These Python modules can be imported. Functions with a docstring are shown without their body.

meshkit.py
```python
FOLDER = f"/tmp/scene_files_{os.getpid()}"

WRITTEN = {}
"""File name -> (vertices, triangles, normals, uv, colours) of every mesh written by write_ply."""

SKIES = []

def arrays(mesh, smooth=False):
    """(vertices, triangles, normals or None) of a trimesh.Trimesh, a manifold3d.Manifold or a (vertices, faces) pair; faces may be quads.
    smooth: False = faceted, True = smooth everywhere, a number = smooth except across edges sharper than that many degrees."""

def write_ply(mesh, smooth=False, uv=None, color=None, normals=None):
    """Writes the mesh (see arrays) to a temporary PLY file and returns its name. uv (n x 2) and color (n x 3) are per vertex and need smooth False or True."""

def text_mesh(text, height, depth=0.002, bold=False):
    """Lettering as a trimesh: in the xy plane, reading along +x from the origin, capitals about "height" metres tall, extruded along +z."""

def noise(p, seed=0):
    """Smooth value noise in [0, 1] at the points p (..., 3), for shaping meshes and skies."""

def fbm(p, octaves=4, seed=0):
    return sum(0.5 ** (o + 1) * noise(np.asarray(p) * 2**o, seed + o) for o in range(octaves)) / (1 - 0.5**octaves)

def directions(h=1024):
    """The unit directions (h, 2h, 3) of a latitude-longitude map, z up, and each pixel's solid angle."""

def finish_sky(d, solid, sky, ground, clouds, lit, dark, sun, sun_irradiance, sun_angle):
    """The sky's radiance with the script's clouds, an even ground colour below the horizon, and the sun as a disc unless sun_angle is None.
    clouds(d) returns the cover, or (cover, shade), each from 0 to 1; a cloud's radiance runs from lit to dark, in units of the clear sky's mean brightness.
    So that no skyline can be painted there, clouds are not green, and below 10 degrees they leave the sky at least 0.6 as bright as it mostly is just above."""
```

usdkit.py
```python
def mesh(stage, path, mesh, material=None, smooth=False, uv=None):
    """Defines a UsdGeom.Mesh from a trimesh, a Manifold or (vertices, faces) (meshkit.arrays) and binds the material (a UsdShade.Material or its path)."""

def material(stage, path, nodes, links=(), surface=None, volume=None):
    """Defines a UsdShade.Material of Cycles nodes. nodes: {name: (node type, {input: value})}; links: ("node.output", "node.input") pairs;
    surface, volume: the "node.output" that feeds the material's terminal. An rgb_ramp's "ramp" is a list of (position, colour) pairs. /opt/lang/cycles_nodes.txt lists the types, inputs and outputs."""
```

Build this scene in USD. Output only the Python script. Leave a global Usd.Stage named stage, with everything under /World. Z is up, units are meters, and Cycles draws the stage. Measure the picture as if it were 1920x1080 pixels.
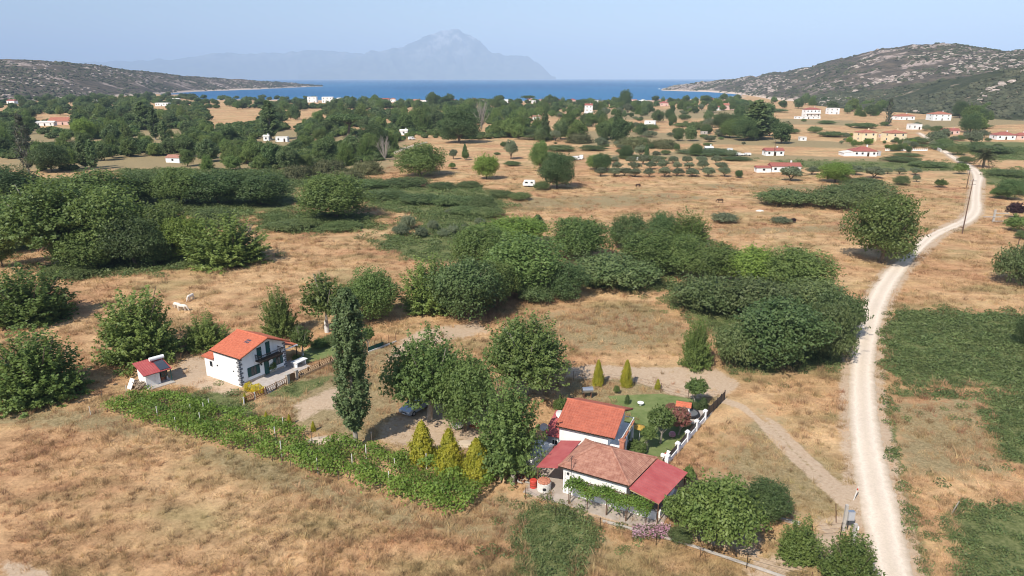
import math, numpy as np, trimesh, usdkit, meshkit
from pxr import Usd, UsdGeom, UsdLux, UsdShade, Sdf, Gf, Vt

# ------------------------------------------------------------------ camera, sky, sun, haze
EXPOSURE = 0.57
SUN_AZ, SUN_EL = math.radians(213.0), math.radians(46.0)      # direction towards the sun, from +y towards +x
SKY_STRENGTH, SUN_INTENSITY = 0.105, 1.15
HAZE_DENSITY = 6.2e-5
CAM_H, FOCAL_PX, HORIZON = 40.0, 1280.0, 147.0                # in a frame of 1920 x 1080
PITCH = math.atan((540 - HORIZON) / FOCAL_PX)

stage = Usd.Stage.CreateInMemory()
UsdGeom.SetStageUpAxis(stage, 'Z'); UsdGeom.SetStageMetersPerUnit(stage, 1.0)
UsdGeom.Xform.Define(stage, '/World'); UsdGeom.Scope.Define(stage, '/World/Looks')
cam = UsdGeom.Camera.Define(stage, '/World/camera')
cam.AddTranslateOp().Set(Gf.Vec3d(0, 0, CAM_H)); cam.AddRotateXOp().Set(90 - math.degrees(PITCH))
cam.CreateHorizontalApertureAttr(36.0); cam.CreateVerticalApertureAttr(20.25); cam.CreateFocalLengthAttr(36.0 * FOCAL_PX / 1920)
cam.CreateClippingRangeAttr(Gf.Vec2f(0.5, 200000)); cam.CreateExposureAttr(EXPOSURE)

dome = UsdLux.DomeLight.Define(stage, '/World/sky')
sky_mat = usdkit.material(stage, '/World/Looks/sky_air', {
    'sky': ('sky_texture', {'sky_type': 'single_scattering', 'sun_disc': False, 'sun_elevation': SUN_EL, 'sun_rotation': SUN_AZ, 'altitude': 20.0, 'air_density': 1.0, "aerosol_density": 0.8, "ozone_density": 2.0}),
    'bg': ('background_shader', {'strength': SKY_STRENGTH})}, [('sky.color', 'bg.color')], surface='bg.background')
UsdShade.MaterialBindingAPI.Apply(dome.GetPrim()).Bind(sky_mat)
sun = UsdLux.DistantLight.Define(stage, '/World/sun')
sun.CreateIntensityAttr(SUN_INTENSITY); sun.CreateAngleAttr(0.53); sun.CreateColorAttr(Gf.Vec3f(1.0, 0.93, 0.83)); sun.CreateNormalizeAttr(True)
sdir = np.array([math.sin(SUN_AZ) * math.cos(SUN_EL), math.cos(SUN_AZ) * math.cos(SUN_EL), math.sin(SUN_EL)])
sun.AddRotateZOp().Set(-math.degrees(SUN_AZ)); sun.AddRotateXOp().Set(-(90 - math.degrees(SUN_EL)))


def ground_at(px, py, z=0.0):
    """The point at height z that lies on the line of sight through a pixel of the 1920 x 1080 photograph."""
    a, b = (px - 960) / FOCAL_PX, (py - 540) / FOCAL_PX
    d = np.array([a, math.cos(PITCH) - b * math.sin(PITCH), -math.sin(PITCH) - b * math.cos(PITCH)])
    return np.array([0, 0, CAM_H]) + d * ((z - CAM_H) / d[2])


def pixel_of(p):
    x, y, z = p[0], p[1], p[2] - CAM_H
    dep = y * math.cos(PITCH) - z * math.sin(PITCH)
    return 960 + FOCAL_PX * x / dep, 540 - FOCAL_PX * (y * math.sin(PITCH) + z * math.cos(PITCH)) / dep, dep


def height_to(p, py):
    """Height above p whose image row is py."""
    t = (540 - py) / FOCAL_PX
    y = p[1]
    # (y sin + z cos) = t (y cos - z sin)
    return (t * y * math.cos(PITCH) - y * math.sin(PITCH)) / (math.cos(PITCH) + t * math.sin(PITCH)) + CAM_H - p[2]


def lift(x, y):
    """Height of the ground sheet: gentle undulation."""
    x, y = np.asarray(x, float), np.asarray(y, float)
    return 0.07 * np.sin(x * 0.21 + 1.3) * np.sin(y * 0.17) + 0.05 * np.sin(x * 0.43 + y * 0.31) + 0.04 * np.sin(y * 0.57 - x * 0.22) - 0.05


# ------------------------------------------------------------------ materials
MAT = {}


def mat(name, base, rough=0.8, base2=None, scale=2.0, detail=4.0, lo=0.35, hi=0.65, bump=0.0, bump_scale=None, spec=0.3, metallic=0.0, space='object', vary=0.0, transl=0.0, aspect=(1, 1, 1), distance=0.05):
    n = {'p': ('principled_bsdf', {'roughness': rough, 'specular_ior_level': spec, 'metallic': metallic, 'base_color': base})}
    l = []
    src = 'tc.object' if space == 'object' else 'geo.position'
    if base2 is not None or bump:
        n['tc'] = ('texture_coordinate', {}); n['geo'] = ('geometry', {}); n['map'] = ('mapping', {'scale': aspect})
        l.append((src, 'map.vector'))
    col = None
    if base2 is not None:
        n['nz'] = ('noise_texture', {'scale': scale, 'detail': detail, 'roughness': 0.6}); l.append(('map.vector', 'nz.vector'))
        n['rp'] = ('rgb_ramp', {'ramp': [(0, base), (lo, base), (hi, base2), (1, base2)]}); l.append(('nz.fac', 'rp.fac'))
        col = 'rp.color'
    if vary:
        n['oi'] = ('object_info', {}); n['mr'] = ('map_range', {'from_min': 0.0, 'from_max': 1.0, 'to_min': 1 - vary, 'to_max': 1 + vary})
        n['hs'] = ('hsv', {'hue': 0.5, 'saturation': 1.0, 'value': 1.0, 'fac': 1.0, 'color': base})
        n['mh'] = ('map_range', {'from_min': 0.0, 'from_max': 1.0, 'to_min': 0.5 - 0.014 * vary / 0.3, 'to_max': 0.5 + 0.016 * vary / 0.3})
        n['om'] = ('math', {'math_type': 'fraction', 'value2': 0.0}); n['o7'] = ('math', {'math_type': 'multiply', 'value2': 7.31})
        l += [('oi.random', 'mr.value'), ('mr.result', 'hs.value'), ('oi.random', 'o7.value1'), ('o7.value', 'om.value1'), ('om.value', 'mh.value'), ('mh.result', 'hs.hue')]
        if col: l.append((col, 'hs.color'))
        col = 'hs.color'
    if col: l.append((col, 'p.base_color'))
    if bump:
        n['bn'] = ('noise_texture', {'scale': bump_scale or scale * 4, 'detail': 3.0}); n['bp'] = ('bump', {'strength': bump, 'distance': distance})
        l += [('map.vector', 'bn.vector'), ('bn.fac', 'bp.height'), ('bp.normal', 'p.normal')]
    surf = 'p.BSDF'
    if transl:
        n['tr'] = ('translucent_bsdf', {'color': base}); n['mx'] = ('mix_closure', {'fac': transl})
        n['tb'] = ('hsv', {'hue': 0.485, 'saturation': 1.1, 'value': 1.5, 'fac': 1.0, 'color': base})
        if col: l.append((col, 'tb.color'))
        l += [('tb.color', 'tr.color'), ('p.BSDF', 'mx.closure1'), ('tr.BSDF', 'mx.closure2')]
        surf = 'mx.closure'
    MAT[name] = usdkit.material(stage, '/World/Looks/' + name, n, l, surface=surf)
    return MAT[name]


def leaf_mat(name, a, b, vary=0.22, transl=0.3, scale=0.8):
    return mat(name, a, 0.55, b, scale=scale, detail=3, lo=0.35, hi=0.7, vary=vary, transl=transl, spec=0.35)


leaf_mat('leaf_mulberry', (0.104, 0.159, 0.038), (0.176, 0.236, 0.061))
leaf_mat('leaf_walnut', (0.102, 0.156, 0.04), (0.176, 0.235, 0.068))
leaf_mat('leaf_bright', (0.135, 0.2, 0.034), (0.205, 0.275, 0.06))
leaf_mat('leaf_dark', (0.07, 0.116, 0.038), (0.12, 0.168, 0.058))
leaf_mat('leaf_poplar', (0.095, 0.146, 0.054), (0.162, 0.213, 0.084))
leaf_mat('leaf_olive', (0.135, 0.165, 0.088), (0.195, 0.22, 0.13))
leaf_mat('leaf_grey', (0.10, 0.115, 0.075), (0.15, 0.16, 0.11))
leaf_mat('leaf_bramble', (0.09, 0.135, 0.044), (0.165, 0.205, 0.08))
leaf_mat('leaf_gold', (0.26, 0.27, 0.025), (0.46, 0.42, 0.045), vary=0.06)
leaf_mat('leaf_hedge_gold', (0.4, 0.36, 0.02), (0.66, 0.54, 0.04), vary=0.05)
leaf_mat('leaf_vine', (0.110, 0.185, 0.028), (0.195, 0.280, 0.052), vary=0.15, scale=0.6)
leaf_mat('leaf_fig', (0.1, 0.155, 0.036), (0.17, 0.225, 0.06))
leaf_mat('leaf_plum', (0.035, 0.018, 0.022), (0.060, 0.030, 0.030), vary=0.05)
leaf_mat('leaf_palm', (0.075, 0.085, 0.035), (0.12, 0.12, 0.05))
leaf_mat('leaf_weed', (0.098, 0.144, 0.044), (0.190, 0.218, 0.086), scale=0.25)
leaf_mat('petal_pink', (0.50, 0.26, 0.32), (0.66, 0.50, 0.52))
leaf_mat('leaf_reed', (0.10, 0.115, 0.045), (0.17, 0.17, 0.075))
leaf_mat('petal_rose', (0.42, 0.16, 0.14), (0.10, 0.13, 0.05), scale=2.5)
mat('bark', (0.10, 0.075, 0.05), 0.9, (0.19, 0.15, 0.11), scale=5, bump=0.4)
mat('bark_pale', (0.24, 0.21, 0.17), 0.9, (0.36, 0.32, 0.27), scale=5)
mat('whitewash', (0.72, 0.70, 0.66), 0.85, (0.55, 0.52, 0.46), scale=6)
mat('white_wall', (0.80, 0.80, 0.79), 0.85, (0.64, 0.625, 0.59), scale=0.9, detail=8, lo=0.48, hi=0.78, aspect=(1.6, 1.6, 0.5))
mat('old_white_wall', (0.80, 0.79, 0.77), 0.85, (0.62, 0.58, 0.53), scale=1.1, lo=0.48, hi=0.75)
mat('yellow_wall', (0.80, 0.67, 0.45), 0.85, (0.74, 0.60, 0.39), scale=1)
mat('pink_wall', (0.66, 0.46, 0.40), 0.85, (0.62, 0.42, 0.36), scale=1)
mat('grey_wall', (0.42, 0.43, 0.45), 0.85, (0.36, 0.37, 0.39), scale=1)
mat('tile_orange', (0.54, 0.165, 0.090), 0.75, (0.44, 0.122, 0.066), scale=3.5, lo=0.4, hi=0.62, bump=0.2)
mat('tile_red', (0.34, 0.115, 0.088), 0.8, (0.26, 0.088, 0.07), scale=1.5, detail=6)
mat('tile_old', (0.27, 0.118, 0.082), 0.85, (0.42, 0.225, 0.160), scale=1.9, detail=8, lo=0.34, hi=0.66, bump=0.3)
mat('tile_ribbed', (0.45, 0.140, 0.085), 0.8, (0.35, 0.105, 0.066), scale=1.6, detail=7, lo=0.36, hi=0.66, bump=0.2)
mat('tile_faded', (0.40, 0.165, 0.105), 0.85, (0.31, 0.115, 0.075), scale=1.2, detail=6)
mat('metal_red', (0.37, 0.078, 0.078), 0.55, (0.46, 0.135, 0.125), scale=0.8, detail=8, lo=0.36, hi=0.72)
mat('quoin', (0.10, 0.105, 0.115), 0.9, (0.20, 0.20, 0.21), scale=6)
mat('stone', (0.34, 0.27, 0.21), 0.9, (0.46, 0.40, 0.33), scale=5, bump=0.4)
mat('concrete', (0.46, 0.43, 0.39), 0.9, (0.38, 0.35, 0.31), scale=1.5)
mat('paving', (0.40, 0.35, 0.31), 0.9, (0.48, 0.43, 0.39), scale=1.8)
mat('yard_paving', (0.34, 0.285, 0.235), 0.9, (0.43, 0.37, 0.32), scale=0.9, detail=7)
mat('shutter', (0.015, 0.07, 0.065), 0.5)
mat('dark_wood', (0.045, 0.03, 0.02), 0.7)
mat('fence_wood', (0.23, 0.125, 0.055), 0.8, (0.17, 0.09, 0.042), scale=4)
mat('fence_red_wood', (0.30, 0.10, 0.05), 0.8, (0.24, 0.085, 0.045), scale=4)
mat('timber', (0.42, 0.29, 0.17), 0.8, (0.40, 0.27, 0.15), scale=5)
mat('firewood', (0.45, 0.36, 0.26), 0.9, (0.22, 0.16, 0.11), scale=7, vary=0.25)
mat('iron', (0.03, 0.03, 0.033), 0.5)
mat('rust', (0.12, 0.062, 0.038), 0.85)
mat('steel', (0.55, 0.56, 0.58), 0.35, metallic=0.8)
mat('white_paint', (0.78, 0.78, 0.76), 0.5)
mat('glass', (0.025, 0.03, 0.035), 0.12, spec=0.6)
mat('solar', (0.05, 0.06, 0.08), 0.2, spec=0.6)
mat('car_paint', (0.42, 0.47, 0.54), 0.25, metallic=0.35, spec=0.6)
mat('tyre', (0.012, 0.012, 0.012), 0.8)
mat('red_plastic', (0.50, 0.06, 0.04), 0.5)
mat('terracotta', (0.46, 0.20, 0.12), 0.85, (0.36, 0.14, 0.09), scale=6)
mat('yellow_plastic', (0.72, 0.50, 0.12), 0.5)
mat('skin', (0.45, 0.28, 0.20), 0.6)
mat('cow_white', (0.72, 0.66, 0.58), 0.9, (0.62, 0.54, 0.45), scale=3)
mat('cow_dark', (0.05, 0.03, 0.02), 0.9, (0.09, 0.05, 0.03), scale=3)
mat('pole_wood', (0.16, 0.095, 0.065), 0.9, (0.11, 0.07, 0.05), scale=2)
mat('net_green', (0.012, 0.075, 0.055), 0.8)
mat('blue_sheet', (0.10, 0.22, 0.45), 0.6)

def field_nodes(n, l, pos='geo.position'):
    """The colour of the dry fields, one network shared by the ground sheet and the grass that grows on it."""
    n['m1'] = ('noise_texture', {'scale': 0.045, 'detail': 5.0, 'roughness': 0.62, 'distortion': 0.3})
    n['m2'] = ('noise_texture', {'scale': 0.35, 'detail': 5.0, 'roughness': 0.65})
    n['mm'] = ('mapping', {'location': (41.0, 7.0, 0.0), 'scale': (0.5, 1.0, 0.0)})
    n['m3'] = ('noise_texture', {'scale': 0.10, 'detail': 4.0, 'roughness': 0.6})
    n['r1'] = ('rgb_ramp', {'ramp': [(0.0, (0.38, 0.208, 0.112)), (0.38, (0.45, 0.262, 0.140)), (0.5, (0.51, 0.325, 0.172)), (0.62, (0.545, 0.368, 0.200)), (1.0, (0.56, 0.400, 0.225))]})
    n['r3'] = ('rgb_ramp', {'ramp': [(0.0, (0, 0, 0)), (0.49, (0, 0, 0)), (0.64, (0.62, 0.62, 0.62)), (1, (0.8, 0.8, 0.8))]})
    n['x3'] = ('mix', {'mix_type': 'mix', 'color2': (0.270, 0.230, 0.105)})
    n['r2'] = ('rgb_ramp', {'ramp': [(0.0, (0.52, 0.49, 0.46)), (0.38, (0.80, 0.78, 0.76)), (0.58, (1.06, 1.06, 1.06)), (1, (1.32, 1.32, 1.28))]})
    n['x2'] = ('mix', {'mix_type': 'multiply', 'fac': 1.0})
    n['mp4'] = ('mapping', {'rotation': (0.0, 0.0, 0.42), 'scale': (0.035, 0.75, 0.0)}); n['m4'] = ('noise_texture', {'scale': 1.0, 'detail': 4.0, 'roughness': 0.6, 'distortion': 0.25})
    n['r4'] = ('rgb_ramp', {'ramp': [(0, (0.74, 0.73, 0.72)), (0.42, (0.93, 0.93, 0.93)), (0.58, (1.05, 1.05, 1.05)), (1, (1.2, 1.2, 1.18))]}); n['x4'] = ('mix', {'mix_type': 'multiply', 'fac': 0.9})
    l += [(pos, 'mp4.vector'), ('mp4.vector', 'm4.vector'), ('m4.fac', 'r4.fac'), ('x2.color', 'x4.color1'), ('r4.color', 'x4.color2')]
    l += [(pos, 'm1.vector'), (pos, 'm2.vector'), (pos, 'mm.vector'), ('mm.vector', 'm3.vector'), ('m1.fac', 'r1.fac'), ('m3.fac', 'r3.fac'), ('r1.color', 'x3.color1'), ('r3.color', 'x3.fac'),
          ('m2.fac', 'r2.fac'), ('x3.color', 'x2.color1'), ('r2.color', 'x2.color2')]
    return 'x4.color'


def ground_material():
    n = {'geo': ('geometry', {}), 'p': ('principled_bsdf', {'roughness': 0.95, 'specular_ior_level': 0.1}), 'at': ('attribute', {'attribute': 'cover'}), 'sp': ('separate_color', {})}
    l = [('at.color', 'sp.color')]
    c = field_nodes(n, l)
    n['f1'] = ('noise_texture', {'scale': 2.6, 'detail': 6.0, 'roughness': 0.7}); l.append(('geo.position', 'f1.vector'))
    n['fr'] = ('rgb_ramp', {'ramp': [(0, (0.40, 0.38, 0.36)), (0.40, (0.80, 0.79, 0.78)), (0.58, (1.08, 1.08, 1.08)), (1, (1.45, 1.45, 1.42))]}); l.append(('f1.fac', 'fr.fac'))
    n['jit'] = ('math', {'math_type': 'subtract', 'value2': 0.5}); l.append(('f1.fac', 'jit.value1'))
    n['jm2'] = ('math', {'math_type': 'subtract', 'value2': 0.5}); l.append(('m2.fac', 'jm2.value1'))
    n['jit2'] = ('math', {'math_type': 'multiply', 'value2': 0.8}); l.append(('jit.value', 'jit2.value1'))
    n['jm3'] = ('math', {'math_type': 'multiply_add', 'value2': 1.6}); l += [('jm2.value', 'jm3.value1'), ('jit2.value', 'jm3.value3')]
    cols = {'g': [(0.100, 0.128, 0.042), (0.175, 0.180, 0.078)], 'b': [(0.42, 0.305, 0.205), (0.50, 0.385, 0.275)], 'w': [(0.25, 0.200, 0.105), (0.33, 0.255, 0.140)]}
    for ch, sock in (('w', 'b'), ('g', 'r'), ('b', 'g')):
        if ch == 'b': n['xf'] = ('mix', {'mix_type': 'multiply', 'fac': 0.8}); l += [(c, 'xf.color1'), ('fr.color', 'xf.color2')]; c = 'xf.color'
        n['cr' + ch] = ('rgb_ramp', {'ramp': [(0, cols[ch][0]), (0.35, cols[ch][0]), (0.65, cols[ch][1]), (1, cols[ch][1])]}); l.append(('f1.fac', f'cr{ch}.fac'))
        n['ad' + ch] = ('math', {'math_type': 'add'}); l += [('sp.' + sock, f'ad{ch}.value1'), ('jm3.value', f'ad{ch}.value2')]
        n['mr' + ch] = ('map_range', {'from_min': 0.48 if ch == 'b' else 0.36, 'from_max': 0.80 if ch == 'b' else 0.62, 'to_min': 0.0, 'to_max': 1.0, 'clamp': True}); l.append((f'ad{ch}.value', f'mr{ch}.value'))
        n['mx' + ch] = ('mix', {'mix_type': 'mix'}); l += [(f'mr{ch}.result', f'mx{ch}.fac'), (c, f'mx{ch}.color1'), (f'cr{ch}.color', f'mx{ch}.color2')]
        c = f'mx{ch}.color'
    l.append((c, 'p.base_color'))
    n['bp'] = ('bump', {'strength': 0.6, 'distance': 0.25}); l += [('f1.fac', 'bp.height'), ('bp.normal', 'p.normal')]
    MAT['field'] = usdkit.material(stage, '/World/Looks/field', n, l, surface='p.BSDF')
    n = {'geo': ('geometry', {}), 'p': ('principled_bsdf', {'roughness': 0.8, 'specular_ior_level': 0.15}), 'oi': ('object_info', {})}
    l = []
    c = field_nodes(n, l)
    n['mr'] = ('map_range', {'from_min': 0.0, 'from_max': 1.0, 'to_min': 0.66, 'to_max': 1.34}); n['hs'] = ('hsv', {'hue': 0.5, 'saturation': 0.95, 'fac': 1.0})
    n['o7'] = ('math', {'math_type': 'multiply', 'value2': 5.37}); n['om'] = ('math', {'math_type': 'fraction'}); n['mh'] = ('map_range', {'from_min': 0.0, 'from_max': 1.0, 'to_min': 0.490, 'to_max': 0.522}); l += [('oi.random', 'o7.value1'), ('o7.value', 'om.value1'), ('om.value', 'mh.value'), ('mh.result', 'hs.hue')]
    n['tr'] = ('translucent_bsdf', {}); n['mx'] = ('mix_closure', {'fac': 0.3})
    l += [('oi.random', 'mr.value'), ('mr.result', 'hs.value'), (c, 'hs.color'), ('hs.color', 'p.base_color'), ('hs.color', 'tr.color'), ('p.BSDF', 'mx.closure1'), ('tr.BSDF', 'mx.closure2')]
    MAT['straw'] = usdkit.material(stage, '/World/Looks/straw', n, l, surface='mx.closure')


ground_material()


def hill_material(name, dark, green, rock, amount, k=1.0, shore=None, high=None):
    n = {'geo': ('geometry', {}), 'p': ('principled_bsdf', {'roughness': 0.95, 'specular_ior_level': 0.1})}
    n['a'] = ('noise_texture', {'scale': 0.012 * k, 'detail': 8.0, 'roughness': 0.72}); n['b'] = ('noise_texture', {'scale': 0.05 * k, 'detail': 6.0, 'roughness': 0.7})
    n['ra'] = ('rgb_ramp', {'ramp': [(0, dark), (0.42, dark), (0.58, green), (1, green)]}); n['rb'] = ('rgb_ramp', {'ramp': [(0, (0, 0, 0)), (amount, (0, 0, 0)), (amount + 0.07, (1, 1, 1)), (1, (1, 1, 1))]})
    n['x'] = ('mix', {'mix_type': 'mix', 'color2': rock})
    l = [('geo.position', 'a.vector'), ('geo.position', 'b.vector'), ('b.fac', 'ra.fac'), ('a.fac', 'rb.fac'), ('ra.color', 'x.color1'), ('rb.color', 'x.fac')]
    c = 'x.color'
    if high:
        n['hz'] = ('separate_xyz', {}); n['hm'] = ('map_range', {'from_min': high[0], 'from_max': high[1], 'to_min': 0.0, 'to_max': 1.0, 'clamp': True}); n['hx'] = ('math', {'math_type': 'multiply'}); l.remove(('rb.color', 'x.fac'))
        l += [('geo.position', 'hz.vector'), ('hz.z', 'hm.value'), ('hm.result', 'hx.value1'), ('rb.color', 'hx.value2'), ('hx.value', 'x.fac')]
    if shore:
        n['sz'] = ('separate_xyz', {}); n['zm'] = ('math', {'math_type': 'multiply_add', 'value2': 6.0, 'value3': -3.0}); n['zz'] = ('math', {'math_type': 'add'}); n['zr'] = ('map_range', {'from_min': 2.0, 'from_max': 5.0, 'to_min': 1.0, 'to_max': 0.0, 'clamp': True}); n['xs'] = ('mix', {'mix_type': 'mix', 'color2': shore})
        l += [('geo.position', 'sz.vector'), ('b.fac', 'zm.value1'), ('sz.z', 'zz.value1'), ('zm.value', 'zz.value2'), ('zz.value', 'zr.value'), ('zr.result', 'xs.fac'), (c, 'xs.color1')]; c = 'xs.color'
    l.append((c, 'p.base_color'))
    MAT[name] = usdkit.material(stage, '/World/Looks/' + name, n, l, surface='p.BSDF')


hill_material('hill_scrub_land', (0.062, 0.056, 0.044), (0.120, 0.098, 0.072), (0.33, 0.265, 0.23), 0.54, shore=(0.52, 0.42, 0.34))
hill_material('hill_dark_land', (0.036, 0.044, 0.024), (0.068, 0.072, 0.038), (0.28, 0.22, 0.165), 0.565)
hill_material('mountain_land', (0.04, 0.055, 0.04), (0.10, 0.11, 0.08), (0.34, 0.33, 0.33), 0.50, 0.06, high=(700.0, 1700.0))
mat('scrub_leaf', (0.042, 0.050, 0.028), 0.8, (0.076, 0.078, 0.044), scale=0.05, space='world', vary=0.3)
mat('boulder', (0.30, 0.25, 0.215), 0.95, (0.40, 0.34, 0.30), scale=0.4, vary=0.2)
mat('sand', (0.52, 0.43, 0.32), 0.95, (0.46, 0.37, 0.27), scale=0.02, space='world')


def road_material():
    n = {'geo': ('geometry', {}), 'p': ('principled_bsdf', {'roughness': 0.95, 'specular_ior_level': 0.1}), 'at': ('attribute', {'attribute': 'st'}), 'sp': ('separate_xyz', {}), 'w': ('noise_texture', {'scale': 0.9, 'detail': 6.0, 'roughness': 0.65}), 'f': ('noise_texture', {'scale': 5.0, 'detail': 5.0, 'roughness': 0.7}),
         'ws': ('math', {'math_type': 'multiply_add', 'value2': 0.34, 'value3': -0.17}), 'x': ('math', {'math_type': 'add'}),
         'rp': ('rgb_ramp', {'ramp': [(0, (0.407, 0.322, 0.226)), (0.07, (0.497, 0.401, 0.299)), (0.16, (0.588, 0.486, 0.379)), (0.27, (0.712, 0.610, 0.497)), (0.38, (0.644, 0.542, 0.435)), (0.5, (0.599, 0.503, 0.395)), (0.62, (0.644, 0.542, 0.435)), (0.73, (0.712, 0.610, 0.497)), (0.84, (0.588, 0.486, 0.379)), (0.93, (0.497, 0.401, 0.299)), (1, (0.407, 0.322, 0.226))]}),
         'fr': ('rgb_ramp', {'ramp': [(0, (0.72, 0.71, 0.70)), (0.42, (0.95, 0.95, 0.95)), (0.6, (1.04, 1.04, 1.04)), (1, (1.15, 1.15, 1.15))]}), 'mx': ('mix', {'mix_type': 'multiply', 'fac': 1.0}), 'bp': ('bump', {'strength': 0.5, 'distance': 0.06})}
    l = [('at.vector', 'sp.vector'), ('geo.position', 'w.vector'), ('geo.position', 'f.vector'), ('w.fac', 'ws.value1'), ('sp.x', 'x.value1'), ('ws.value', 'x.value2'), ('x.value', 'rp.fac'), ('f.fac', 'fr.fac'), ('rp.color', 'mx.color1'), ('fr.color', 'mx.color2'), ('mx.color', 'p.base_color'), ('f.fac', 'bp.height'), ('bp.normal', 'p.normal')]
    MAT['road_dirt'] = usdkit.material(stage, '/World/Looks/road_dirt', n, l, surface='p.BSDF')


road_material()
mat('track_dirt', (0.45, 0.36, 0.275), 0.95, (0.53, 0.44, 0.35), scale=0.6, detail=7, space='world', bump=0.3, bump_scale=5)
mat('lawn', (0.115, 0.160, 0.045), 0.9, (0.185, 0.215, 0.080), scale=0.8, detail=6, space='world', bump=0.5, bump_scale=12)


def sea_material():
    n = {'geo': ('geometry', {}), 'p': ('principled_bsdf', {'roughness': 0.42, 'specular_ior_level': 0.10, 'ior': 1.33}), 'mp': ('mapping', {'scale': (0.0011, 0.00035, 1.0)}),
         'nz': ('noise_texture', {'scale': 1.0, 'detail': 6.0, 'roughness': 0.65}), 'rp': ('rgb_ramp', {'ramp': [(0, (0.010, 0.088, 0.215)), (0.42, (0.012, 0.094, 0.225)), (0.58, (0.022, 0.128, 0.27)), (1, (0.028, 0.142, 0.29))]}),
         'bn': ('noise_texture', {'scale': 0.15, 'detail': 5.0}), 'bp': ('bump', {'strength': 0.35, 'distance': 1.0})}
    l = [('geo.position', 'mp.vector'), ('mp.vector', 'nz.vector'), ('nz.fac', 'rp.fac'), ('rp.color', 'p.base_color'), ('geo.position', 'bn.vector'), ('bn.fac', 'bp.height'), ('bp.normal', 'p.normal')]
    MAT['sea'] = usdkit.material(stage, '/World/Looks/sea_water', n, l, surface='p.BSDF')


sea_material()
MAT['air'] = usdkit.material(stage, '/World/Looks/air', {'v': ('principled_volume', {'color': (0.58, 0.75, 1.0), "density": HAZE_DENSITY, "anisotropy": -0.25})}, [], volume='v.volume')

# ------------------------------------------------------------------ naming and building helpers
USED = {}


def fresh(parent, name):
    k = USED.setdefault((parent, name), -1) + 1
    USED[(parent, name)] = k
    return f'{parent}/{name}' if k == 0 else f'{parent}/{name}_{k:03d}'


def tag(prim, label=None, cat=None, group=None, kind=None):
    for k, v in (('label', label), ('category', cat), ('group', group), ('kind', kind)):
        if v: prim.SetCustomDataByKey(k, v)
    return prim


def thing(name, label, cat, loc=(0, 0, 0), rotz=0.0, group=None, scale=None):
    x = UsdGeom.Xform.Define(stage, fresh('/World', name))
    x.AddTranslateOp().Set(Gf.Vec3d(*map(float, loc)))
    if rotz: x.AddRotateZOp().Set(float(rotz))
    if scale is not None: x.AddScaleOp().Set(Gf.Vec3f(*map(float, scale)))
    return tag(x.GetPrim(), label, cat, group)


def part(parent, name, mesh, m, label=None, smooth=False, kind=None):
    p = usdkit.mesh(stage, fresh(str(parent.GetPath()), name), mesh.get() if isinstance(mesh, M) else mesh, MAT[m], smooth).GetPrim()
    return tag(p, label, None, None, kind)


def single(name, mesh, m, label=None, cat=None, group=None, kind=None, smooth=False):
    p = usdkit.mesh(stage, fresh('/World', name), mesh.get() if isinstance(mesh, M) else mesh, MAT[m], smooth).GetPrim()
    return tag(p, label, cat, group, kind)


BOXF = np.array([[0, 2, 1], [0, 3, 2], [4, 5, 6], [4, 6, 7], [0, 1, 5], [0, 5, 4], [1, 2, 6], [1, 6, 5], [2, 3, 7], [2, 7, 6], [3, 0, 4], [3, 4, 7]])


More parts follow.
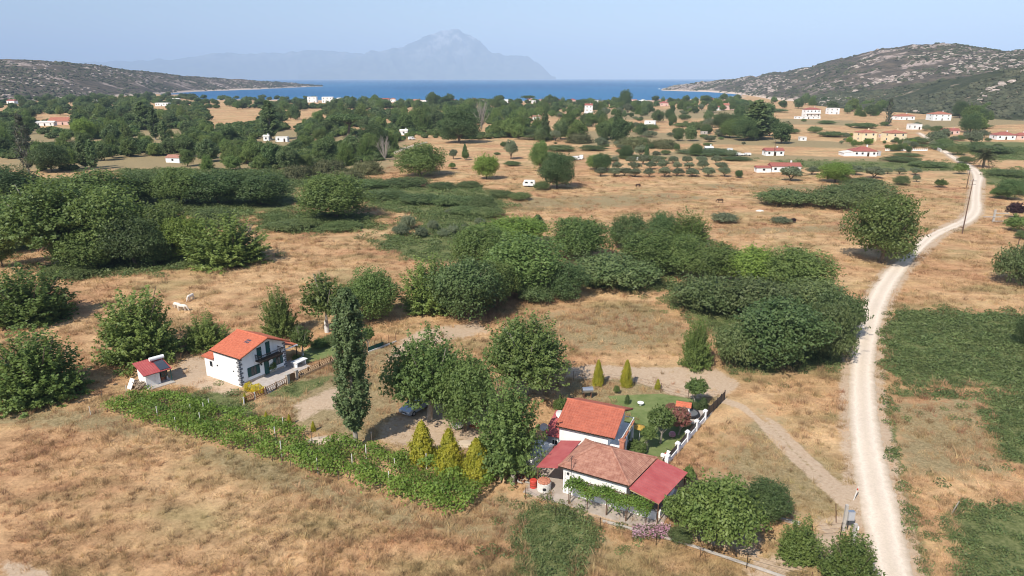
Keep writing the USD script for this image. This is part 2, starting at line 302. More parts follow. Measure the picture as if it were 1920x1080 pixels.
class M:
    """Collects boxes, tubes and panels into one mesh."""

    def __init__(self): self.v, self.f, self.n = [], [], 0

    def add(self, v, f):
        v, f = np.asarray(v, float), np.asarray(f, int)
        if f.shape[1] == 4: f = np.vstack([f[:, [0, 1, 2]], f[:, [0, 2, 3]]])
        self.v.append(v); self.f.append(f + self.n); self.n += len(v)
        return self

    def get(self): return np.vstack(self.v), np.vstack(self.f)

    def box(self, x0, y0, z0, x1, y1, z1):
        return self.add([[x0, y0, z0], [x1, y0, z0], [x1, y1, z0], [x0, y1, z0], [x0, y0, z1], [x1, y0, z1], [x1, y1, z1], [x0, y1, z1]], BOXF)

    def obox(self, c, size, rz=0.0, rx=0.0, ry=0.0):
        v = np.array([[x, y, z] for z in (-.5, .5) for x, y in ((-.5, -.5), (.5, -.5), (.5, .5), (-.5, .5))]) * size
        for ang, (i, j) in ((rx, (1, 2)), (ry, (2, 0)), (rz, (0, 1))):
            if ang:
                s, co = math.sin(ang), math.cos(ang)
                a, b = v[:, i].copy(), v[:, j].copy()
                v[:, i], v[:, j] = a * co - b * s, a * s + b * co
        return self.add(v + np.asarray(c), BOXF)

    def beam(self, p, q, w, h=None):
        p, q = np.asarray(p, float), np.asarray(q, float); h = h or w
        t = (q - p) / np.linalg.norm(q - p); a = np.cross(t, [0, 0, 1.0] if abs(t[2]) < 0.95 else [1.0, 0, 0]); a /= np.linalg.norm(a); b = np.cross(a, t)
        c = [(-a * w - b * h) / 2, (a * w - b * h) / 2, (a * w + b * h) / 2, (-a * w + b * h) / 2]
        return self.add([p + k for k in c] + [q + k for k in c], BOXF)

    def tube(self, pts, r, sides=6, cap=True):
        p = np.asarray(pts, float); r = np.broadcast_to(r, (len(p),)); t = np.gradient(p, axis=0); t /= np.linalg.norm(t, axis=1, keepdims=True) + 1e-9
        ref = np.array([0, 0, 1.0]) if abs(t[0][2]) < 0.8 else np.array([1.0, 0, 0])
        a = np.cross(t, ref); a /= np.linalg.norm(a, axis=1, keepdims=True) + 1e-9; b = np.cross(t, a); an = np.arange(sides) * 2 * np.pi / sides
        v = (p[:, None] + r[:, None, None] * (np.cos(an)[None, :, None] * a[:, None] + np.sin(an)[None, :, None] * b[:, None])).reshape(-1, 3)
        i, j = np.meshgrid(np.arange(len(p) - 1), np.arange(sides), indexing='ij')
        f = np.stack([i * sides + j, i * sides + (j + 1) % sides, (i + 1) * sides + (j + 1) % sides, (i + 1) * sides + j], -1).reshape(-1, 4)
        self.add(v, f)
        if cap:
            n0 = len(v) - sides
            self.add(v[-sides:], [[0, k, k + 1] for k in range(1, sides - 1)]); self.add(v[:sides], [[0, k + 1, k] for k in range(1, sides - 1)])
        return self

    def cyl(self, x, y, z0, z1, r, r1=None, sides=16): return self.tube([[x, y, z0], [x, y, z1]], [r, r if r1 is None else r1], sides)

    def ball(self, c, r, sub=2):
        s = trimesh.creation.icosphere(sub); return self.add(s.vertices * np.asarray(r) + np.asarray(c), s.faces)

    def prism(self, poly, y0, y1):
        """An outline in x, z (counter-clockwise seen from -y) carried from y0 to y1."""
        k = len(poly); v = [[x, y0, z] for x, z in poly] + [[x, y1, z] for x, z in poly]
        f = [[0, i, i + 1] for i in range(1, k - 1)] + [[k, k + i + 1, k + i] for i in range(1, k - 1)]
        for i in range(k):
            j = (i + 1) % k; f += [[i, k + i, k + j], [i, k + j, j]]
        return self.add(v, f)

    def plate(self, q, t):
        """A plate over the corners q (counter-clockwise from above), t thick downwards."""
        q = np.asarray(q, float); n = np.cross(q[1] - q[0], q[2] - q[0]); n /= np.linalg.norm(n); k = len(q)
        v = np.vstack([q, q - n * t]); f = [[0, i, i + 1] for i in range(1, k - 1)] + [[k, k + i + 1, k + i] for i in range(1, k - 1)]
        for i in range(k):
            j = (i + 1) % k; f += [[i, k + i, k + j], [i, k + j, j]]
        return self.add(v, f)


def tiles(A, B, C, D, w=0.27, course=0.42, amp=0.045, seed=0):
    """Rows of barrel tiles over the roof face A B (eave) C D (ridge); C and D may lie inside the eave's ends (hips)."""
    A, B, C, D = (np.asarray(k, float) for k in (A, B, C, D)); L = np.linalg.norm(B - A); u = (B - A) / L; n = np.cross(u, D - A); n /= np.linalg.norm(n); vdir = np.cross(n, u); Hh = (D - A) @ vdir
    du, cu = (D - A) @ u, (C - A) @ u; nu = max(2, int(round(L / w))) * 5; nv = max(1, int(round(Hh / course)))
    U = np.linspace(0, L, nu + 1); rows = []
    rng = np.random.default_rng(seed)
    for k in range(nv):
        rows += [(k / nv, 0.035), ((k + 0.985) / nv, 0.0)]
    V = np.array([r[0] for r in rows]) * Hh; lift_ = np.array([r[1] for r in rows])
    wav = np.abs(np.sin(np.pi * U / w)) ** 0.6 * amp
    jit = rng.normal(0, 0.006, (len(V), len(U)))
    P = A + U[None, :, None] * u + V[:, None, None] * vdir + (wav[None, :] + lift_[:, None] + jit)[..., None] * n
    i, j = np.meshgrid(np.arange(len(V) - 1), np.arange(nu), indexing='ij'); f = np.stack([i * (nu + 1) + j, i * (nu + 1) + j + 1, (i + 1) * (nu + 1) + j + 1, (i + 1) * (nu + 1) + j], -1).reshape(-1, 4)
    uc, vc = (U[:-1] + U[1:]) / 2, (V[:-1] + V[1:]) / 2; uu, vv = np.meshgrid(uc, vc); a = vv / Hh
    ok = (uu >= du * a - 0.02) & (uu <= L + (cu - L) * a + 0.02)
    return P.reshape(-1, 3), f[ok.ravel()]


# ------------------------------------------------------------------ leaves, crowns, trunks
def unit(v): return v / (np.linalg.norm(v, axis=-1, keepdims=True) + 1e-9)


def leaves(P, N, size, rng, ratio=0.6, rand=0.8, up=0.35):
    n = len(P); nn = unit(unit(N) + rng.normal(0, rand, (n, 3)) + np.array([0, 0, up])); t = unit(np.cross(nn, rng.normal(0, 1, (n, 3)))); b = np.cross(nn, t)
    s = (size * rng.uniform(0.65, 1.35, n))[:, None]
    v = np.stack([P - t * s * 0.5, P + b * s * ratio * 0.5, P + t * s * 0.5, P - b * s * ratio * 0.5], 1).reshape(-1, 3)
    k = np.arange(n)[:, None] * 4
    return v, np.vstack([k + [0, 1, 2], k + [0, 2, 3]])


def directions(rng, n, zmin=-1.0):
    z = rng.uniform(zmin, 1, n); a = rng.uniform(0, 2 * np.pi, n); r = np.sqrt(1 - z * z)
    return np.stack([r * np.cos(a), r * np.sin(a), z], 1)


def billow(seed, W, H, base, clumps=46, per=130, leaf=0.34, zmin=-0.55, rho=(0.18, 0.40), flat=1.0):
    rng = np.random.default_rng(seed); R, Z, zc = W / 2, (H - base) / 2, (H + base) / 2
    d = directions(rng, clumps * 3, zmin); keep = [0]                       # spread the clumps
    for i in range(1, len(d)):
        if len(keep) < clumps and np.min(np.linalg.norm(d[keep] - d[i], axis=1)) > 0.9 / math.sqrt(clumps) * 1.6: keep.append(i)
    d = d[keep]; wob = 0.44 + 0.52 * meshkit.noise(d * 2.1 + 9.1, seed) + rng.uniform(-0.08, 0.08, len(d))
    P, N = [], []
    for k in range(len(d)):
        r = rng.uniform(*rho) * min(R, Z * 1.5); m = int(per * (r / (0.3 * R)) ** 1.5) + 20
        e = directions(rng, m, -0.7); rad = r * rng.uniform(0.25, 1, m) ** 0.45
        c = d[k] * wob[k] * [R, R, Z] * 0.86 + [0, 0, zc]
        P.append(c + e * rad[:, None] * [1, 1, flat]); N.append(e + d[k] * 0.6)
    ns = int(clumps * 0.9); e = directions(rng, ns, max(zmin, -0.2)); t = rng.uniform(0.5, 1.0, (ns, 26)); ln = rng.uniform(0.74, 1.06, ns)          # sprays that break the outline
    q = e[:, None] * (t * ln[:, None])[..., None] * [R, R, Z] + [0, 0, zc] + [0, 0, 0.10 * Z] * (t ** 2)[..., None] + rng.normal(0, 0.03 * W, (ns, 26, 3)) * (1.25 - t)[..., None]
    P.append(q.reshape(-1, 3)); N.append(np.repeat(e, 26, 0))
    m = per * 8; e = directions(rng, m); P.append(e * rng.uniform(0.1, 0.6, (m, 1)) * [R, R, Z] + [0, 0, zc]); N.append(e)     # inner leaves
    P, N = np.vstack(P), np.vstack(N); ok = P[:, 2] > 0.05
    return leaves(P[ok], N[ok], leaf, rng)


def shoots(seed, W, H, base, n=170, per=42, leaf=0.30, spread=1.0, zmin=-0.12):
    """A crown of long leafy shoots that radiate up and out."""
    rng = np.random.default_rng(seed); R, Z = W / 2, H - base
    d = directions(rng, n, zmin); ln = (0.62 + 0.42 * meshkit.noise(d * 1.6 + 3.3, seed)) * rng.uniform(0.72, 1.12, n)
    t = rng.uniform(0.18, 1.0, (n, per)) ** 0.75; ax = d * [R, R, Z]
    bend = np.stack([np.zeros(n), np.zeros(n), 0.10 * Z * np.ones(n)], 1)
    P = ax[:, None] * (t * ln[:, None])[..., None] + bend[:, None] * (t ** 2)[..., None] + [0, 0, base]
    P = P + rng.normal(0, 1, P.shape) * (0.030 * W * spread * (1.25 - t))[..., None]
    N = np.repeat(unit(ax)[:, None], per, 1) * 0.5 + rng.normal(0, 0.4, P.shape) + [0, 0, 0.3]
    P, N = P.reshape(-1, 3), N.reshape(-1, 3); ok = P[:, 2] > 0.08
    return leaves(P[ok], N[ok], leaf, rng, rand=0.55)


def column(seed, W, H, base, prof, n=260, per=40, leaf=0.26, steep=0.35, rough=0.36):
    rng = np.random.default_rng(seed); z = np.sort(rng.uniform(0, 1, n) ** 0.9); a = rng.uniform(0, 2 * np.pi, n)
    r = np.interp(z, *prof) * W / 2 * rng.uniform(0.75, 1.08, n) * (1 - rough / 2 + rough * meshkit.noise(np.stack([np.cos(a), np.sin(a), z * 7], 1) * 1.5, seed)); L = r / steep * 0.5
    t = rng.uniform(0.25, 1, (n, per)) ** 0.8
    x = r[:, None] * t; P = np.stack([x * np.cos(a)[:, None], x * np.sin(a)[:, None], base + z[:, None] * (H - base) - (1 - t) * L[:, None]], -1) + rng.normal(0, 0.05 * W, (n, per, 3)) * (1.1 - 0.6 * t)[..., None]
    N = np.stack([np.cos(a), np.sin(a), 0.3 * np.ones(n)], 1)[:, None] + rng.normal(0, 0.3, P.shape)
    P = P.reshape(-1, 3); ok = (P[:, 2] > max(0.1, base * 0.8))
    return leaves(P[ok], N.reshape(-1, 3)[ok], leaf, rng, rand=0.5)


def trunk(seed, W, H, base, r, limbs=8, lean=0.1, reach=0.6):
    rng = np.random.default_rng(seed + 77); m = M(); top = np.array([rng.normal(0, lean), rng.normal(0, lean), max(base, 0.5)]) * [base, base, 1]
    m.tube([[0, 0, -0.3], [0, 0, 0.1], top * [0.6, 0.6, 0.55], top], [r * 1.4, r * 1.1, r * 0.9, r * 0.8], 8)
    for k in range(limbs):
        a = 2 * np.pi * (k + rng.uniform(-0.3, 0.3)) / limbs; s = rng.uniform(0.55, 1.0)
        e = top + np.array([math.cos(a) * W / 2 * reach * s, math.sin(a) * W / 2 * reach * s, (H - base) * rng.uniform(0.35, 0.8)])
        mid = top + (e - top) * 0.5 + [0, 0, -0.04 * H] + rng.normal(0, 0.05 * W * 0.3, 3)
        m.tube([top - [0, 0, 0.15], mid, e], [r * 0.55, r * 0.35, r * 0.1], 5, cap=False)
    return m


KINDS = {}
CLASSES = stage.CreateClassPrim('/World/plant_kinds')


def kind(name, W, H, parts):
    """A plant kind: its parts under an abstract prim, to be copied. parts: (part name, mesh, material)."""
    c = stage.DefinePrim('/World/plant_kinds/' + name, 'Xform')
    for nm, mesh, m in parts:
        part(c, nm, mesh, m)
    v = np.asarray((parts[0][1].get() if isinstance(parts[0][1], M) else parts[0][1])[0]); KINDS[name] = (2 * float(np.percentile(np.hypot(v[:, 0], v[:, 1]), 99.6)), float(np.percentile(v[:, 2], 99.7)))   # the size it really has


def plant(kindname, name, label, cat, px, py, wpx=None, top=None, group=None, rng=np.random.default_rng(5), W=None, H=None, at=None, rot=None, loose=False):
    """A plant with its foot at the ground under pixel (px, py), wpx pixels wide, its top at row top."""
    p = np.array(at, float) if at is not None else ground_at(px, py); p[2] = float(lift(p[0], p[1])) if at is None or len(at) < 3 else p[2]
    w0, h0 = KINDS[kindname]; dep = pixel_of(p)[2]
    w = W or wpx * dep / FOCAL_PX; h = H or max(0.3, height_to(p, top))
    t = thing(name, label, cat, p, rng.uniform(0, 360) if rot is None else rot, group, (w / w0, w / w0, h / h0))
    t.GetReferences().AddInternalReference('/World/plant_kinds/' + kindname); t.SetInstanceable(True)
    if loose: LOOSE_PLANTS.append((t, kindname, p))
    return t


def make_kinds():
    for k in range(3):
        kind(f'mulberry_{"abc"[k]}', 8.0, 8.0, [('crown', shoots(11 + k, 8.0, 7.6, 0.35, 380, 58, 0.26, 1.15, zmin=-0.18), 'leaf_mulberry'), ('trunk', trunk(k, 8, 8, 0.8, 0.2, 9), 'bark')])
        kind(f'walnut_{"abc"[k]}', 9.0, 8.5, [('crown', billow(31 + k, 9.0, 8.6, -0.5, 58, 250, 0.27, zmin=-0.8), 'leaf_walnut'), ('trunk', trunk(10 + k, 9, 8.5, 1.6, 0.24, 8), 'bark')])
        kind(f'dark_tree_{"abc"[k]}', 8.0, 7.5, [('crown', billow(51 + k, 8.0, 7.7, -0.5, 54, 250, 0.25, zmin=-0.8), 'leaf_dark'), ('trunk', trunk(20 + k, 8, 7.5, 1.0, 0.2, 7), 'bark')])
        kind(f'bramble_{"abc"[k]}', 7.0, 2.2, [('foliage', billow(71 + k, 7.4, 3.2, -1.0, 60, 170, 0.20, zmin=-0.05, rho=(0.16, 0.3)), 'leaf_bramble')])
        kind(f'grey_scrub_{"abc"[k]}', 5.0, 2.0, [('foliage', billow(81 + k, 5.2, 2.8, -0.8, 40, 80, 0.22, zmin=-0.05, rho=(0.16, 0.3)), 'leaf_olive')])
        kind(f'forest_tree_{"abc"[k]}', 8.0, 8.0, [('crown', billow(91 + k, 8.0, 8.2, -0.6, 44, 110, 0.44, zmin=-0.8), ('leaf_walnut', 'leaf_poplar', 'leaf_dark')[k]), ('trunk', trunk(90 + k, 8, 8, 1.0, 0.2, 4), 'bark')])
    for k in range(2):
        kind(f'bright_tree_{"ab"[k]}', 8.0, 7.0, [('crown', billow(61 + k, 8.0, 7.2, -0.5, 52, 240, 0.25, zmin=-0.8), 'leaf_bright'), ('trunk', trunk(30 + k, 8, 7, 1.0, 0.18, 7), 'bark')])
        kind(f'olive_{"ab"[k]}', 4.0, 3.6, [('crown', billow(65 + k, 4.0, 3.7, 0.5, 26, 110, 0.24), 'leaf_olive'), ('trunk', trunk(33 + k, 4, 3.6, 0.6, 0.14, 5), 'bark')])
        kind(f'round_bush_{"ab"[k]}', 3.0, 2.4, [('foliage', billow(67 + k, 3.1, 3.0, -0.5, 30, 90, 0.2, zmin=-0.1, rho=(0.2, 0.34)), 'leaf_walnut')])
        kind(f'far_poplar_{"ab"[k]}', 4.0, 16.0, [('crown', column(40 + k, 4.4, 16, 1.5, ([0, .1, .35, .75, 1], [.45, .8, 1, .75, .15]), 200, 34, 0.46), 'leaf_poplar'), ('trunk', trunk(44 + k, 1, 15, 3, 0.22, 3), 'bark_pale')])
    kind('poplar', 3.6, 18.0, [('crown', column(45, 3.5, 18, 2.6, ([0, .05, .16, .34, .42, .6, .8, .95, 1], [.30, .55, .95, 1.05, .82, .95, .80, .55, .15]), 640, 50, 0.24, 0.42), 'leaf_poplar'), ('trunk', M().tube([[0, 0, -.3], [0, 0, 3], [0, 0, 16]], [0.26, 0.2, 0.04], 8), 'bark_pale')])
    kind('pale_poplar', 4.0, 16.0, [('crown', column(47, 4.4, 16, 1.5, ([0, .1, .35, .75, 1], [.3, .7, 1, .7, .15]), 110, 26, 0.42), 'leaf_grey'), ('trunk', trunk(46, 3, 15, 2, 0.25, 9, reach=0.8), 'bark_pale')])
    kind('golden_cypress', 2.9, 3.7, [('foliage', column(48, 2.9, 3.7, 0.05, ([0, .1, .3, .6, .85, 1], [.9, 1.05, 1, .74, .38, .06]), 700, 28, 0.16, 0.5, rough=0.75), 'leaf_gold'), ('trunk', M().cyl(0, 0, -.2, 1.2, 0.09, 0.06, 6), 'bark')])
    kind('dark_cone', 2.4, 4.0, [('crown', column(49, 2.4, 4, 0.2, ([0, .12, .3, .6, .85, 1], [.8, .95, 1, .8, .5, .1]), 200, 30, 0.2, 0.5), 'leaf_dark'), ('trunk', M().cyl(0, 0, -.2, 1.2, 0.09, 0.06, 6), 'bark')])
    kind('acacia', 6.5, 9.5, [('crown', shoots(19, 6.6, 9.0, 1.3, 360, 56, 0.23, 1.5, zmin=-0.25), 'leaf_walnut'), ('trunk', trunk(19, 6, 9, 1.8, 0.22, 9), 'bark')])
    kind('tall_walnut', 10.0, 10.0, [('crown', shoots(36, 10.0, 9.4, 3.1, 460, 60, 0.27, 1.3, zmin=-0.12), 'leaf_walnut'), ('trunk', trunk(37, 9, 10, 3.0, 0.28, 9), 'bark_pale')])
    kind('whitewashed_tree', 5.5, 7.0, [('crown', shoots(23, 5.6, 6.6, 2.2, 120, 40, 0.30, 1.4, zmin=-0.1), 'leaf_walnut'), ('trunk', trunk(23, 5, 7, 2.0, 0.16, 7), 'bark_pale'), ('painted_trunk', M().cyl(0, 0, -0.1, 1.15, 0.245, 0.215, 10), 'whitewash')])
    kind('garden_tree', 3.2, 4.2, [('crown', billow(24, 3.2, 4.3, 1.5, 30, 100, 0.22), 'leaf_walnut'), ('trunk', trunk(24, 3, 4, 1.5, 0.1, 6), 'bark_pale')])
    kind('flowering_tree', 3.2, 3.6, [('crown', billow(25, 3.2, 3.7, 1.0, 30, 100, 0.2), 'petal_rose'), ('trunk', trunk(25, 3, 3.6, 1.0, 0.1, 6), 'bark_pale')])
    kind('fig', 9.0, 5.5, [('foliage', billow(26, 9.0, 6.2, -0.8, 80, 260, 0.27, zmin=-0.1, rho=(0.17, 0.3)), 'leaf_fig'), ('trunk', trunk(26, 8, 5.5, 0.4, 0.2, 7), 'bark_pale')])
    kind('plum', 3.0, 3.2, [('crown', billow(27, 3.0, 3.3, 0.5, 26, 100, 0.22), 'leaf_plum'), ('trunk', trunk(27, 3, 3, 0.6, 0.1, 5), 'bark')])
    kind('umbrella_pine', 10.0, 9.0, [('crown', billow(28, 10.0, 9.0, 5.2, 40, 120, 0.42, zmin=-0.2, flat=0.7), 'leaf_dark'), ('trunk', trunk(28, 9, 8.5, 5.0, 0.3, 8), 'bark')])
    kind('hedge_gold', 3.0, 1.0, [('foliage', billow(29, 3.2, 1.35, -0.35, 36, 90, 0.13, zmin=-0.1, rho=(0.2, 0.34)), 'leaf_hedge_gold')])
    kind('reeds', 9.0, 3.0, [('foliage', column(50, 9.0, 3.0, 0.0, ([0, .5, 1], [1, .95, .7]), 520, 14, 0.34, 3.0), 'leaf_reed')])
    # a dead tree: pale bare branches
    rng = np.random.default_rng(3); m = M()
    for k in range(16):
        a = rng.uniform(0, 6.28); o = np.array([math.cos(a), math.sin(a), 0]) * rng.uniform(0.8, 3.2); h = rng.uniform(6, 11)
        q = np.array([o * 0.1 + [0, 0, 1.0], o * 0.5 + [0, 0, h * 0.55], o + [0, 0, h]]); m.tube(q, [0.13, 0.08, 0.02], 5)
        for s in range(5):
            b = q[1] + (q[2] - q[1]) * rng.uniform(0, 0.8); m.tube([b, b + [rng.normal(0, 0.7), rng.normal(0, 0.7), rng.uniform(0.8, 2)]], [0.045, 0.01], 4)
    m.tube([[0, 0, -.3], [0, 0, 1.3]], [0.3, 0.22], 8)
    kind('bare_tree', 6.5, 11.0, [('branches', m, 'bark_pale')])
    # a palm: a short trunk and arching fronds
    rng = np.random.default_rng(4); P, N = [], []
    for k in range(90):
        a = rng.uniform(0, 6.28); el = rng.uniform(-0.5, 1.3); L = rng.uniform(2.6, 3.6); t = np.linspace(0.12, 1, 46)
        r = L * t * math.cos(el) * 1.0; z = 2.6 + L * t * math.sin(el) - 1.3 * t ** 2; o = np.stack([r * math.cos(a), r * math.sin(a), z], 1)
        P.append(o + rng.normal(0, 0.09, o.shape)); N.append(np.tile([-math.cos(a) * 0.3, -math.sin(a) * 0.3, 1.0], (46, 1)))
    P, N = np.vstack(P), np.vstack(N)
    kind('palm', 6.4, 5.6, [('fronds', leaves(P, N, 0.42, rng, ratio=0.28, rand=0.4), 'leaf_palm'), ('trunk', M().cyl(0, 0, -0.3, 2.7, 0.35, 0.3, 10), 'bark')])


make_kinds()

# ------------------------------------------------------------------ the land, the sea, the hills, the air
import shapely
from shapely.geometry import Polygon, LineString


def poly(pts): return Polygon([ground_at(*p)[:2] for p in pts]).buffer(0)


ROAD_L = [(1640, 1150), (1631, 1080), (1620, 1010), (1607, 940), (1598, 880), (1592, 830), (1589, 760), (1590, 700), (1599, 640), (1622, 560), (1660, 505), (1694, 480), (1737, 440), (1795, 413), (1812, 396), (1818, 370), (1821, 343), (1822, 330), (1814, 318), (1800, 307), (1787, 299), (1763, 282), (1747, 268), (1733, 258), (1720, 249)]
ROAD_R = [(1745, 1150), (1718, 1080), (1701, 1010), (1686, 940), (1669, 880), (1657, 830), (1647, 760), (1643, 700), (1648, 640), (1671, 560), (1700, 510), (1722, 480), (1768, 440), (1829, 413), (1842, 398), (1841, 370), (1843, 343), (1846, 332), (1838, 320), (1818, 307), (1800, 299), (1775, 282), (1757, 268), (1741, 258), (1727, 249)]
GREEN = [  # weeds, grass and undergrowth: outline in the photograph, softness in metres
    ([(1662, 602), (1690, 588), (1770, 583), (1920, 597), (2050, 610), (2050, 735), (1920, 728), (1800, 722), (1700, 722), (1662, 690)], 1.5),
    ([(1842, 770), (1860, 740), (1930, 725), (1990, 800), (1960, 880), (1880, 862)], 2.0), ([(1770, 960), (1805, 943), (1870, 948), (1930, 940), (2000, 1000), (1960, 1110), (1800, 1110)], 1.0),
    ([(960, 985), (985, 948), (1040, 945), (1095, 962), (1125, 1000), (1092, 1050), (1085, 1110), (985, 1110)], 1.2), ([(700, 452), (740, 440), (860, 438), (890, 470), (860, 492), (760, 486)], 4.0),
    ([(490, 402), (520, 398), (700, 408), (690, 428), (560, 436), (495, 428)], 3.0), ([(640, 345), (900, 350), (960, 385), (900, 412), (700, 392)], 4.0), ([(790, 400), (900, 392), (930, 420), (850, 445), (780, 430)], 4.0),
    ([(1085, 500), (1240, 500), (1260, 545), (1090, 540)], 3.0), ([(1240, 560), (1330, 545), (1600, 570), (1610, 630), (1580, 690), (1370, 700), (1360, 640)], 2.5),
    ([(100, 500), (260, 480), (470, 470), (490, 485), (330, 505), (160, 520), (90, 515)], 3.0), ([(340, 375), (440, 378), (470, 400), (420, 420), (340, 400)], 4.0),
    ([(1790, 265), (1990, 268), (1990, 300), (1850, 300)], 8.0),
    ([(1440, 300), (1620, 302), (1800, 306), (1800, 318), (1620, 322), (1500, 314)], 9.0), ([(1830, 318), (1990, 318), (1990, 345), (1850, 345)], 7.0), ([(1790, 265), (1990, 268), (1990, 300), (1850, 300)], 9.0), ([(0, 330), (230, 345), (560, 330), (560, 395), (300, 400), (0, 480)], 6.0), ([(230, 320), (640, 320), (700, 350), (560, 350), (300, 350)], 6.0),
    ([(460, 740), (560, 745), (640, 700), (560, 715), (505, 735)], 1.0),
    ([(300, 735), (440, 728), (470, 760), (520, 790), (400, 775)], 1.6), ([(1685, 730), (1790, 735), (1800, 745), (1690, 742)], 1.2), ([(1655, 740), (1668, 740), (1695, 900), (1760, 1110), (1722, 1110), (1680, 930)], 0.7)]
BARE = [  # trodden or ploughed earth
    ([(0, 1045), (90, 1062), (160, 1110), (0, 1110)], 1.0),
    ([(1060, 690), (1100, 682), (1330, 690), (1370, 720), (1350, 742), (1290, 748), (1180, 715), (1060, 706)], 1.0), ([(1240, 690), (1330, 683), (1400, 725), (1360, 745), (1300, 720)], 1.2),
    ([(300, 715), (335, 680), (400, 650), (455, 735), (420, 740), (340, 725)], 1.2), ([(545, 760), (640, 720), (640, 760), (560, 790)], 1.2), ([(700, 800), (830, 740), (960, 770), (940, 850), (860, 850), (720, 830)], 2.0),
    ([(590, 815), (640, 815), (650, 835), (600, 835)], 0.7), ([(740, 640), (790, 615), (900, 600), (920, 620), (850, 640), (720, 680)], 2.0), 
    ([(1500, 1010), (1560, 960), (1610, 965), (1570, 1040), (1440, 1110), (1380, 1060)], 1.2),
    ([(980, 900), (1045, 890), (1045, 940), (1240, 1000), (1230, 1012), (1150, 985), (990, 930)], 0.5), ([(330, 182), (600, 185), (960, 187.2), (1300, 185), (1390, 178), (1410, 184), (1300, 190), (960, 192), (600, 190), (330, 187)], 8.0),
    ([(1240, 1000), (1300, 1010), (1420, 1050), (1440, 980), (1330, 950)], 1.2)]
TRACK = [
    ([(1612, 950), (1575, 928), (1535, 884), (1480, 832), (1440, 787), (1400, 752), (1352, 738), (1352, 748), (1410, 766), (1462, 795), (1498, 834), (1552, 884), (1590, 918), (1618, 938)], .35),
    ([(1600, 962), (1568, 942), (1520, 895), (1464, 842), (1422, 792), (1385, 764), (1345, 752), (1350, 744), (1396, 760), (1440, 794), (1482, 842), (1534, 890), (1582, 932), (1606, 950)], .35)]
WORN = [  # darker, flattened, olive brown
    ([(1440, 222), (1600, 226), (1600, 236), (1450, 232)], 9.0), ([(1700, 225), (1930, 212), (1930, 232), (1730, 240)], 9.0), ([(1330, 252), (1600, 268), (1600, 278), (1330, 270)], 9.0), ([(960, 372), (1250, 362), (1340, 372), (1100, 392), (960, 396)], 6.0), ([(1330, 345), (1560, 348), (1560, 356), (1330, 352)], 6.0), ([(1340, 430), (1600, 422), (1600, 432), (1360, 440)], 3.0), ([(930, 600), (1200, 570), (1300, 620), (1180, 660), (1020, 640)], 4.0),
    ([(1290, 283), (1700, 300), (1800, 310), (1790, 322), (1600, 318), (1440, 300), (1100, 293)], 8.0), ([(1830, 318), (1990, 318), (1990, 345), (1850, 345)], 6.0), ([(1790, 265), (1990, 268), (1990, 300), (1850, 300)], 8.0), ([(1060, 245), (1300, 250), (1330, 268), (1100, 272)], 10.0), ([(1130, 205), (1400, 205), (1400, 220), (1150, 225)], 20.0), ([(0, 240), (500, 240), (760, 262), (740, 320), (420, 318), (0, 318)], 20.0),
    ([(1670, 760), (1840, 745), (1850, 800), (1890, 880), (1700, 900)], 3.0), ([(470, 770), (560, 700), (700, 640), (760, 650), (760, 760), (690, 830), (560, 800)], 3.0), ([(1300, 930), (1420, 770), (1560, 890), (1590, 900), (1560, 960)], 5.0),
    ([(1130, 690), (1060, 720), (1060, 770), (1140, 740)], 1.5), ([(380, 830), (560, 880), (760, 950), (900, 990), (940, 1010), (820, 1000), (600, 940), (380, 860)], 2.5), ([(0, 770), (190, 770), (300, 820), (120, 800), (0, 790)], 2.0),
    ([(930, 930), (1050, 950), (1130, 1000), (1090, 1110), (940, 1000), (860, 990)], 3.0), ([(1630, 560), (1660, 590), (1650, 720), (1662, 740), (1690, 900), (1740, 1110), (1690, 900)], 1.0), ([(1110, 700), (1350, 740), (1250, 870), (1180, 850), (1060, 760)], 1.5)]


def soft(x, y, polys):
    out = np.zeros(len(x))
    for pts, s in polys:
        g = poly(pts); x0, y0, x1, y1 = g.bounds
        k = np.nonzero((x > x0 - s) & (x < x1 + s) & (y > y0 - s) & (y < y1 + s))[0]
        if len(k) == 0: continue
        p = shapely.points(x[k], y[k]); d = shapely.distance(g.boundary, p) * np.where(shapely.contains_xy(g, x[k], y[k]), 1, -1)
        out[k] = np.maximum(out[k], np.clip(0.5 + d / (2 * s), 0, 1))
    return out


coast = [ground_at(*p)[:2] for p in [(345, 176), (352, 183), (430, 186), (600, 187), (800, 188), (960, 188.5), (1100, 189), (1250, 187), (1340, 184), (1392, 178.5), (1400, 172)]]
sea_area = Polygon([ground_at(200, 168)[:2] * 1.0] + coast + [ground_at(1392, 170)[:2], ground_at(1300, 152)[:2] * 1, ground_at(600, 152)[:2], ground_at(100, 152)[:2]]).buffer(0)


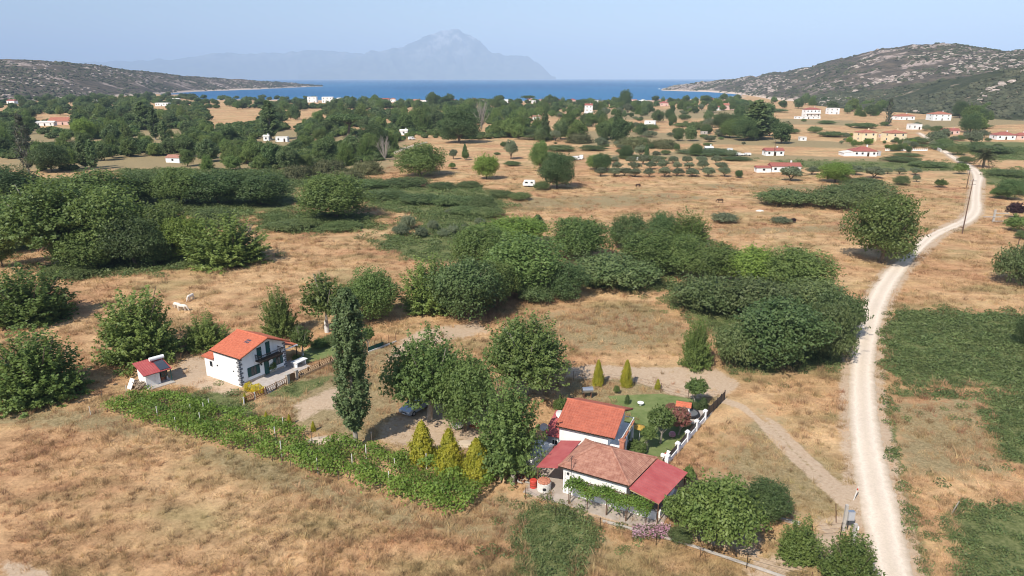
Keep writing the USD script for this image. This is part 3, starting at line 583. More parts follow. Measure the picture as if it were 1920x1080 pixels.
def ground_sheet():
    az = np.radians(np.concatenate([np.linspace(-180, -44, 22, endpoint=False), np.linspace(-44, 44, 640), np.linspace(44, 180, 23)[1:-1]]))
    r = np.concatenate([[0.5, 6, 15, 24], np.geomspace(30, 1500, 460), [1700, 2000, 2400, 3000, 4000, 5000]])
    A, R = np.meshgrid(az, r, indexing='ij'); x, y = (R * np.sin(A)).ravel(), (R * np.cos(A)).ravel()
    near = np.exp(-(np.hypot(x, y) / 400) ** 2)
    z = lift(x, y) + 0.10 * near * (meshkit.fbm(np.stack([x, y, 0 * x], 1) * 0.55, 3, 4) - 0.5)
    fa = np.hypot(x, y) > 600
    k = np.nonzero(fa)[0]; p = shapely.points(x[k], y[k]); d = shapely.distance(sea_area.boundary, p) * np.where(shapely.contains_xy(sea_area, x[k], y[k]), 1, -1)
    z[k] -= 4 * np.clip((d + 6) / 30, 0, 1); z[np.hypot(x, y) > 3500] -= 4
    na, nr = len(az), len(r); i, j = np.meshgrid(np.arange(na), np.arange(nr - 1), indexing='ij'); i2 = (i + 1) % na
    f = np.stack([i * nr + j, i * nr + j + 1, i2 * nr + j + 1, i2 * nr + j], -1).reshape(-1, 4)[:, ::-1]
    f = f[:, ::-1]
    v = np.stack([x, y, z], 1)
    tri = np.vstack([f[:, [0, 2, 1]], f[:, [0, 3, 2]]])
    m = usdkit.mesh(stage, '/World/ground', (v, tri), MAT['field'], True); tag(m.GetPrim(), 'dry straw coloured fields of the flat valley floor', 'ground', None, 'structure')
    road = LineString([(ground_at(*a)[:2] + ground_at(*b)[:2]) / 2 for a, b in zip(ROAD_L, ROAD_R)]); bare = np.maximum(soft(x, y, BARE), 1.55 * soft(x, y, [(q, .6) for q, _ in TRACK])); k = np.nonzero((y > 30) & (y < 560) & (x > 20) & (x < 330))[0]
    bare[k] = np.maximum(bare[k], np.clip(0.5 - (shapely.distance(road, shapely.points(x[k], y[k])) - 3.0) / 1.6, 0, 1))
    c = np.stack([soft(x, y, GREEN), bare, soft(x, y, WORN)], 1).astype(np.float32)
    UsdGeom.PrimvarsAPI(m).CreatePrimvar('cover', Sdf.ValueTypeNames.Color3fArray, 'vertex').Set(Vt.Vec3fArray.FromNumpy(c))


ground_sheet()
a = np.linspace(0, 2 * np.pi, 73)[:-1]; v = [[0, 0, -1.0]]
for rr in (1000, 2500, 6000, 15000, 58000): v += [[rr * math.cos(k), rr * math.sin(k), -1.0] for k in a]
f = [[0, 1 + k, 1 + (k + 1) % 72] for k in range(72)]
for q in range(4):
    for k in range(72): i, j = 1 + q * 72 + k, 1 + q * 72 + (k + 1) % 72; f += [[i, i + 72, j + 72], [i, j + 72, j]]
single('sea', (np.array(v), np.array(f)), 'sea', 'deep blue open sea beyond the bay', 'sea', kind='structure')


def far_dir(px): d = ground_at(px, 150)[:2]; return d / np.linalg.norm(d)


def hill(name, label, material, crest, base, back, amp, fscale, seed, nx=260, nd=70, expo=0.85, deep=-4.0, ridged=False, jag=0.0):
    """Terrain that rises from its foot to a crest and falls away behind; crest: (column, row, metres away), base: (column, metres away)."""
    cx, cy, cd = np.array(crest, float).T; bx, bd = np.array(base, float).T; P = np.zeros((nx, nd, 3)); S = np.concatenate([np.linspace(0, 1, nd * 3 // 4), np.linspace(1, 2, nd - nd * 3 // 4 + 1)[1:]])
    for i, px in enumerate(np.linspace(cx[0], cx[-1], nx)):
        D = np.interp(px, cx, cd); d0 = np.interp(px, bx, bd); u = far_dir(px); top = height_to(np.array([*(u * D), 0.0]), np.interp(px, cx, cy) + jag * (meshkit.fbm(np.array([[px * 0.06, 3.1, 0.0]]), 4, seed)[0] - 0.5) * 2)
        d = np.where(S <= 1, d0 + (D - d0) * S, D + back * (S - 1)); h = np.where(S <= 1, np.clip(S, 0, 1) ** expo, 1 - 0.75 * (S - 1) ** 1.5)
        P[i, :, :2] = u * d[:, None]; P[i, :, 2] = deep + (top - deep) * h
    q = P.reshape(-1, 3); n = meshkit.fbm(np.stack([q[:, 0], q[:, 1], 0 * q[:, 0]], 1) * fscale, 5, seed)
    if ridged: n = 1 - np.abs(2 * n - 1) * 2.2
    w = np.clip((q[:, 2] - deep) / (0.35 * (q[:, 2].max() - deep)), 0, 1).reshape(nx, nd) * np.where(S <= 1, 1 - 0.75 * S ** 4, 0.25)[None]
    q[:, 2] += (n - (0.5 if not ridged else 0.6)) * amp * w.ravel()
    i, j = np.meshgrid(np.arange(nx - 1), np.arange(nd - 1), indexing='ij'); f = np.stack([i * nd + j, (i + 1) * nd + j, (i + 1) * nd + j + 1, i * nd + j + 1], -1).reshape(-1, 4)
    single(name, (q, f), material, label, 'hill', kind='structure', smooth=True)
    return q.reshape(nx, nd, 3), S


HR = hill('hill', 'rocky scrub covered hill rising on the right of the bay', 'hill_scrub_land',
          [(1240, 169, 2640), (1256, 163, 2700), (1290, 157, 2700), (1330, 152, 2650), (1380, 147, 2550), (1430, 140, 2450), (1480, 133, 2300), (1530, 122, 2150), (1580, 108, 2050), (1640, 93, 1950), (1700, 84, 1900), (1780, 82, 1850), (1830, 90, 1800), (1870, 95, 1750), (1920, 93, 1700), (2100, 85, 1650), (2400, 110, 1600)],
          [(1240, 2500), (1252, 2480), (1330, 2300), (1395, 1900), (1450, 1450), (1550, 1250), (1920, 1000), (2400, 900)], 700, 30, 0.007, 5, nx=420, nd=90, jag=2.6)
HF = hill('hill', 'lower dark green scrub slope in front of the rocky hill', 'hill_dark_land',
          [(1530, 180, 1350), (1600, 172, 1330), (1680, 164, 1280), (1740, 155, 1230), (1800, 145, 1180), (1860, 135, 1120), (1920, 128, 1080), (2050, 112, 1050), (2400, 112, 1000)],
          [(1530, 1150), (1600, 1020), (1700, 960), (1800, 900), (1920, 850), (2400, 800)], 300, 13, 0.012, 8, nx=220, jag=2.6)
HL = hill('hill', 'low scrubby headland sloping down to the sea on the left', 'hill_scrub_land',
          [(-500, 122, 2000), (-300, 118, 2100), (-100, 111, 2200), (0, 111, 2250), (60, 111, 2300), (120, 115, 2350), (180, 121, 2450), (250, 131, 2600), (330, 140, 2800), (400, 146, 3000), (480, 151, 3300), (540, 154.5, 3600), (604, 160.5, 3950)],
          [(-500, 1450), (0, 1500), (120, 1650), (250, 1950), (330, 2300), (380, 2550), (480, 2900), (604, 3900)], 700, 16, 0.007, 15, nx=360, jag=1.6)
hill('mountain', 'hazy pale blue pyramid mountain across the sea', 'mountain_land',
     [(560, 140, 31500), (620, 120, 31500), (660, 108, 31500), (690, 98, 31500), (718, 98, 31500), (735, 91, 31500), (760, 87, 31500), (800, 71, 31500), (815, 66, 31500), (830, 58, 31500), (840, 57, 31500), (852, 53, 31500), (864, 56, 31500), (872, 62, 31500), (884, 66, 31500), (895, 74, 31500), (920, 93, 31500), (945, 103, 31500), (970, 102, 31500), (990, 107, 31500), (1010, 122, 31500), (1042, 144, 31500)],
     [(560, 28500), (1042, 29500)], 4000, 420, 0.0011, 21, nx=420, nd=110, expo=1.0, ridged=True, jag=4.5)
hill('mountain', 'long faint blue coastal range beside the pyramid mountain', 'mountain_land',
     [(100, 126, 40000), (180, 116, 39000), (260, 114, 38000), (340, 110, 36500), (385, 103, 36000), (430, 98, 35500), (470, 100, 35000), (510, 100, 35000), (560, 97, 34500), (610, 93, 34500), (640, 97, 34500), (680, 98, 34500), (720, 100, 34500), (800, 110, 34500), (880, 130, 34500)],
     [(100, 36000), (400, 33000), (880, 32500)], 4000, 260, 0.0011, 33, nx=320, nd=70, ridged=True, jag=3.0)

b = M().box(-59500, -59500, -10.0, 59500, 59500, 2350)
single('haze', b, 'air', 'pale summer haze that fades the far mountains', 'haze', kind='stuff')


def instancer(name, protos, material, pts, scales, rots, label, cat, tilt=None):
    pi = UsdGeom.PointInstancer.Define(stage, fresh('/World', name)); path = str(pi.GetPath()); tag(pi.GetPrim(), label, cat, None, 'stuff')
    targets = []
    for k, pm in enumerate(protos):
        mm = material[k] if isinstance(material, (list, tuple)) else material
        targets.append(usdkit.mesh(stage, f'{path}/{name}_piece_{k:03d}', pm, MAT[mm], False).GetPath())
    pi.CreatePrototypesRel().SetTargets(targets)
    rng = np.random.default_rng(len(pts)); n = len(pts)
    pi.CreateProtoIndicesAttr(Vt.IntArray.FromNumpy(tilt if tilt is not None else rng.integers(0, len(protos), n).astype(np.int32)))
    pi.CreatePositionsAttr(Vt.Vec3fArray.FromNumpy(np.asarray(pts, np.float32))); pi.CreateScalesAttr(Vt.Vec3fArray.FromNumpy(np.asarray(scales, np.float32)))
    pi.CreateOrientationsAttr(Vt.QuathArray([Gf.Quath(float(math.cos(q / 2)), 0.0, 0.0, float(math.sin(q / 2))) for q in rots]))


def blob(seed, sub=2, rough=0.5):
    s = trimesh.creation.icosphere(sub); v = s.vertices * (0.7 + rough * meshkit.noise(s.vertices * 2.3 + seed * 7.0, seed))[:, None]
    v[:, 2] *= 0.75; return v, s.faces


def scatter_hill(H, n, smax, rng):
    q, S = H; nx, nd, _ = q.shape; i = rng.integers(0, nx - 1, n); j = rng.integers(0, int(nd * 0.75), n); a, b = rng.uniform(0, 1, (2, n, 1))
    return (q[i, j] * (1 - a) + q[i + 1, j] * a) * (1 - b) + (q[i, j + 1] * (1 - a) + q[i + 1, j + 1] * a) * b


rng = np.random.default_rng(8)
pts = np.vstack([scatter_hill(HR, 9000, 1, rng), scatter_hill(HF, 8000, 1, rng), scatter_hill(HL, 8000, 1, rng)])
dens = meshkit.fbm(pts * [0.012, 0.012, 0], 4, 3); ok = (pts[:, 2] > 1.0) & (dens > 0.40); pts = pts[ok]
s = rng.uniform(1.4, 4.6, len(pts)); instancer('hill_scrub', [blob(k, 1) for k in range(4)], 'scrub_leaf', pts, np.stack([s, s, s * rng.uniform(0.6, 1.0, len(s))], 1), rng.uniform(0, 6.28, len(pts)), 'dark maquis scrub dotted over the rocky hills', 'scrub')
pts = np.vstack([scatter_hill(HR, 5200, 1, rng), scatter_hill(HF, 1100, 1, rng), scatter_hill(HL, 1500, 1, rng)])
dens = meshkit.fbm(pts * [0.012, 0.012, 0] + 5, 4, 9); ok = (pts[:, 2] > 0.5) & (dens > 0.55); pts = pts[ok]
s = rng.uniform(0.8, 3.6, len(pts)) ; instancer('hill_rock', [blob(k + 20, 1, 0.9) for k in range(3)], 'boulder', pts, np.stack([s * 1.3, s, s * 0.8], 1), rng.uniform(0, 6.28, len(pts)), 'pale boulders lying among the scrub of the hills', 'rocks')

# ------------------------------------------------------------------ the dirt road and the wheel tracks


def ribbon(name, label, cat, left, right, m, up, cross=9, seed=1, ragged=0.25):
    Lp = np.array([ground_at(*p)[:2] for p in left]); Rp = np.array([ground_at(*p)[:2] for p in right])
    def dense(P):
        from scipy.interpolate import PchipInterpolator
        t = np.concatenate([[0], np.cumsum(np.linalg.norm(np.diff(P, axis=0), axis=1))]); t /= t[-1]; return PchipInterpolator(t, P)
    n = 420; t = np.linspace(0, 1, n) ** 1.6; a, b = dense(Lp)(t), dense(Rp)(t)
    s = np.linspace(0, 1, cross); q = a[:, None] * (1 - s)[None, :, None] + b[:, None] * s[None, :, None]
    w = unit(b - a); rag = (meshkit.fbm(np.stack([q[:, 0, 0], q[:, 0, 1], 0 * t], 1) * 1.7, 4, seed) - 0.5) * 2 * ragged; rag2 = (meshkit.fbm(np.stack([q[:, -1, 0], q[:, -1, 1], 0 * t + 3], 1) * 1.7, 4, seed) - 0.5) * 2 * ragged
    q[:, 0] += w * rag[:, None]; q[:, -1] += w * rag2[:, None]
    crown = (1 - (2 * s - 1) ** 2) * up + 0.012; z = lift(q[..., 0], q[..., 1]) + crown[None] + 0.035
    rut = np.exp(-((np.abs(2 * s - 1) - 0.42) / 0.14) ** 2) * 0.03; z = z - rut[None] * (1 if up > 0.05 else 0)
    z[:, 0] -= 0.1; z[:, -1] -= 0.1
    v = np.concatenate([q, z[..., None]], -1).reshape(-1, 3); i, j = np.meshgrid(np.arange(n - 1), np.arange(cross - 1), indexing='ij')
    f = np.stack([i * cross + j, i * cross + j + 1, (i + 1) * cross + j + 1, (i + 1) * cross + j], -1).reshape(-1, 4)
    p = usdkit.mesh(stage, fresh('/World', name), (v, f), MAT[m], True, uv=np.stack([np.tile(s, n), np.repeat(t, cross)], 1)).GetPrim(); tag(p, label, cat, None, 'structure')


ribbon('dirt_road', 'pale dirt road winding from the foreground towards the villas', 'road', ROAD_L, ROAD_R, 'road_dirt', 0.10, cross=17, seed=4, ragged=0.6)
ribbon('path', 'pale lane between hedges in the middle distance', 'path', [(722, 291), (745, 281), (770, 272), (800, 265)], [(724, 295), (752, 284), (780, 275), (802, 268)], 'track_dirt', 0.02, cross=5)

# ------------------------------------------------------------------ trees and bushes of the photograph, one by one
# kind, name, label, category, foot (column, row), width in pixels, row of the top
TREES = [
    ('mulberry_a', 'mulberry_tree', 'spiky leafy tree at the left edge, uphill of the two others there', 'tree', 62, 600, 172, 498),
    ('mulberry_b', 'mulberry_tree', 'spiky leafy tree at the left edge, level with the shed', 'tree', 72, 745, 185, 622),
    ('mulberry_c', 'mulberry_tree', 'large spiky leafy tree right behind the little red roofed shed', 'tree', 267, 672, 165, 547),
    ('mulberry_a', 'mulberry_tree', 'smaller spiky tree between the shed tree and the first white house', 'tree', 386, 650, 92, 590),
    ('mulberry_b', 'mulberry_tree', 'small dense tree with its foot hidden behind the first house roof', 'tree', 528, 628, 72, 540),
    ('whitewashed_tree', 'whitewashed_tree', 'open young tree with whitewashed trunk behind the lawn', 'tree', 613, 622, 92, 516),
    ('whitewashed_tree', 'whitewashed_tree', 'little tree with whitewashed trunk on the lawn beside the porch', 'tree', 568, 666, 46, 612),
    ('walnut_a', 'walnut_tree', 'round walnut tree with a dark shadow behind the poplar', 'tree', 700, 598, 112, 502),
    ('garden_tree', 'garden_tree', 'little clipped tree half hidden by the poplar beside the green net', 'tree', 692, 658, 28, 612),
    ('poplar', 'poplar_tree', 'tall columnar poplar with pale trunk standing above the vineyard', 'tree', 668, 838, 72, 543),
    ('tall_walnut', 'walnut_tree', 'large walnut tree that shades the parked car', 'tree', 806, 787, 178, 628),
    ('walnut_c', 'walnut_tree', 'large walnut tree between the car tree and the second house', 'tree', 873, 807, 130, 668),
    ('tall_walnut', 'mulberry_tree', 'broad spiky tree behind the walnuts, left of the garden lane', 'tree', 985, 742, 185, 598),
    ('acacia', 'acacia_tree', 'dark feathery tree left of the second house, leaning over the grey outbuilding', 'tree', 955, 885, 138, 711),
    ('round_bush_a', 'bush', 'round green bush behind the satellite dish of the second house', 'bush', 1052, 778, 32, 742),
    ('golden_cypress', 'golden_cypress', 'golden cone cypress, nearest to the poplar of the three in a row', 'conifer', 793, 866, 60, 792),
    ('golden_cypress', 'golden_cypress', 'golden cone cypress, middle one of the three in a row', 'conifer', 843, 884, 62, 806),
    ('golden_cypress', 'golden_cypress', 'golden cone cypress nearest to the feathery tree, last of three in a row', 'conifer', 894, 895, 68, 825),
    ('round_bush_b', 'bush', 'dark green bush pressed against the back of the third golden cypress', 'bush', 903, 868, 48, 815),
    ('golden_cypress', 'golden_cypress', 'lone golden cypress on the lawn edge of the second house', 'conifer', 1174, 724, 27, 676),
    ('golden_cypress', 'golden_cypress', 'golden cypress behind the ridge of the second house', 'conifer', 1121, 722, 25, 676),
    ('golden_cypress', 'golden_cypress', 'tiny golden conifer by the wire fence of the garden', 'conifer', 1233, 728, 13, 711),
    ('garden_tree', 'garden_tree', 'bushy green tree beside the brick barbecue, in front of plum shade', 'tree', 1304, 762, 46, 711),
    ('garden_tree', 'garden_tree', 'leafy garden tree on the lawn right of the second house', 'tree', 1238, 832, 56, 764),
    ('flowering_tree', 'flowering_tree', 'small flowering tree with reddish blossom next to the round trampoline', 'tree', 1272, 815, 46, 764),
    ('garden_tree', 'garden_tree', 'small round tree with pale trunk in front of the second house gable', 'tree', 1214, 846, 32, 800),
    ('round_bush_a', 'bush', 'low green bush between the third roof and the small round tree', 'bush', 1192, 850, 44, 826),
    ('flowering_tree', 'shrub', 'reddish shrub behind the barbecue with orange roof', 'shrub', 1258, 776, 26, 757),
    ('dark_cone', 'bush', 'dark little cone bush on the lawn behind the second house', 'bush', 1176, 756, 12, 740),
    ('round_bush_b', 'bush', 'small bush at the lawn corner behind the second house roof', 'bush', 1156, 737, 14, 722),
    ('dark_cone', 'bush', 'dark round bush beside the barbecue near the dark metal fence', 'bush', 1318, 768, 22, 746),
    ('bramble_a', 'bush', 'dark low bush under the garden tree behind the trampoline', 'bush', 1300, 770, 26, 752),
    ('round_bush_a', 'bush', 'bush with white blossom against the white wall by the scooter', 'bush', 1278, 800, 30, 776),
    ('mulberry_c', 'mulberry_tree', 'young spiky tree with thin trunk left of the big round thicket', 'tree', 1304, 688, 66, 598),
    ('walnut_b', 'walnut_tree', 'large round walnut tree beside the bend of the dirt road', 'tree', 1652, 492, 150, 366),
    ('fig', 'fig_tree', 'broad pale green fig tree right of the red porch roof', 'tree', 1338, 1018, 178, 905),
    ('round_bush_a', 'bush', 'leafy bush between the red porch roof and the fig tree', 'bush', 1272, 982, 72, 925),
    ('dark_tree_a', 'small_tree', 'round dark green tree right behind the fig tree', 'tree', 1436, 972, 96, 903),
    ('mulberry_a', 'small_tree', 'round tree with short trunk between the fig tree and the road', 'tree', 1496, 1046, 88, 974),
    ('mulberry_b', 'small_tree', 'spiky tree cut by the bottom edge beside the road', 'tree', 1590, 1096, 118, 1006),
    ('bramble_b', 'bush', 'low bush in front of the fig tree beside the pink flowers', 'bush', 1276, 1014, 52, 990),
    ('bramble_c', 'bush', 'low bright bush under the spiky tree at the bottom edge', 'bush', 1558, 1088, 50, 1052),
    ('round_bush_b', 'bush', 'bush against the far corner of the red porch roof', 'bush', 1290, 905, 26, 872),
    ('round_bush_a', 'bush', 'green shrub in front of the door of the first house', 'shrub', 507, 698, 28, 674),
    ('round_bush_b', 'bush', 'dark hedge bush between the porch and the small whitewashed tree', 'bush', 600, 652, 36, 634),
    ('bramble_c', 'bush', 'low hedge at the far edge of the green lawn', 'bush', 625, 642, 60, 630),
    ('round_bush_a', 'bush', 'small flower bush at the lawn end of the patio', 'bush', 556, 676, 18, 664),
    # the big grove on the left
    ('tall_walnut', 'grove_tree', 'tallest pale green tree of the left grove, around the bare trunks', 'tree', 110, 498, 190, 338),
    ('walnut_c', 'grove_tree', 'big tree of the left grove right of the bare branches', 'tree', 205, 490, 160, 350),
    ('bare_tree', 'bare_tree', 'bare pale branches sticking out of the left grove', 'tree', 150, 478, 70, 352),
    ('walnut_a', 'grove_tree', 'tree in front of the bare branches at the foot of the left grove', 'tree', 165, 503, 120, 428),
    ('dark_tree_b', 'grove_tree', 'dark tree at the sunny edge of the left grove, third from its right end', 'tree', 255, 498, 110, 400),
    ('walnut_b', 'grove_tree', 'yellowish tree in the right half of the left grove', 'tree', 310, 480, 120, 378),
    ('dark_tree_c', 'grove_tree', 'blue green tree low in the right half of the left grove', 'tree', 290, 496, 80, 430),
    ('bright_tree_a', 'grove_tree', 'lighter tree second from the right end of the left grove', 'tree', 355, 486, 100, 405),
    ('mulberry_a', 'grove_tree', 'spreading tree at the right end of the left grove with shadow', 'tree', 430, 492, 150, 402),
    ('bramble_a', 'bush', 'shrubby growth on top of the right end of the left grove', 'bush', 400, 425, 90, 388),
    ('walnut_c', 'grove_tree', 'tree at the far left edge of the left grove', 'tree', 20, 470, 120, 372),
    ('dark_tree_a', 'conifer_tree', 'dark brownish conifer cut by the left edge', 'tree', 4, 500, 60, 415),
    ('bramble_c', 'bush', 'green skirt of brambles at the foot of the left grove', 'bush', 130, 515, 120, 498),
    ('dark_tree_b', 'round_tree', 'round dark tree above the left grove at the left edge', 'tree', 18, 372, 110, 312),
    ('walnut_a', 'grove_tree', 'tree filling the top of the left grove behind the bare branches', 'tree', 175, 400, 170, 320),
    ('dark_tree_a', 'hedge_tree', 'leftmost tree of the dense tree row behind the left grove', 'tree', 262, 384, 105, 322),
    ('walnut_b', 'hedge_tree', 'second tree from the left of the dense tree row behind the left grove', 'tree', 338, 384, 110, 316),
    ('dark_tree_c', 'hedge_tree', 'third tree from the left of the dense tree row behind the left grove', 'tree', 410, 384, 110, 320),
    ('dark_tree_b', 'hedge_tree', 'right end tree of the dense tree row behind the left grove', 'tree', 488, 382, 120, 322),
    ('walnut_c', 'walnut_tree', 'big dense tree alone in the dry field above the first house', 'tree', 630, 410, 150, 326),
    ('walnut_a', 'walnut_tree', 'big rounded tree beside the pale lane in the middle distance', 'tree', 787, 330, 108, 268),
    ('bright_tree_b', 'young_tree', 'half yellow tree right of the rounded tree by the lane', 'tree', 912, 336, 56, 289),
    ('dark_tree_a', 'walnut_tree', 'dark tree sheltering the white caravan', 'tree', 1045, 353, 80, 286),
    ('bramble_b', 'bush', 'low bush in front of the caravan tree', 'bush', 1016, 356, 36, 340),
    # the grove in the middle
    ('bright_tree_a', 'grove_tree', 'bright yellow green tree on top of the middle grove', 'tree', 962, 460, 130, 408),
    ('dark_cone', 'grove_tree', 'small dark cone tree on top of the middle grove', 'tree', 1008, 434, 30, 403),
    ('walnut_b', 'grove_tree', 'rounded tree at the top right of the middle grove', 'tree', 1082, 486, 126, 410),
    ('walnut_c', 'grove_tree', 'tree at the upper left of the middle grove', 'tree', 905, 500, 120, 422),
    ('walnut_a', 'grove_tree', 'largest tree in the heart of the middle grove', 'tree', 985, 545, 165, 440),
    ('mulberry_b', 'grove_tree', 'left front tree of the middle grove facing the poplar', 'tree', 812, 578, 120, 484),
    ('dark_tree_c', 'grove_tree', 'front tree of the middle grove with pale trunk foot', 'tree', 880, 598, 140, 490),
    ('walnut_b', 'grove_tree', 'dark front tree of the middle grove above the walnuts', 'tree', 925, 575, 90, 490),
    ('dark_tree_b', 'grove_tree', 'low tree at the front right of the middle grove with its shadow', 'tree', 1062, 558, 80, 490),
    ('bramble_a', 'bramble', 'bramble patch under the leaning trunk of the middle grove', 'bush', 1005, 566, 70, 540),
    ('bramble_b', 'bramble', 'wide low bramble patch between the middle grove and the round trees', 'bush', 1150, 532, 170, 488),
    ('dark_tree_a', 'round_tree', 'left one of two umbrella shaped trees above the bramble patch', 'tree', 1178, 468, 74, 402),
    ('dark_tree_b', 'round_tree', 'right one of two umbrella shaped trees above the bramble patch', 'tree', 1240, 448, 62, 398),
    ('mulberry_a', 'round_tree', 'bushy tree with feathery top right of the umbrella shaped trees', 'tree', 1292, 456, 84, 396),
    ('walnut_c', 'grove_tree', 'tree below the umbrella shaped trees, left of the dead twigs', 'tree', 1222, 508, 120, 432),
    ('walnut_a', 'grove_tree', 'tree below the feathery tree, at the head of the long thicket', 'tree', 1275, 515, 110, 440),
    ('walnut_b', 'grove_tree', 'left tree of the pair with grey dead twigs in the long thicket', 'tree', 1340, 528, 110, 458),
    ('bright_tree_b', 'grove_tree', 'middle tree of the long thicket toward the road', 'tree', 1405, 535, 110, 462),
    ('walnut_c', 'grove_tree', 'broad tree at the road end of the long thicket', 'tree', 1492, 548, 140, 468),
    ('bramble_a', 'bramble', 'dark bramble mound at the left front of the long thicket', 'bush', 1320, 580, 140, 530),
    ('bramble_b', 'bramble', 'dark bramble mound in the centre of the long thicket', 'bush', 1420, 592, 150, 535),
    ('bramble_c', 'bramble', 'dark bramble mound below the broad tree of the long thicket', 'bush', 1520, 592, 150, 540),
    ('bramble_a', 'bramble', 'bramble mound nearest to the road in the long thicket', 'bush', 1566, 630, 100, 560),
    ('bramble_c', 'bramble', 'bramble slope between the great round thicket and the road', 'bush', 1545, 672, 110, 590),
    ('dark_tree_c', 'round_thicket', 'great dome of dark brambles and leaves left of the road', 'bush', 1450, 682, 195, 566),
    ('bramble_b', 'bramble', 'bramble skirt at the left foot of the great round thicket', 'bush', 1378, 684, 90, 622),
    # right hand fields
    ('bramble_a', 'bramble', 'left end of the flat bramble bank above the road walnut', 'bush', 1472, 383, 110, 360),
    ('bramble_b', 'bramble', 'middle of the flat bramble bank above the road walnut', 'bush', 1562, 388, 110, 360),
    ('bramble_c', 'bramble', 'right end of the flat bramble bank behind the road walnut', 'bush', 1630, 385, 120, 352),
    ('bramble_a', 'bramble', 'dark higher hump of the flat bramble bank above the road walnut', 'bush', 1590, 375, 90, 350),
    ('grey_scrub_a', 'scrub_bush', 'grey green bush alone right of the feathery tree', 'bush', 1358, 417, 56, 399),
    ('grey_scrub_b', 'scrub_bush', 'small grey green bush in the dry field left of the road walnut', 'bush', 1464, 418, 42, 406),
    ('plum', 'scrub_bush', 'tiny dark brown bush in the dry field left of the road walnut', 'bush', 1487, 417, 14, 409),
    ('dark_tree_a', 'small_tree', 'round dark tree right of the road opposite the poles', 'tree', 1890, 374, 52, 336),
    ('round_bush_b', 'bush', 'paler bush leaning on the round dark tree right of the road', 'bush', 1868, 372, 26, 350),
    ('dark_tree_b', 'small_tree', 'round dark tree cut by the right edge near the road poles', 'tree', 1922, 366, 40, 334),
    ('plum', 'plum_tree', 'dark purple leaved plum beside the white gate beams', 'tree', 1902, 410, 36, 380),
    ('round_bush_a', 'bush', 'green bush just below the purple plum', 'bush', 1904, 434, 42, 402),
    ('bramble_b', 'bramble', 'bramble bank cut by the right edge below the old post', 'bush', 1915, 535, 96, 472),
    ('dark_tree_c', 'small_tree', 'dark tree cut by the right edge at the green field', 'tree', 1926, 652, 56, 596),
    ('palm', 'palm_tree', 'squat palm tree beside the far bend of the road', 'tree', 1843, 314, 46, 278),
    ('round_bush_b', 'bush', 'green bush at the roadside opposite the palm', 'bush', 1801, 326, 30, 304),
    ('bramble_a', 'bush', 'low bush left of the palm', 'bush', 1810, 306, 34, 292),
    ('round_bush_a', 'bush', 'neat round bush in the dry field near the road poles', 'bush', 1763, 351, 24, 335),
    ('bramble_c', 'bush', 'low round bush in the dry field beyond the bramble bank', 'bush', 1690, 347, 36, 329),
    ('olive_a', 'olive_tree', 'olive tree in front of the low white house with red roof', 'tree', 1482, 339, 46, 312),
    ('bright_tree_a', 'small_tree', 'wide light green tree right of the low white house', 'tree', 1566, 342, 68, 304),
    ('olive_b', 'olive_tree', 'round olive right beside the low white house', 'tree', 1522, 327, 28, 312),
    ('olive_b', 'olive_tree', 'olive just right of the wide light green tree', 'tree', 1604, 328, 32, 311),
    ('olive_a', 'olive_tree', 'bigger olive second right of the wide light green tree', 'tree', 1638, 334, 40, 312),
    ('bramble_b', 'bush', 'low bank of shrubs below the wide light green tree', 'bush', 1620, 348, 90, 334),
    ('olive_a', 'olive_tree', 'small olive in the row before the roadside bush, left one', 'tree', 1664, 326, 20, 315),
    ('olive_b', 'olive_tree', 'small olive in the row before the roadside bush, middle one', 'tree', 1686, 327, 22, 314),
    ('olive_a', 'olive_tree', 'small olive in the row before the roadside bush, right one', 'tree', 1716, 328, 22, 314),
    ('olive_b', 'olive_tree', 'small olive standing lower than its row near the round bush', 'tree', 1718, 341, 16, 328),
    ('bramble_c', 'bush', 'dark bush by the old post at the right edge', 'bush', 1915, 448, 30, 432),
]
prng = np.random.default_rng(5)
TREES += [('bare_tree', 'bare_tree', 'grey dead twigs standing in the long thicket', 'tree', 1330, 520, 44, 452), ('bare_tree', 'bare_tree', 'pale dead branches in the right half of the left grove', 'tree', 212, 470, 46, 372), ('bare_tree', 'bare_tree', 'low dry twigs at the right tip of the left grove', 'bush', 468, 440, 26, 418)]
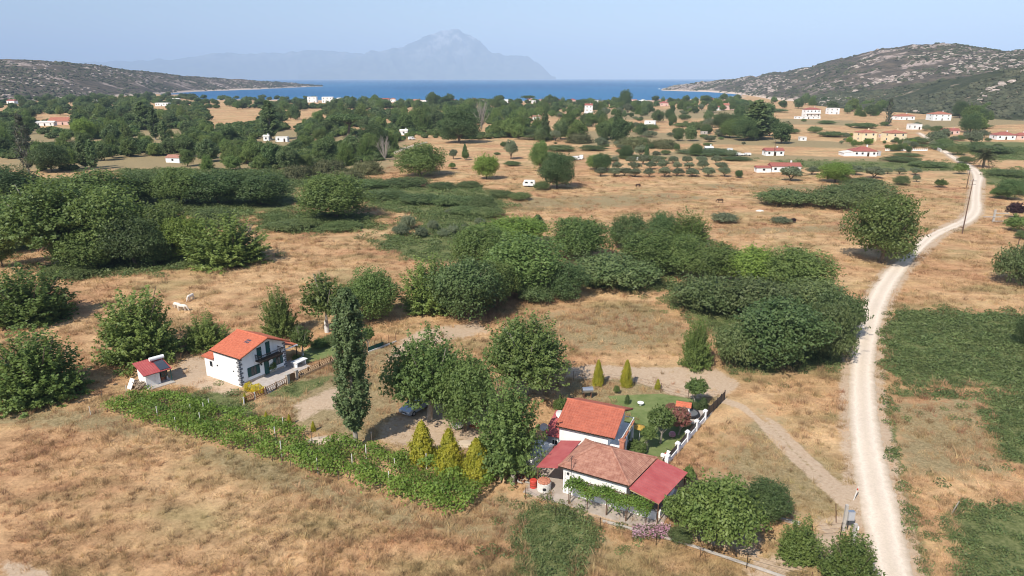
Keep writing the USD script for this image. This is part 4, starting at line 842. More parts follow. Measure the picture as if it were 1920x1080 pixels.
LANDMARKS = [('the white hut with rusty red roof', 324, 305), ('the orange roofed farmhouse', 112, 234), ('the pale thin poplar', 55, 322), ('the dark poplar pair', 168, 317), ('the white arcaded building', 303, 199), ('the far straw field', 438, 220), ('the high poplar group', 508, 262), ('the flat topped pine', 652, 258),
    ('the two white cube houses', 600, 192), ('the tall dark round tree of the belt', 862, 268), ('the leafless pale tree', 903, 240), ('the grey leafless tree by the lane', 722, 300), ('the pale lane', 775, 272), ('the rounded tree by the lane', 787, 330), ('the yellow green tree of the wood', 160, 262), ('the dark poplar by the straw field', 310, 272), ('the long dense tree row', 400, 384),
    ('the umbrella pine on the shore', 990, 196), ('the tallest shore tree', 1172, 200), ('the pink villa', 1364, 206), ('the white hotel', 1524, 220), ('the white building shell', 1218, 237), ('the white barn of the farmhouse', 84, 236), ('the tree that rises before the sea', 812, 204), ('the white corner house far left', 20, 195), ('the dark clump', 1400, 268), ('the reed bank', 1190, 276),
    ('the two storey house in the tree gap', 1104, 210), ('the pale hut at the belt edge', 1006, 225), ('the right yellow villa', 1683, 266), ('the left yellow villa', 1631, 265), ('the white villa under the hill', 1766, 226), ('the white bungalow', 1622, 293), ('the caravan tree', 1045, 353), ('the big lone tree', 630, 410), ('the half yellow tree', 912, 336), ('the olive orchard', 1240, 318), ('the cottage by the parked cars', 1453, 292), ('the squat palm', 1843, 314),
    ('the long pinkish barn', 1785, 252), ('the red roofed house of the far meadow', 1245, 199), ('the isolated small box hut', 1506, 264), ('the broad poplar clump', 270, 244), ('the bare trees of the left grove', 150, 478), ('the white house at the right edge', 1886, 262), ('the middle grove', 962, 460)]
ORD = 'nearest second third fourth fifth sixth seventh eighth ninth tenth eleventh twelfth thirteenth fourteenth fifteenth sixteenth seventeenth eighteenth nineteenth twentieth'.split()
LOOK = {'forest_tree_a': 'leafy tree', 'forest_tree_b': 'greyish green tree', 'forest_tree_c': 'dark leafy tree', 'walnut_a': 'rounded tree', 'walnut_b': 'rounded tree', 'walnut_c': 'rounded tree', 'mulberry_b': 'spiky tree', 'dark_tree_a': 'dark rounded tree', 'dark_tree_b': 'dark rounded tree', 'dark_tree_c': 'dark rounded tree', 'bright_tree_a': 'light green tree', 'olive_a': 'grey green olive', 'olive_b': 'grey green olive',
    'bramble_a': 'low bramble bank', 'bramble_b': 'low bramble bank', 'bramble_c': 'low bramble bank', 'grey_scrub_a': 'grey scrub bush', 'grey_scrub_b': 'grey scrub bush', 'grey_scrub_c': 'grey scrub bush', 'reeds': 'pale reed bank'}
LOOSE_PLANTS = []


def label_by_landmarks():
    """Each plant of the woods is told apart by its look, its side of a landmark and its rank from there."""
    seen = {}
    for prim, kd, p in LOOSE_PLANTS:
        px, py = pixel_of(p)[:2]
        nm, lx, ly = min(LANDMARKS, key=lambda q: np.hypot(*(ground_at(q[1], q[2])[:2] - p[:2])) + 0.0)
        g = ground_at(lx, ly)
        dx, dy = px - lx, py - ly; side = ('behind' if dy < 0 else 'in front of') if abs(dy) * 3.0 > abs(dx) else ('left of' if dx < 0 else 'right of')
        seen.setdefault((LOOK[kd], side, nm), []).append((np.hypot(*(g[:2] - p[:2])), prim))
    for (lk, side, nm), got in seen.items():
        got.sort(key=lambda q: q[0])
        for k, (_, prim) in enumerate(got):
            prim.SetCustomDataByKey('label', f'{lk} {side} {nm}'.replace('the red roofed house of the far meadow', 'the far meadow house').replace('the isolated small box hut', 'the box hut').replace('the cottage by the parked cars', 'the cottage').replace('the two storey house in the tree gap', 'the tree gap house').replace('the tall dark round tree of the belt', 'the tall dark tree') + ('' if len(got) == 1 else ', nearest to it' if k == 0 else f', {ORD[min(k, 19)]} nearest to it'))


for kd, nm, lb, cat, px, py, w, top in TREES:
    k_ = 1.10 if nm in ('grove_tree', 'round_tree', 'hedge_tree') else 1.16 if nm == 'bramble' else 1.0
    plant(kd, nm, lb, cat, px, py, w * k_, top if nm != 'bramble' else py - (py - top) * 1.25, rng=prng)

# the olive orchard in the middle distance
k = 0
for row, (y, xs, w) in enumerate([(307.5, (1150, 1180, 1206, 1235, 1262, 1290, 1315, 1342), 19), (318, (1134, 1159, 1190, 1215, 1241, 1267, 1293, 1320, 1350), 20), (331, (1126, 1148, 1169, 1192, 1218, 1246, 1271, 1300, 1327, 1357), 22)]):
    for x in xs:
        plant('olive_' + 'ab'[k % 2], 'orchard_tree', 'small round olive of the orchard, ' + ('back', 'middle', 'front')[row] + ' row, ' + ('first', 'second', 'third', 'fourth', 'fifth', 'sixth', 'seventh', 'eighth', 'ninth', 'tenth')[xs.index(x)] + ' from the left', 'tree', x + prng.normal(0, 1.5), y + prng.normal(0, 0.6), w * prng.uniform(1.05, 1.4), y - (17, 18, 19)[row] * prng.uniform(0.85, 1.15) * 0.9, group='olive trees of the orchard', rng=prng); k += 1
for x, y, w, t in ((1127, 322, 42, 288), (1385, 333, 16, 319)):
    plant('dark_tree_c', 'orchard_edge_tree', 'large dark tree at the left end of the olive orchard' if w > 30 else 'small dark tree at the right end of the olive orchard', 'tree', x, y, w, t, rng=prng)


def scatter(outline, n, kinds, size, name, label, cat, group, seed, gap=0.7, holes=(), ratio=(0.75, 1.15)):
    """Individual plants spread over an outline given in the photograph; size in metres."""
    r = np.random.default_rng(seed); g = Polygon(outline); h = [Polygon(q) for q in holes]; x0, y0, x1, y1 = g.bounds; got = []
    for _ in range(n * 40):
        if len(got) >= n: break
        x, y = r.uniform(x0, x1), y0 + (y1 - y0) * r.uniform(0, 1); pt = shapely.Point(x, y)
        if not g.contains(pt) or any(q.contains(pt) for q in h): continue
        if any(abs(x - a_) < w_ + 4 and b_ - 2 < y < b_ + h_ + 4 for a_, b_, w_, h_ in OPEN_VIEW): continue
        p = ground_at(x, y); w = r.uniform(*size)
        if any((p[0] - q[0]) ** 2 + (p[1] - q[1]) ** 2 < (gap * (w + q[2]) / 2) ** 2 for q in got): continue
        got.append((p[0], p[1], w)); kd = kinds[r.integers(len(kinds))]
        hh = w * KINDS[kd][1] / KINDS[kd][0] * r.uniform(*ratio)
        plant_at(kd, name, label, cat, p, w, hh, group, r)
    return got


def plant_at(kd, name, label, cat, p, w, h, group, r):
    w0, h0 = KINDS[kd]; t = thing(name, label, cat, (p[0], p[1], float(lift(p[0], p[1]))), r.uniform(0, 360), group, (w / w0, w / w0, h / h0))
    t.GetReferences().AddInternalReference('/World/plant_kinds/' + kd); t.SetInstanceable(True); LOOSE_PLANTS.append((t, kd, np.asarray(p)))


OPEN_VIEW = [(324, 305, 22, 16), (104, 236, 34, 14), (303, 199, 16, 8), (528, 266, 16, 9), (499, 264, 9, 8), (600, 192, 26, 5), (757, 253, 10, 8), (1006, 225, 10, 7), (1104, 215, 12, 7), (1245, 199, 10, 5), (20, 195, 10, 6), (55, 318, 10, 8), (168, 316, 20, 12), (280, 250, 24, 10), (310, 270, 12, 8), (508, 262, 18, 10), (652, 258, 30, 10), (160, 262, 18, 10), (772, 262, 10, 8), (785, 276, 40, 14), (862, 268, 20, 6), (903, 240, 14, 10)]   # things in the woods that stay in sight: column, row, half width, rows below
FOREST = ['forest_tree_a', 'forest_tree_b', 'forest_tree_c', 'walnut_b', 'mulberry_b', 'forest_tree_a']
CLEAR = [[(385, 203), (490, 203), (490, 222), (470, 238), (395, 240)], [(150, 320), (240, 295), (345, 296), (345, 318), (240, 335)], [(225, 232), (70, 232), (75, 220), (135, 214), (180, 228)], [(550, 210), (600, 208), (610, 228), (560, 238)], [(0, 318), (70, 330), (60, 300), (0, 305)],
         [(500, 250), (560, 240), (560, 275), (490, 290)]]
scatter([(0, 245), (250, 240), (520, 232), (760, 262), (720, 300), (560, 322), (360, 320), (240, 300), (0, 315)], 120, FOREST, (6.5, 12), 'wood_tree', 'broad leafy tree of the wood that fills the left middle distance', 'tree', 'trees of the left wood', 1, 0.62, CLEAR)
scatter([(0, 208), (380, 205), (700, 205), (1000, 205), (1010, 262), (760, 258), (520, 234), (250, 242), (0, 244)], 130, FOREST, (9, 16), 'wood_tree', 'distant leafy tree of the belt between the left wood and the beach', 'tree', 'trees of the far wood belt', 2, 0.62, CLEAR)
scatter([(0, 178), (340, 178), (420, 190), (1000, 191.5), (1300, 190), (1400, 188), (1420, 205), (1000, 206), (380, 206), (0, 208)], 170, FOREST[:3], (8, 19), 'shore_tree', 'tiny far tree of the green belt along the shore', 'tree', 'trees along the shore', 3, 0.5, [], (0.6, 0.95))
scatter([(1000, 196), (1400, 192), (1420, 206), (1320, 214), (1160, 222), (1010, 224)], 120, FOREST + ['bramble_a', 'olive_a'], (6, 13), 'wood_tree', 'far tree of the belt before the right headland', 'tree', 'trees of the right shore belt', 31, 0.5)
scatter([(1160, 214), (1400, 206), (1420, 250), (1300, 268), (1170, 262)], 26, ['bramble_a', 'bramble_b', 'grey_scrub_a', 'forest_tree_b'], (6, 16), 'far_scrub', 'low scrub in the far meadow', 'bush', 'scrub of the far meadow', 32, 0.6, [], (0.7, 1.1))
scatter([(1440, 222), (1760, 240), (1900, 250), (1900, 300), (1790, 300), (1560, 252), (1450, 262)], 30, ['bramble_a', 'bramble_c', 'grey_scrub_b', 'olive_a'], (5, 14), 'far_scrub', 'low scrub in the far right fields', 'bush', 'scrub of the far right fields', 33, 0.6, [[(1600, 240), (1712, 240), (1712, 276), (1600, 276)], [(1770, 244), (1800, 244), (1800, 258), (1770, 258)], [(1860, 250), (1920, 250), (1920, 268), (1860, 268)]])
scatter([(930, 226), (1420, 226), (1430, 298), (1100, 300), (930, 300)], 60, ['bramble_a', 'bramble_b', 'olive_a', 'grey_scrub_a', 'dark_tree_a'], (3, 9), 'far_scrub', 'bush of the far middle fields', 'bush', 'bushes of the far middle fields', 34, 0.6, [[(1205, 226), (1235, 226), (1235, 246), (1205, 246)], [(1060, 286), (1110, 286), (1110, 302), (1060, 302)], [(1380, 284), (1430, 284), (1430, 300), (1380, 300)]], (0.6, 1.0))
scatter([(1350, 235), (1440, 225), (1470, 270), (1340, 274)], 12, ['dark_tree_a', 'walnut_a', 'forest_tree_c'], (13, 18), 'clump_tree', 'tall dark tree of the clump behind the white bungalow', 'tree', 'trees of the dark clump', 4, 0.5)
scatter([(1040, 230), (1165, 226), (1170, 268), (1050, 266)], 18, FOREST, (10, 15), 'clump_tree', 'tree of the clump beyond the long reed bank', 'tree', 'trees beyond the reed bank', 5, 0.55)
scatter([(950, 222), (1040, 222), (1040, 266), (960, 268)], 9, FOREST, (9, 14), 'clump_tree', 'dense tree left of the clump beyond the reed bank', 'tree', 'trees left of the reed bank', 55, 0.5)
scatter([(1420, 190), (1920, 196), (1930, 215), (1800, 232), (1500, 212)], 70, FOREST, (8, 17), 'foothill_tree', 'dark tree at the foot of the right hill', 'tree', 'trees at the foot of the right hill', 6, 0.6, [[(1500, 198), (1545, 198), (1545, 222), (1500, 222)], [(1680, 205), (1790, 205), (1790, 240), (1680, 240)]])
scatter([(1800, 215), (1850, 210), (1850, 250), (1790, 252)], 7, ['dark_tree_b', 'forest_tree_a'], (14, 18), 'clump_tree', 'dark tree of the clump beside the white villa under the hill', 'tree', 'trees beside the villa under the hill', 7, 0.45)
scatter([(1560, 252), (1720, 250), (1720, 292), (1640, 280), (1560, 282)], 34, ['bright_tree_a', 'walnut_a', 'dark_tree_b', 'olive_a'], (2.2, 6), 'villa_tree', 'garden tree around the two yellow villas', 'tree', 'garden trees of the yellow villas', 8, 0.6, [[(1600, 240), (1712, 240), (1712, 268), (1600, 268)], [(1590, 275), (1660, 275), (1660, 300), (1590, 300)]])
scatter([(1250, 225), (1330, 225), (1330, 262), (1250, 260)], 7, ['dark_tree_a', 'walnut_a', 'bramble_a'], (7, 12), 'field_tree', 'isolated round tree in the far dry field left of the dark clump', 'tree', 'far field trees', 9, 0.8)
scatter([(640, 325), (960, 325), (960, 415), (650, 400)], 0, ['bramble_a'], (5, 8), 'bramble', '', 'bush', '', 10)
# single far trees that stand out
for kd, nm, lb, px, py, w, t in [
    ('pale_poplar', 'pale_poplar', 'pale thin poplar at the left edge of the wood', 55, 322, 34, 214), ('far_poplar_a', 'poplar_tree', 'left poplar of the dark pair above the left grove', 160, 316, 30, 254), ('far_poplar_b', 'poplar_tree', 'right poplar of the dark pair above the left grove', 176, 318, 22, 262),
    ('far_poplar_b', 'poplar_tree', 'broad poplar clump in the wood, level with the red roofed farm', 270, 244, 34, 190), ('far_poplar_a', 'poplar_tree', 'poplar right of the broad poplar clump', 292, 262, 24, 200), ('far_poplar_b', 'poplar_tree', 'dark poplar nearest to the far straw field', 310, 272, 22, 226),
    ('far_poplar_a', 'poplar_tree', 'high poplar group at the right side of the far straw field', 508, 262, 40, 188), ('umbrella_pine', 'umbrella_pine', 'flat topped pine in the middle of the wood', 652, 258, 80, 214), ('bright_tree_a', 'yellow_tree', 'yellow green tree standing out in the left wood', 160, 262, 42, 222),
    ('dark_tree_a', 'round_tree', 'dark round tree in front of the pale thin poplar', 98, 322, 82, 268), ('dark_tree_b', 'round_tree', 'tall dark tree in the middle of the wood belt', 862, 268, 82, 202), ('bare_tree', 'bare_tree', 'leafless pale tree in the wood belt right of the tall dark tree', 903, 240, 44, 186),
    ('far_poplar_a', 'poplar_tree', 'poplar at the left end of the clump beyond the reed bank', 1022, 262, 20, 205), ('far_poplar_b', 'poplar_tree', 'poplar at the right end of the clump beyond the reed bank', 1158, 262, 24, 206), ('dark_tree_c', 'round_tree', 'tree above the shoreline that rises before the sea', 812, 204, 26, 173), ('umbrella_pine', 'umbrella_pine', 'umbrella pine on the shore before the sea', 990, 196, 34, 179),
    ('dark_tree_a', 'round_tree', 'tallest shore tree near the right headland', 1172, 200, 26, 168), ('far_poplar_b', 'poplar_tree', 'tall light poplar group behind the dark clump', 1416, 262, 60, 188), ('pale_poplar', 'pale_poplar', 'pale thin tree against the dark right hill', 1664, 236, 18, 184), ('dark_tree_b', 'round_tree', 'big dark tree left of the rounded tree by the lane', 700, 282, 60, 230),
    ('bare_tree', 'bare_tree', 'grey leafless tree beside the pale lane', 722, 300, 44, 252), ('walnut_b', 'round_tree', 'leafy tree left of the caravan tree', 1012, 322, 42, 264), ('round_bush_a', 'bush', 'small round tree in the tan field right of the lane', 873, 300, 16, 281), ('olive_a', 'bush', 'first small tree of the three in the tan field by the lane', 850, 298, 18, 280),
    ('dark_cone', 'bush', 'slim dark tree of the three in the tan field by the lane', 872, 296, 12, 270), ('round_bush_b', 'bush', 'little round tree below the three in the tan field', 848, 316, 16, 304), ('dark_cone', 'young_tree', 'slim young tree before the reed bank', 1212, 296, 12, 270), ('dark_cone', 'young_tree', 'dark small cone tree at the left end of the reed bank', 1133, 268, 18, 246),
    ('walnut_c', 'bush', 'small tree above the olive orchard beside the white van', 1118, 318, 44, 290), ('olive_b', 'bush', 'small tree right of the yellow half tree', 958, 298, 30, 262)]:
    plant(kd, nm, lb, 'bush' if nm == 'bush' else 'tree', px, py, w, t, rng=prng)
# reed banks, bramble bands, low scrub
for px, py, w, t in ((1085, 268, 60, 250), (1190, 276, 80, 257), (1245, 278, 60, 262)): plant('reeds', 'reed_bank', 'pale green reed bank, ' + {1085: 'left part beside the small cone tree', 1190: 'middle and highest part', 1245: 'right part near the isolated far trees'}[px], 'reeds', px, py, w, t, rng=prng)
for px, py, w, t in ((560, 335, 70, 310), (620, 330, 80, 300), (690, 326, 70, 302), (650, 338, 80, 318)): plant('reeds', 'reed_bank', 'pale cane thicket between the left wood and the big lone tree', 'reeds', px, py, w, t, group='cane thicket beside the lone tree', rng=prng, loose=True)
for i, (px, py, w, t) in enumerate([(690, 352, 90, 336), (760, 348, 110, 333), (720, 372, 100, 356), (790, 380, 100, 364), (850, 385, 90, 366), (905, 392, 70, 368), (915, 406, 80, 388), (870, 402, 70, 386), (830, 352, 70, 342), (940, 370, 60, 356), (550, 428, 110, 412), (640, 430, 90, 416), (520, 414, 40, 400), (975, 375, 50, 360), (880, 350, 60, 340)]):
    plant('bramble_' + 'abc'[i % 3], 'bramble', 'low green bramble bank in the strips between the lone tree and the caravan' if i not in (10, 11, 12) else 'low green bramble strip at the foot of the big lone tree', 'bush', px, py, w, t, group='bramble banks of the middle strips' if i not in (10, 11, 12) else 'brambles under the lone tree', rng=prng, loose=True)
for i, (px, py, w, t) in enumerate([(765, 430, 34, 402), (752, 440, 40, 420), (790, 444, 34, 424), (812, 432, 26, 412), (832, 446, 26, 428), (850, 440, 30, 420), (872, 440, 26, 420), (900, 420, 26, 408), (845, 402, 26, 390)]):
    plant('grey_scrub_' + 'abc'[i % 3], 'scrub_bush', 'small grey shrub in the green weedy patch left of the middle grove', 'bush', px, py, w, t, group='grey shrubs of the weedy patch', rng=prng, loose=True)
for i, (px, py, w, t) in enumerate([(1010, 262, 70, 250), (1050, 282, 70, 272), (1110, 282, 60, 272), (1225, 300, 60, 292), (1330, 288, 140, 280), (1180, 297, 60, 290), (1560, 256, 60, 246), (1480, 250, 40, 240), (1720, 268, 60, 258), (1780, 280, 90, 268), (1850, 286, 100, 272), (1700, 292, 60, 287), (1690, 302, 80, 293), (1740, 312, 80, 302), (1890, 330, 80, 318), (1620, 240, 60, 230), (1450, 210, 60, 203), (1550, 232, 40, 226), (1900, 216, 70, 207), (1830, 240, 60, 232), (1280, 238, 40, 230), (1380, 300, 70, 294), (1020, 296, 60, 284), (960, 310, 40, 302), (1065, 300, 40, 292)]):
    plant('bramble_' + 'abc'[i % 3], 'far_scrub', 'low dark scrub bank in the far fields on the way to the hill', 'bush', px, py, w, t, group='far scrub banks', rng=prng, loose=True)

# ------------------------------------------------------------------ buildings near the camera


def window(parent, x0, z0, x1, z1, y, face=-1, frame='white_paint', shutters=None, axis='x', bars=1, label=None):
    """A window on a wall facing face along y (axis x) or along x (axis y): frame, pane, shutters."""
    def bx(a0, d0, c0, a1, d1, c1):
        lo, hi = min(d0, d1), max(d0, d1)
        return (a0, y + lo, c0, a1, y + hi, c1) if axis == 'x' else (y + lo, a0, c0, y + hi, a1, c1)
    t = 0.07; m = M(); s = face
    for q in ((x0 - t, z0 - t, x1 + t, z0), (x0 - t, z1, x1 + t, z1 + t), (x0 - t, z0, x0, z1), (x1, z0, x1 + t, z1)): m.box(*bx(q[0], 0.0, q[1], q[2], s * 0.06, q[3]))
    for k in range(bars): xm = x0 + (x1 - x0) * (k + 1) / (bars + 1); m.box(*bx(xm - 0.025, 0.012 * s, z0, xm + 0.025, s * 0.045, z1))
    f = part(parent, 'window_frame', m, frame, label); part(f, 'pane', M().box(*bx(x0, 0.0, z0, x1, s * 0.02, z1)), 'glass')
    if shutters:
        for side in (-1, 1):
            a0, a1 = (x0 - t - (x1 - x0) * 0.52, x0 - t) if side < 0 else (x1 + t, x1 + t + (x1 - x0) * 0.52)
            m = M().box(*bx(a0, 0.0, z0 - t, a1, s * 0.05, z1 + t))
            for k in range(7): zz = z0 + (z1 - z0) * (k + 0.5) / 7; m.box(*bx(a0 + 0.05, s * 0.05, zz - 0.03, a1 - 0.05, s * 0.07, zz + 0.03))
            part(parent, 'shutter', m, shutters)
    return f


def door(parent, x0, z0, x1, z1, y, face=-1, m='shutter', axis='x', name='door'):
    def bx(a0, d0, c0, a1, d1, c1):
        lo, hi = min(d0, d1), max(d0, d1)
        return (a0, y + lo, c0, a1, y + hi, c1) if axis == 'x' else (y + lo, a0, c0, y + hi, a1, c1)
    g = M().box(*bx(x0, 0, z0, x1, face * 0.05, z1))
    for k in range(2): g.box(*bx(x0 + 0.1, face * 0.05, z0 + 0.15 + k * (z1 - z0) * 0.48, x1 - 0.1, face * 0.075, z0 + (z1 - z0) * (0.42 + 0.5 * k)))
    d = part(parent, name, g, m); part(d, 'handle', M().box(*bx(x1 - 0.14, face * 0.05, z0 + 1.0, x1 - 0.1, face * 0.12, z0 + 1.12)), 'steel'); return d


def quoins(wall, x, y, sx, sy, z0, z1):
    z = z0; k = 0
    while z < z1 - 0.2:
        h = 0.26; a, b = (0.50, 0.28) if k % 2 else (0.28, 0.50)
        m = M().box(min(x, x + sx * a) - (0.03 if sx > 0 else 0), y - 0.03 if sy > 0 else y - 0.0, z, max(x, x + sx * a) + (0.03 if sx < 0 else 0), y + 0.05 if sy > 0 else y + 0.03, z + h)
        m.box(x - 0.03 if sx > 0 else x - 0.05, y + 0.05 if sy > 0 else y - b, z, x + 0.05 if sx > 0 else x + 0.03, y + b if sy > 0 else y, z + h)
        part(wall, 'quoin_stone', m, 'quoin'); z += h + 0.06; k += 1


def gable_roof(parent, x0, x1, xr, y0, y1, zl, zr, zt, m, over, seed=1, gutter=True):
    """Ridge along y at xr; eaves at x0 (height zl) and x1 (height zr)."""
    sl, sr = (zt - zl) / (xr - x0), (zt - zr) / (x1 - xr); a, b = x0 - over, x1 + over; za, zb = zl - sl * over, zr - sr * over
    rf = part(parent, 'roof', M().add(*tiles((a, y1, za), (a, y0, za), (xr, y0, zt), (xr, y1, zt), seed=seed)).add(*tiles((b, y0, zb), (b, y1, zb), (xr, y1, zt), (xr, y0, zt), seed=seed + 1)), m)
    part(rf, 'roof_boarding', M().plate([(a, y1, za - .03), (a, y0, za - .03), (xr, y0, zt - .03), (xr, y1, zt - .03)], 0.10).plate([(b, y0, zb - .03), (b, y1, zb - .03), (xr, y1, zt - .03), (xr, y0, zt - .03)], 0.10), 'dark_wood')
    part(rf, 'ridge_tiles', M().tube([(xr, y, zt + 0.02 + 0.012 * (k % 2)) for k, y in enumerate(np.linspace(y0, y1, 26))], 0.13, 8), m)
    part(rf, 'verge_tiles', M().tube([(a, y0 + .02, za + .03), (xr, y0 + .02, zt + .04)], 0.10, 6).tube([(xr, y0 + .02, zt + .04), (b, y0 + .02, zb + .03)], 0.10, 6), m)
    return rf


def sheet(name, label, cat, outline, m, up=.035, step=.5):
    """A thin surface laid over the ground inside an outline."""
    g = poly(outline); x0, y0, x1, y1 = g.bounds; nx, ny = int((x1 - x0) / step) + 2, int((y1 - y0) / step) + 2; X, Y = np.meshgrid(np.linspace(x0, x1, nx), np.linspace(y0, y1, ny))
    ring = [g.exterior.interpolate(t) for t in np.arange(0, g.length, step)]; k = shapely.contains_xy(g.buffer(-.15), X.ravel(), Y.ravel()); P = np.vstack([np.stack([X.ravel()[k], Y.ravel()[k]], 1), [[p.x, p.y] for p in ring]])
    from scipy.spatial import Delaunay
    f = Delaunay(P).simplices; c = P[f].mean(1); f = f[shapely.contains_xy(g, c[:, 0], c[:, 1])]; a = P[f]; cr = (a[:, 1, 0] - a[:, 0, 0]) * (a[:, 2, 1] - a[:, 0, 1]) - (a[:, 1, 1] - a[:, 0, 1]) * (a[:, 2, 0] - a[:, 0, 0]); f[cr < 0] = f[cr < 0][:, ::-1]
    return single(name, (np.column_stack([P, lift(P[:, 0], P[:, 1]) + .06 + up]), f), m, label, cat, kind='structure')


# ---- the first house
b1 = ground_at(453, 725); h1 = thing('house', 'white two storey house with bright orange roof, stone corners and green shutters', 'house', (b1[0], b1[1], 0), 58.5)
W1_, D1_, A1_ = 7.8, 5.3, 7.5
w = part(h1, 'wall', M().prism([(0, -0.3), (W1_, -0.3), (W1_, 4.15), (4.4, 5.62), (0, 4.35)], 0, D1_), 'white_wall')
quoins(w, 0, 0, 1, 1, 0.1, 4.1); quoins(w, W1_, 0, -1, 1, 0.1, 4.0)
r1 = gable_roof(h1, 0, W1_, 4.4, -0.75, D1_ + 0.4, 4.38, 4.18, 5.75, 'tile_orange', 0.35)
part(r1, 'skylight', M().plate([(2.5, 1.9, 5.22), (2.5, 1.1, 5.22), (3.3, 1.1, 5.47), (3.3, 1.9, 5.47)], 0.1), 'solar')
part(h1, 'annex_wall', M().prism([(0, -0.3), (4.5, -0.3), (4.5, 3.6), (0, 2.95)], D1_ + 0.003, A1_), 'white_wall')
part(h1, 'annex_roof', M().add(*tiles((-0.3, A1_ + .25, 2.97), (-0.3, D1_ + .02, 2.97), (4.6, D1_ + .02, 3.75), (4.6, A1_ + .25, 3.75), seed=7)).plate([(-0.3, A1_ + .25, 2.94), (-0.3, D1_ + .02, 2.94), (4.6, D1_ + .02, 3.72), (4.6, A1_ + .25, 3.72)], 0.1), 'tile_orange')
window(h1, 1.75, 0.95, 2.65, 2.15, 0, -1, 'shutter', 'shutter'); window(h1, 6.0, 1.0, 6.75, 2.2, 0, -1, 'shutter', 'shutter')
door(h1, 3.95, 0.15, 4.75, 2.3, 0); door(h1, 3.0, 2.95, 3.75, 4.55, 0, name='balcony_door'); door(h1, 4.5, 2.95, 5.2, 4.9, 0, name='balcony_door')
window(h1, 5.55, 1.55, 5.95, 2.15, A1_ * 0 - 0.0, -1, 'white_paint') if False else None
window(h1, 5.9, 1.7, 6.25, 2.3, 0, -1, 'iron', axis='y', bars=0)
part(h1, 'air_vent', M().box(-0.05, 4.6, 1.95, 0.0, 4.85, 2.15), 'iron'); part(h1, 'air_vent', M().box(-0.05, 1.2, 1.9, 0.0, 1.4, 2.05), 'iron')
for x, z in ((3.45, 1.9), (5.35, 2.15)): part(h1, 'wall_lamp', M().box(x - .07, -.2, z, x + .07, 0, z + .25), 'iron')
bal = part(h1, 'balcony', M().box(2.6, -1.15, 2.72, 6.5, -0.003, 2.88), 'dark_wood')
m = M().box(2.6, -1.15, 3.68, 6.5, -1.09, 3.75).box(2.6, -1.09, 3.68, 2.66, 0, 3.75).box(6.44, -1.09, 3.68, 6.5, 0, 3.75)
for k in range(27): x = 2.63 + k * 0.1487; m.box(x - .018, -1.135, 2.88, x + .018, -1.1, 3.68)
for k in range(7): y = -0.98 + k * 0.15; m.box(2.61, y, 2.88, 2.645, y + .035, 3.68).box(6.455, y, 2.88, 6.49, y + .035, 3.68)
part(bal, 'railing', m, 'iron')
for x in (2.9, 4.55, 6.2): part(bal, 'bracket', M().beam((x, -1.0, 2.70), (x, -0.02, 2.05), 0.08), 'dark_wood')
part(h1, 'plinth', M().box(0.5, -0.05, -0.2, W1_ - 0.5, -0.002, 0.42), 'stone')
pc = part(h1, 'porch_roof', M().add(*tiles((10.2, 0.2, 2.65), (10.2, 4.6, 2.65), (W1_, 4.6, 3.25), (W1_, 0.2, 3.25), seed=9)), 'tile_orange'); part(pc, 'porch_fascia', M().box(10.1, 0.15, 2.45, 10.25, 4.65, 2.66).box(W1_ + .01, 0.12, 2.55, 10.1, 0.2, 2.72), 'white_paint')
for y in (0.3, 4.4): part(h1, 'porch_post', M().box(10.0, y, 0, 10.12, y + .12, 2.45), 'dark_wood')
# the terrace and what stands on it
single('terrace', M().add(*[np.array([(*ground_at(x, y)[:2], z) for z in (-.2, .1) for x, y in ((459, 727), (503, 738), (585, 688), (545, 675))]), BOXF]), 'paving', 'paved terrace before the first house', 'terrace', kind='structure')
sheet('garden_lawn', 'bright green lawn beside the first house', 'lawn', [(560, 686), (632, 664), (650, 640), (604, 636), (566, 660)], 'lawn')
g = ground_at(562, 686); t = thing('garden_table', 'white slab table at the lawn end of the terrace of the first house', 'table', (g[0], g[1], 0.1), 62)
part(t, 'table_top', M().box(-1.1, -0.6, 0.72, 1.1, 0.6, 0.82), 'white_paint'); [part(t, 'leg', M().box(x - .1, -0.4, 0, x + .1, 0.4, 0.72), 'white_paint') for x in (-0.8, 0.8)]
pa = [ground_at(*q)[:2] for q in ((560, 702), (640, 665), (645, 672), (563, 710))]
single('garden_wall', M().add([(*q, z) for z in (-.2, .42) for q in pa], BOXF), 'timber', 'low sandy wall along the lawn, behind the lattice fence', 'wall')
r = np.random.default_rng(77); ha, hb = ground_at(461, 731), ground_at(496, 737); u = unit((hb - ha)[:2]); L = float(np.linalg.norm(hb - ha)); n = 3000; q = r.uniform(-1, 1, (n, 3)); ax = np.argmax(np.abs(q), 1); q[np.arange(n), ax] = np.sign(q[np.arange(n), ax]) * r.uniform(.8, 1.02, n); bulge = .9 + .14 * np.sin(q[:, 0] * 6)
P = np.stack([ha[0] + u[0] * (q[:, 0] + 1) * L / 2 - u[1] * q[:, 1] * .52 * bulge, ha[1] + u[1] * (q[:, 0] + 1) * L / 2 + u[0] * q[:, 1] * .52 * bulge, (q[:, 2] + 1) * .52 * bulge + .03], 1); N = np.stack([u[0] * q[:, 0] - u[1] * q[:, 1], u[1] * q[:, 0] + u[0] * q[:, 1], q[:, 2]], 1)
hg = thing('golden_hedge', 'bright yellow clipped hedge at the front corner of the first house', 'hedge', (0, 0, 0)); part(hg, 'foliage', leaves(P, N, .13, r), 'leaf_hedge_gold'); part(hg, 'stems', M().beam(ha + [0, 0, .2], hb + [0, 0, .2], .1), 'bark')


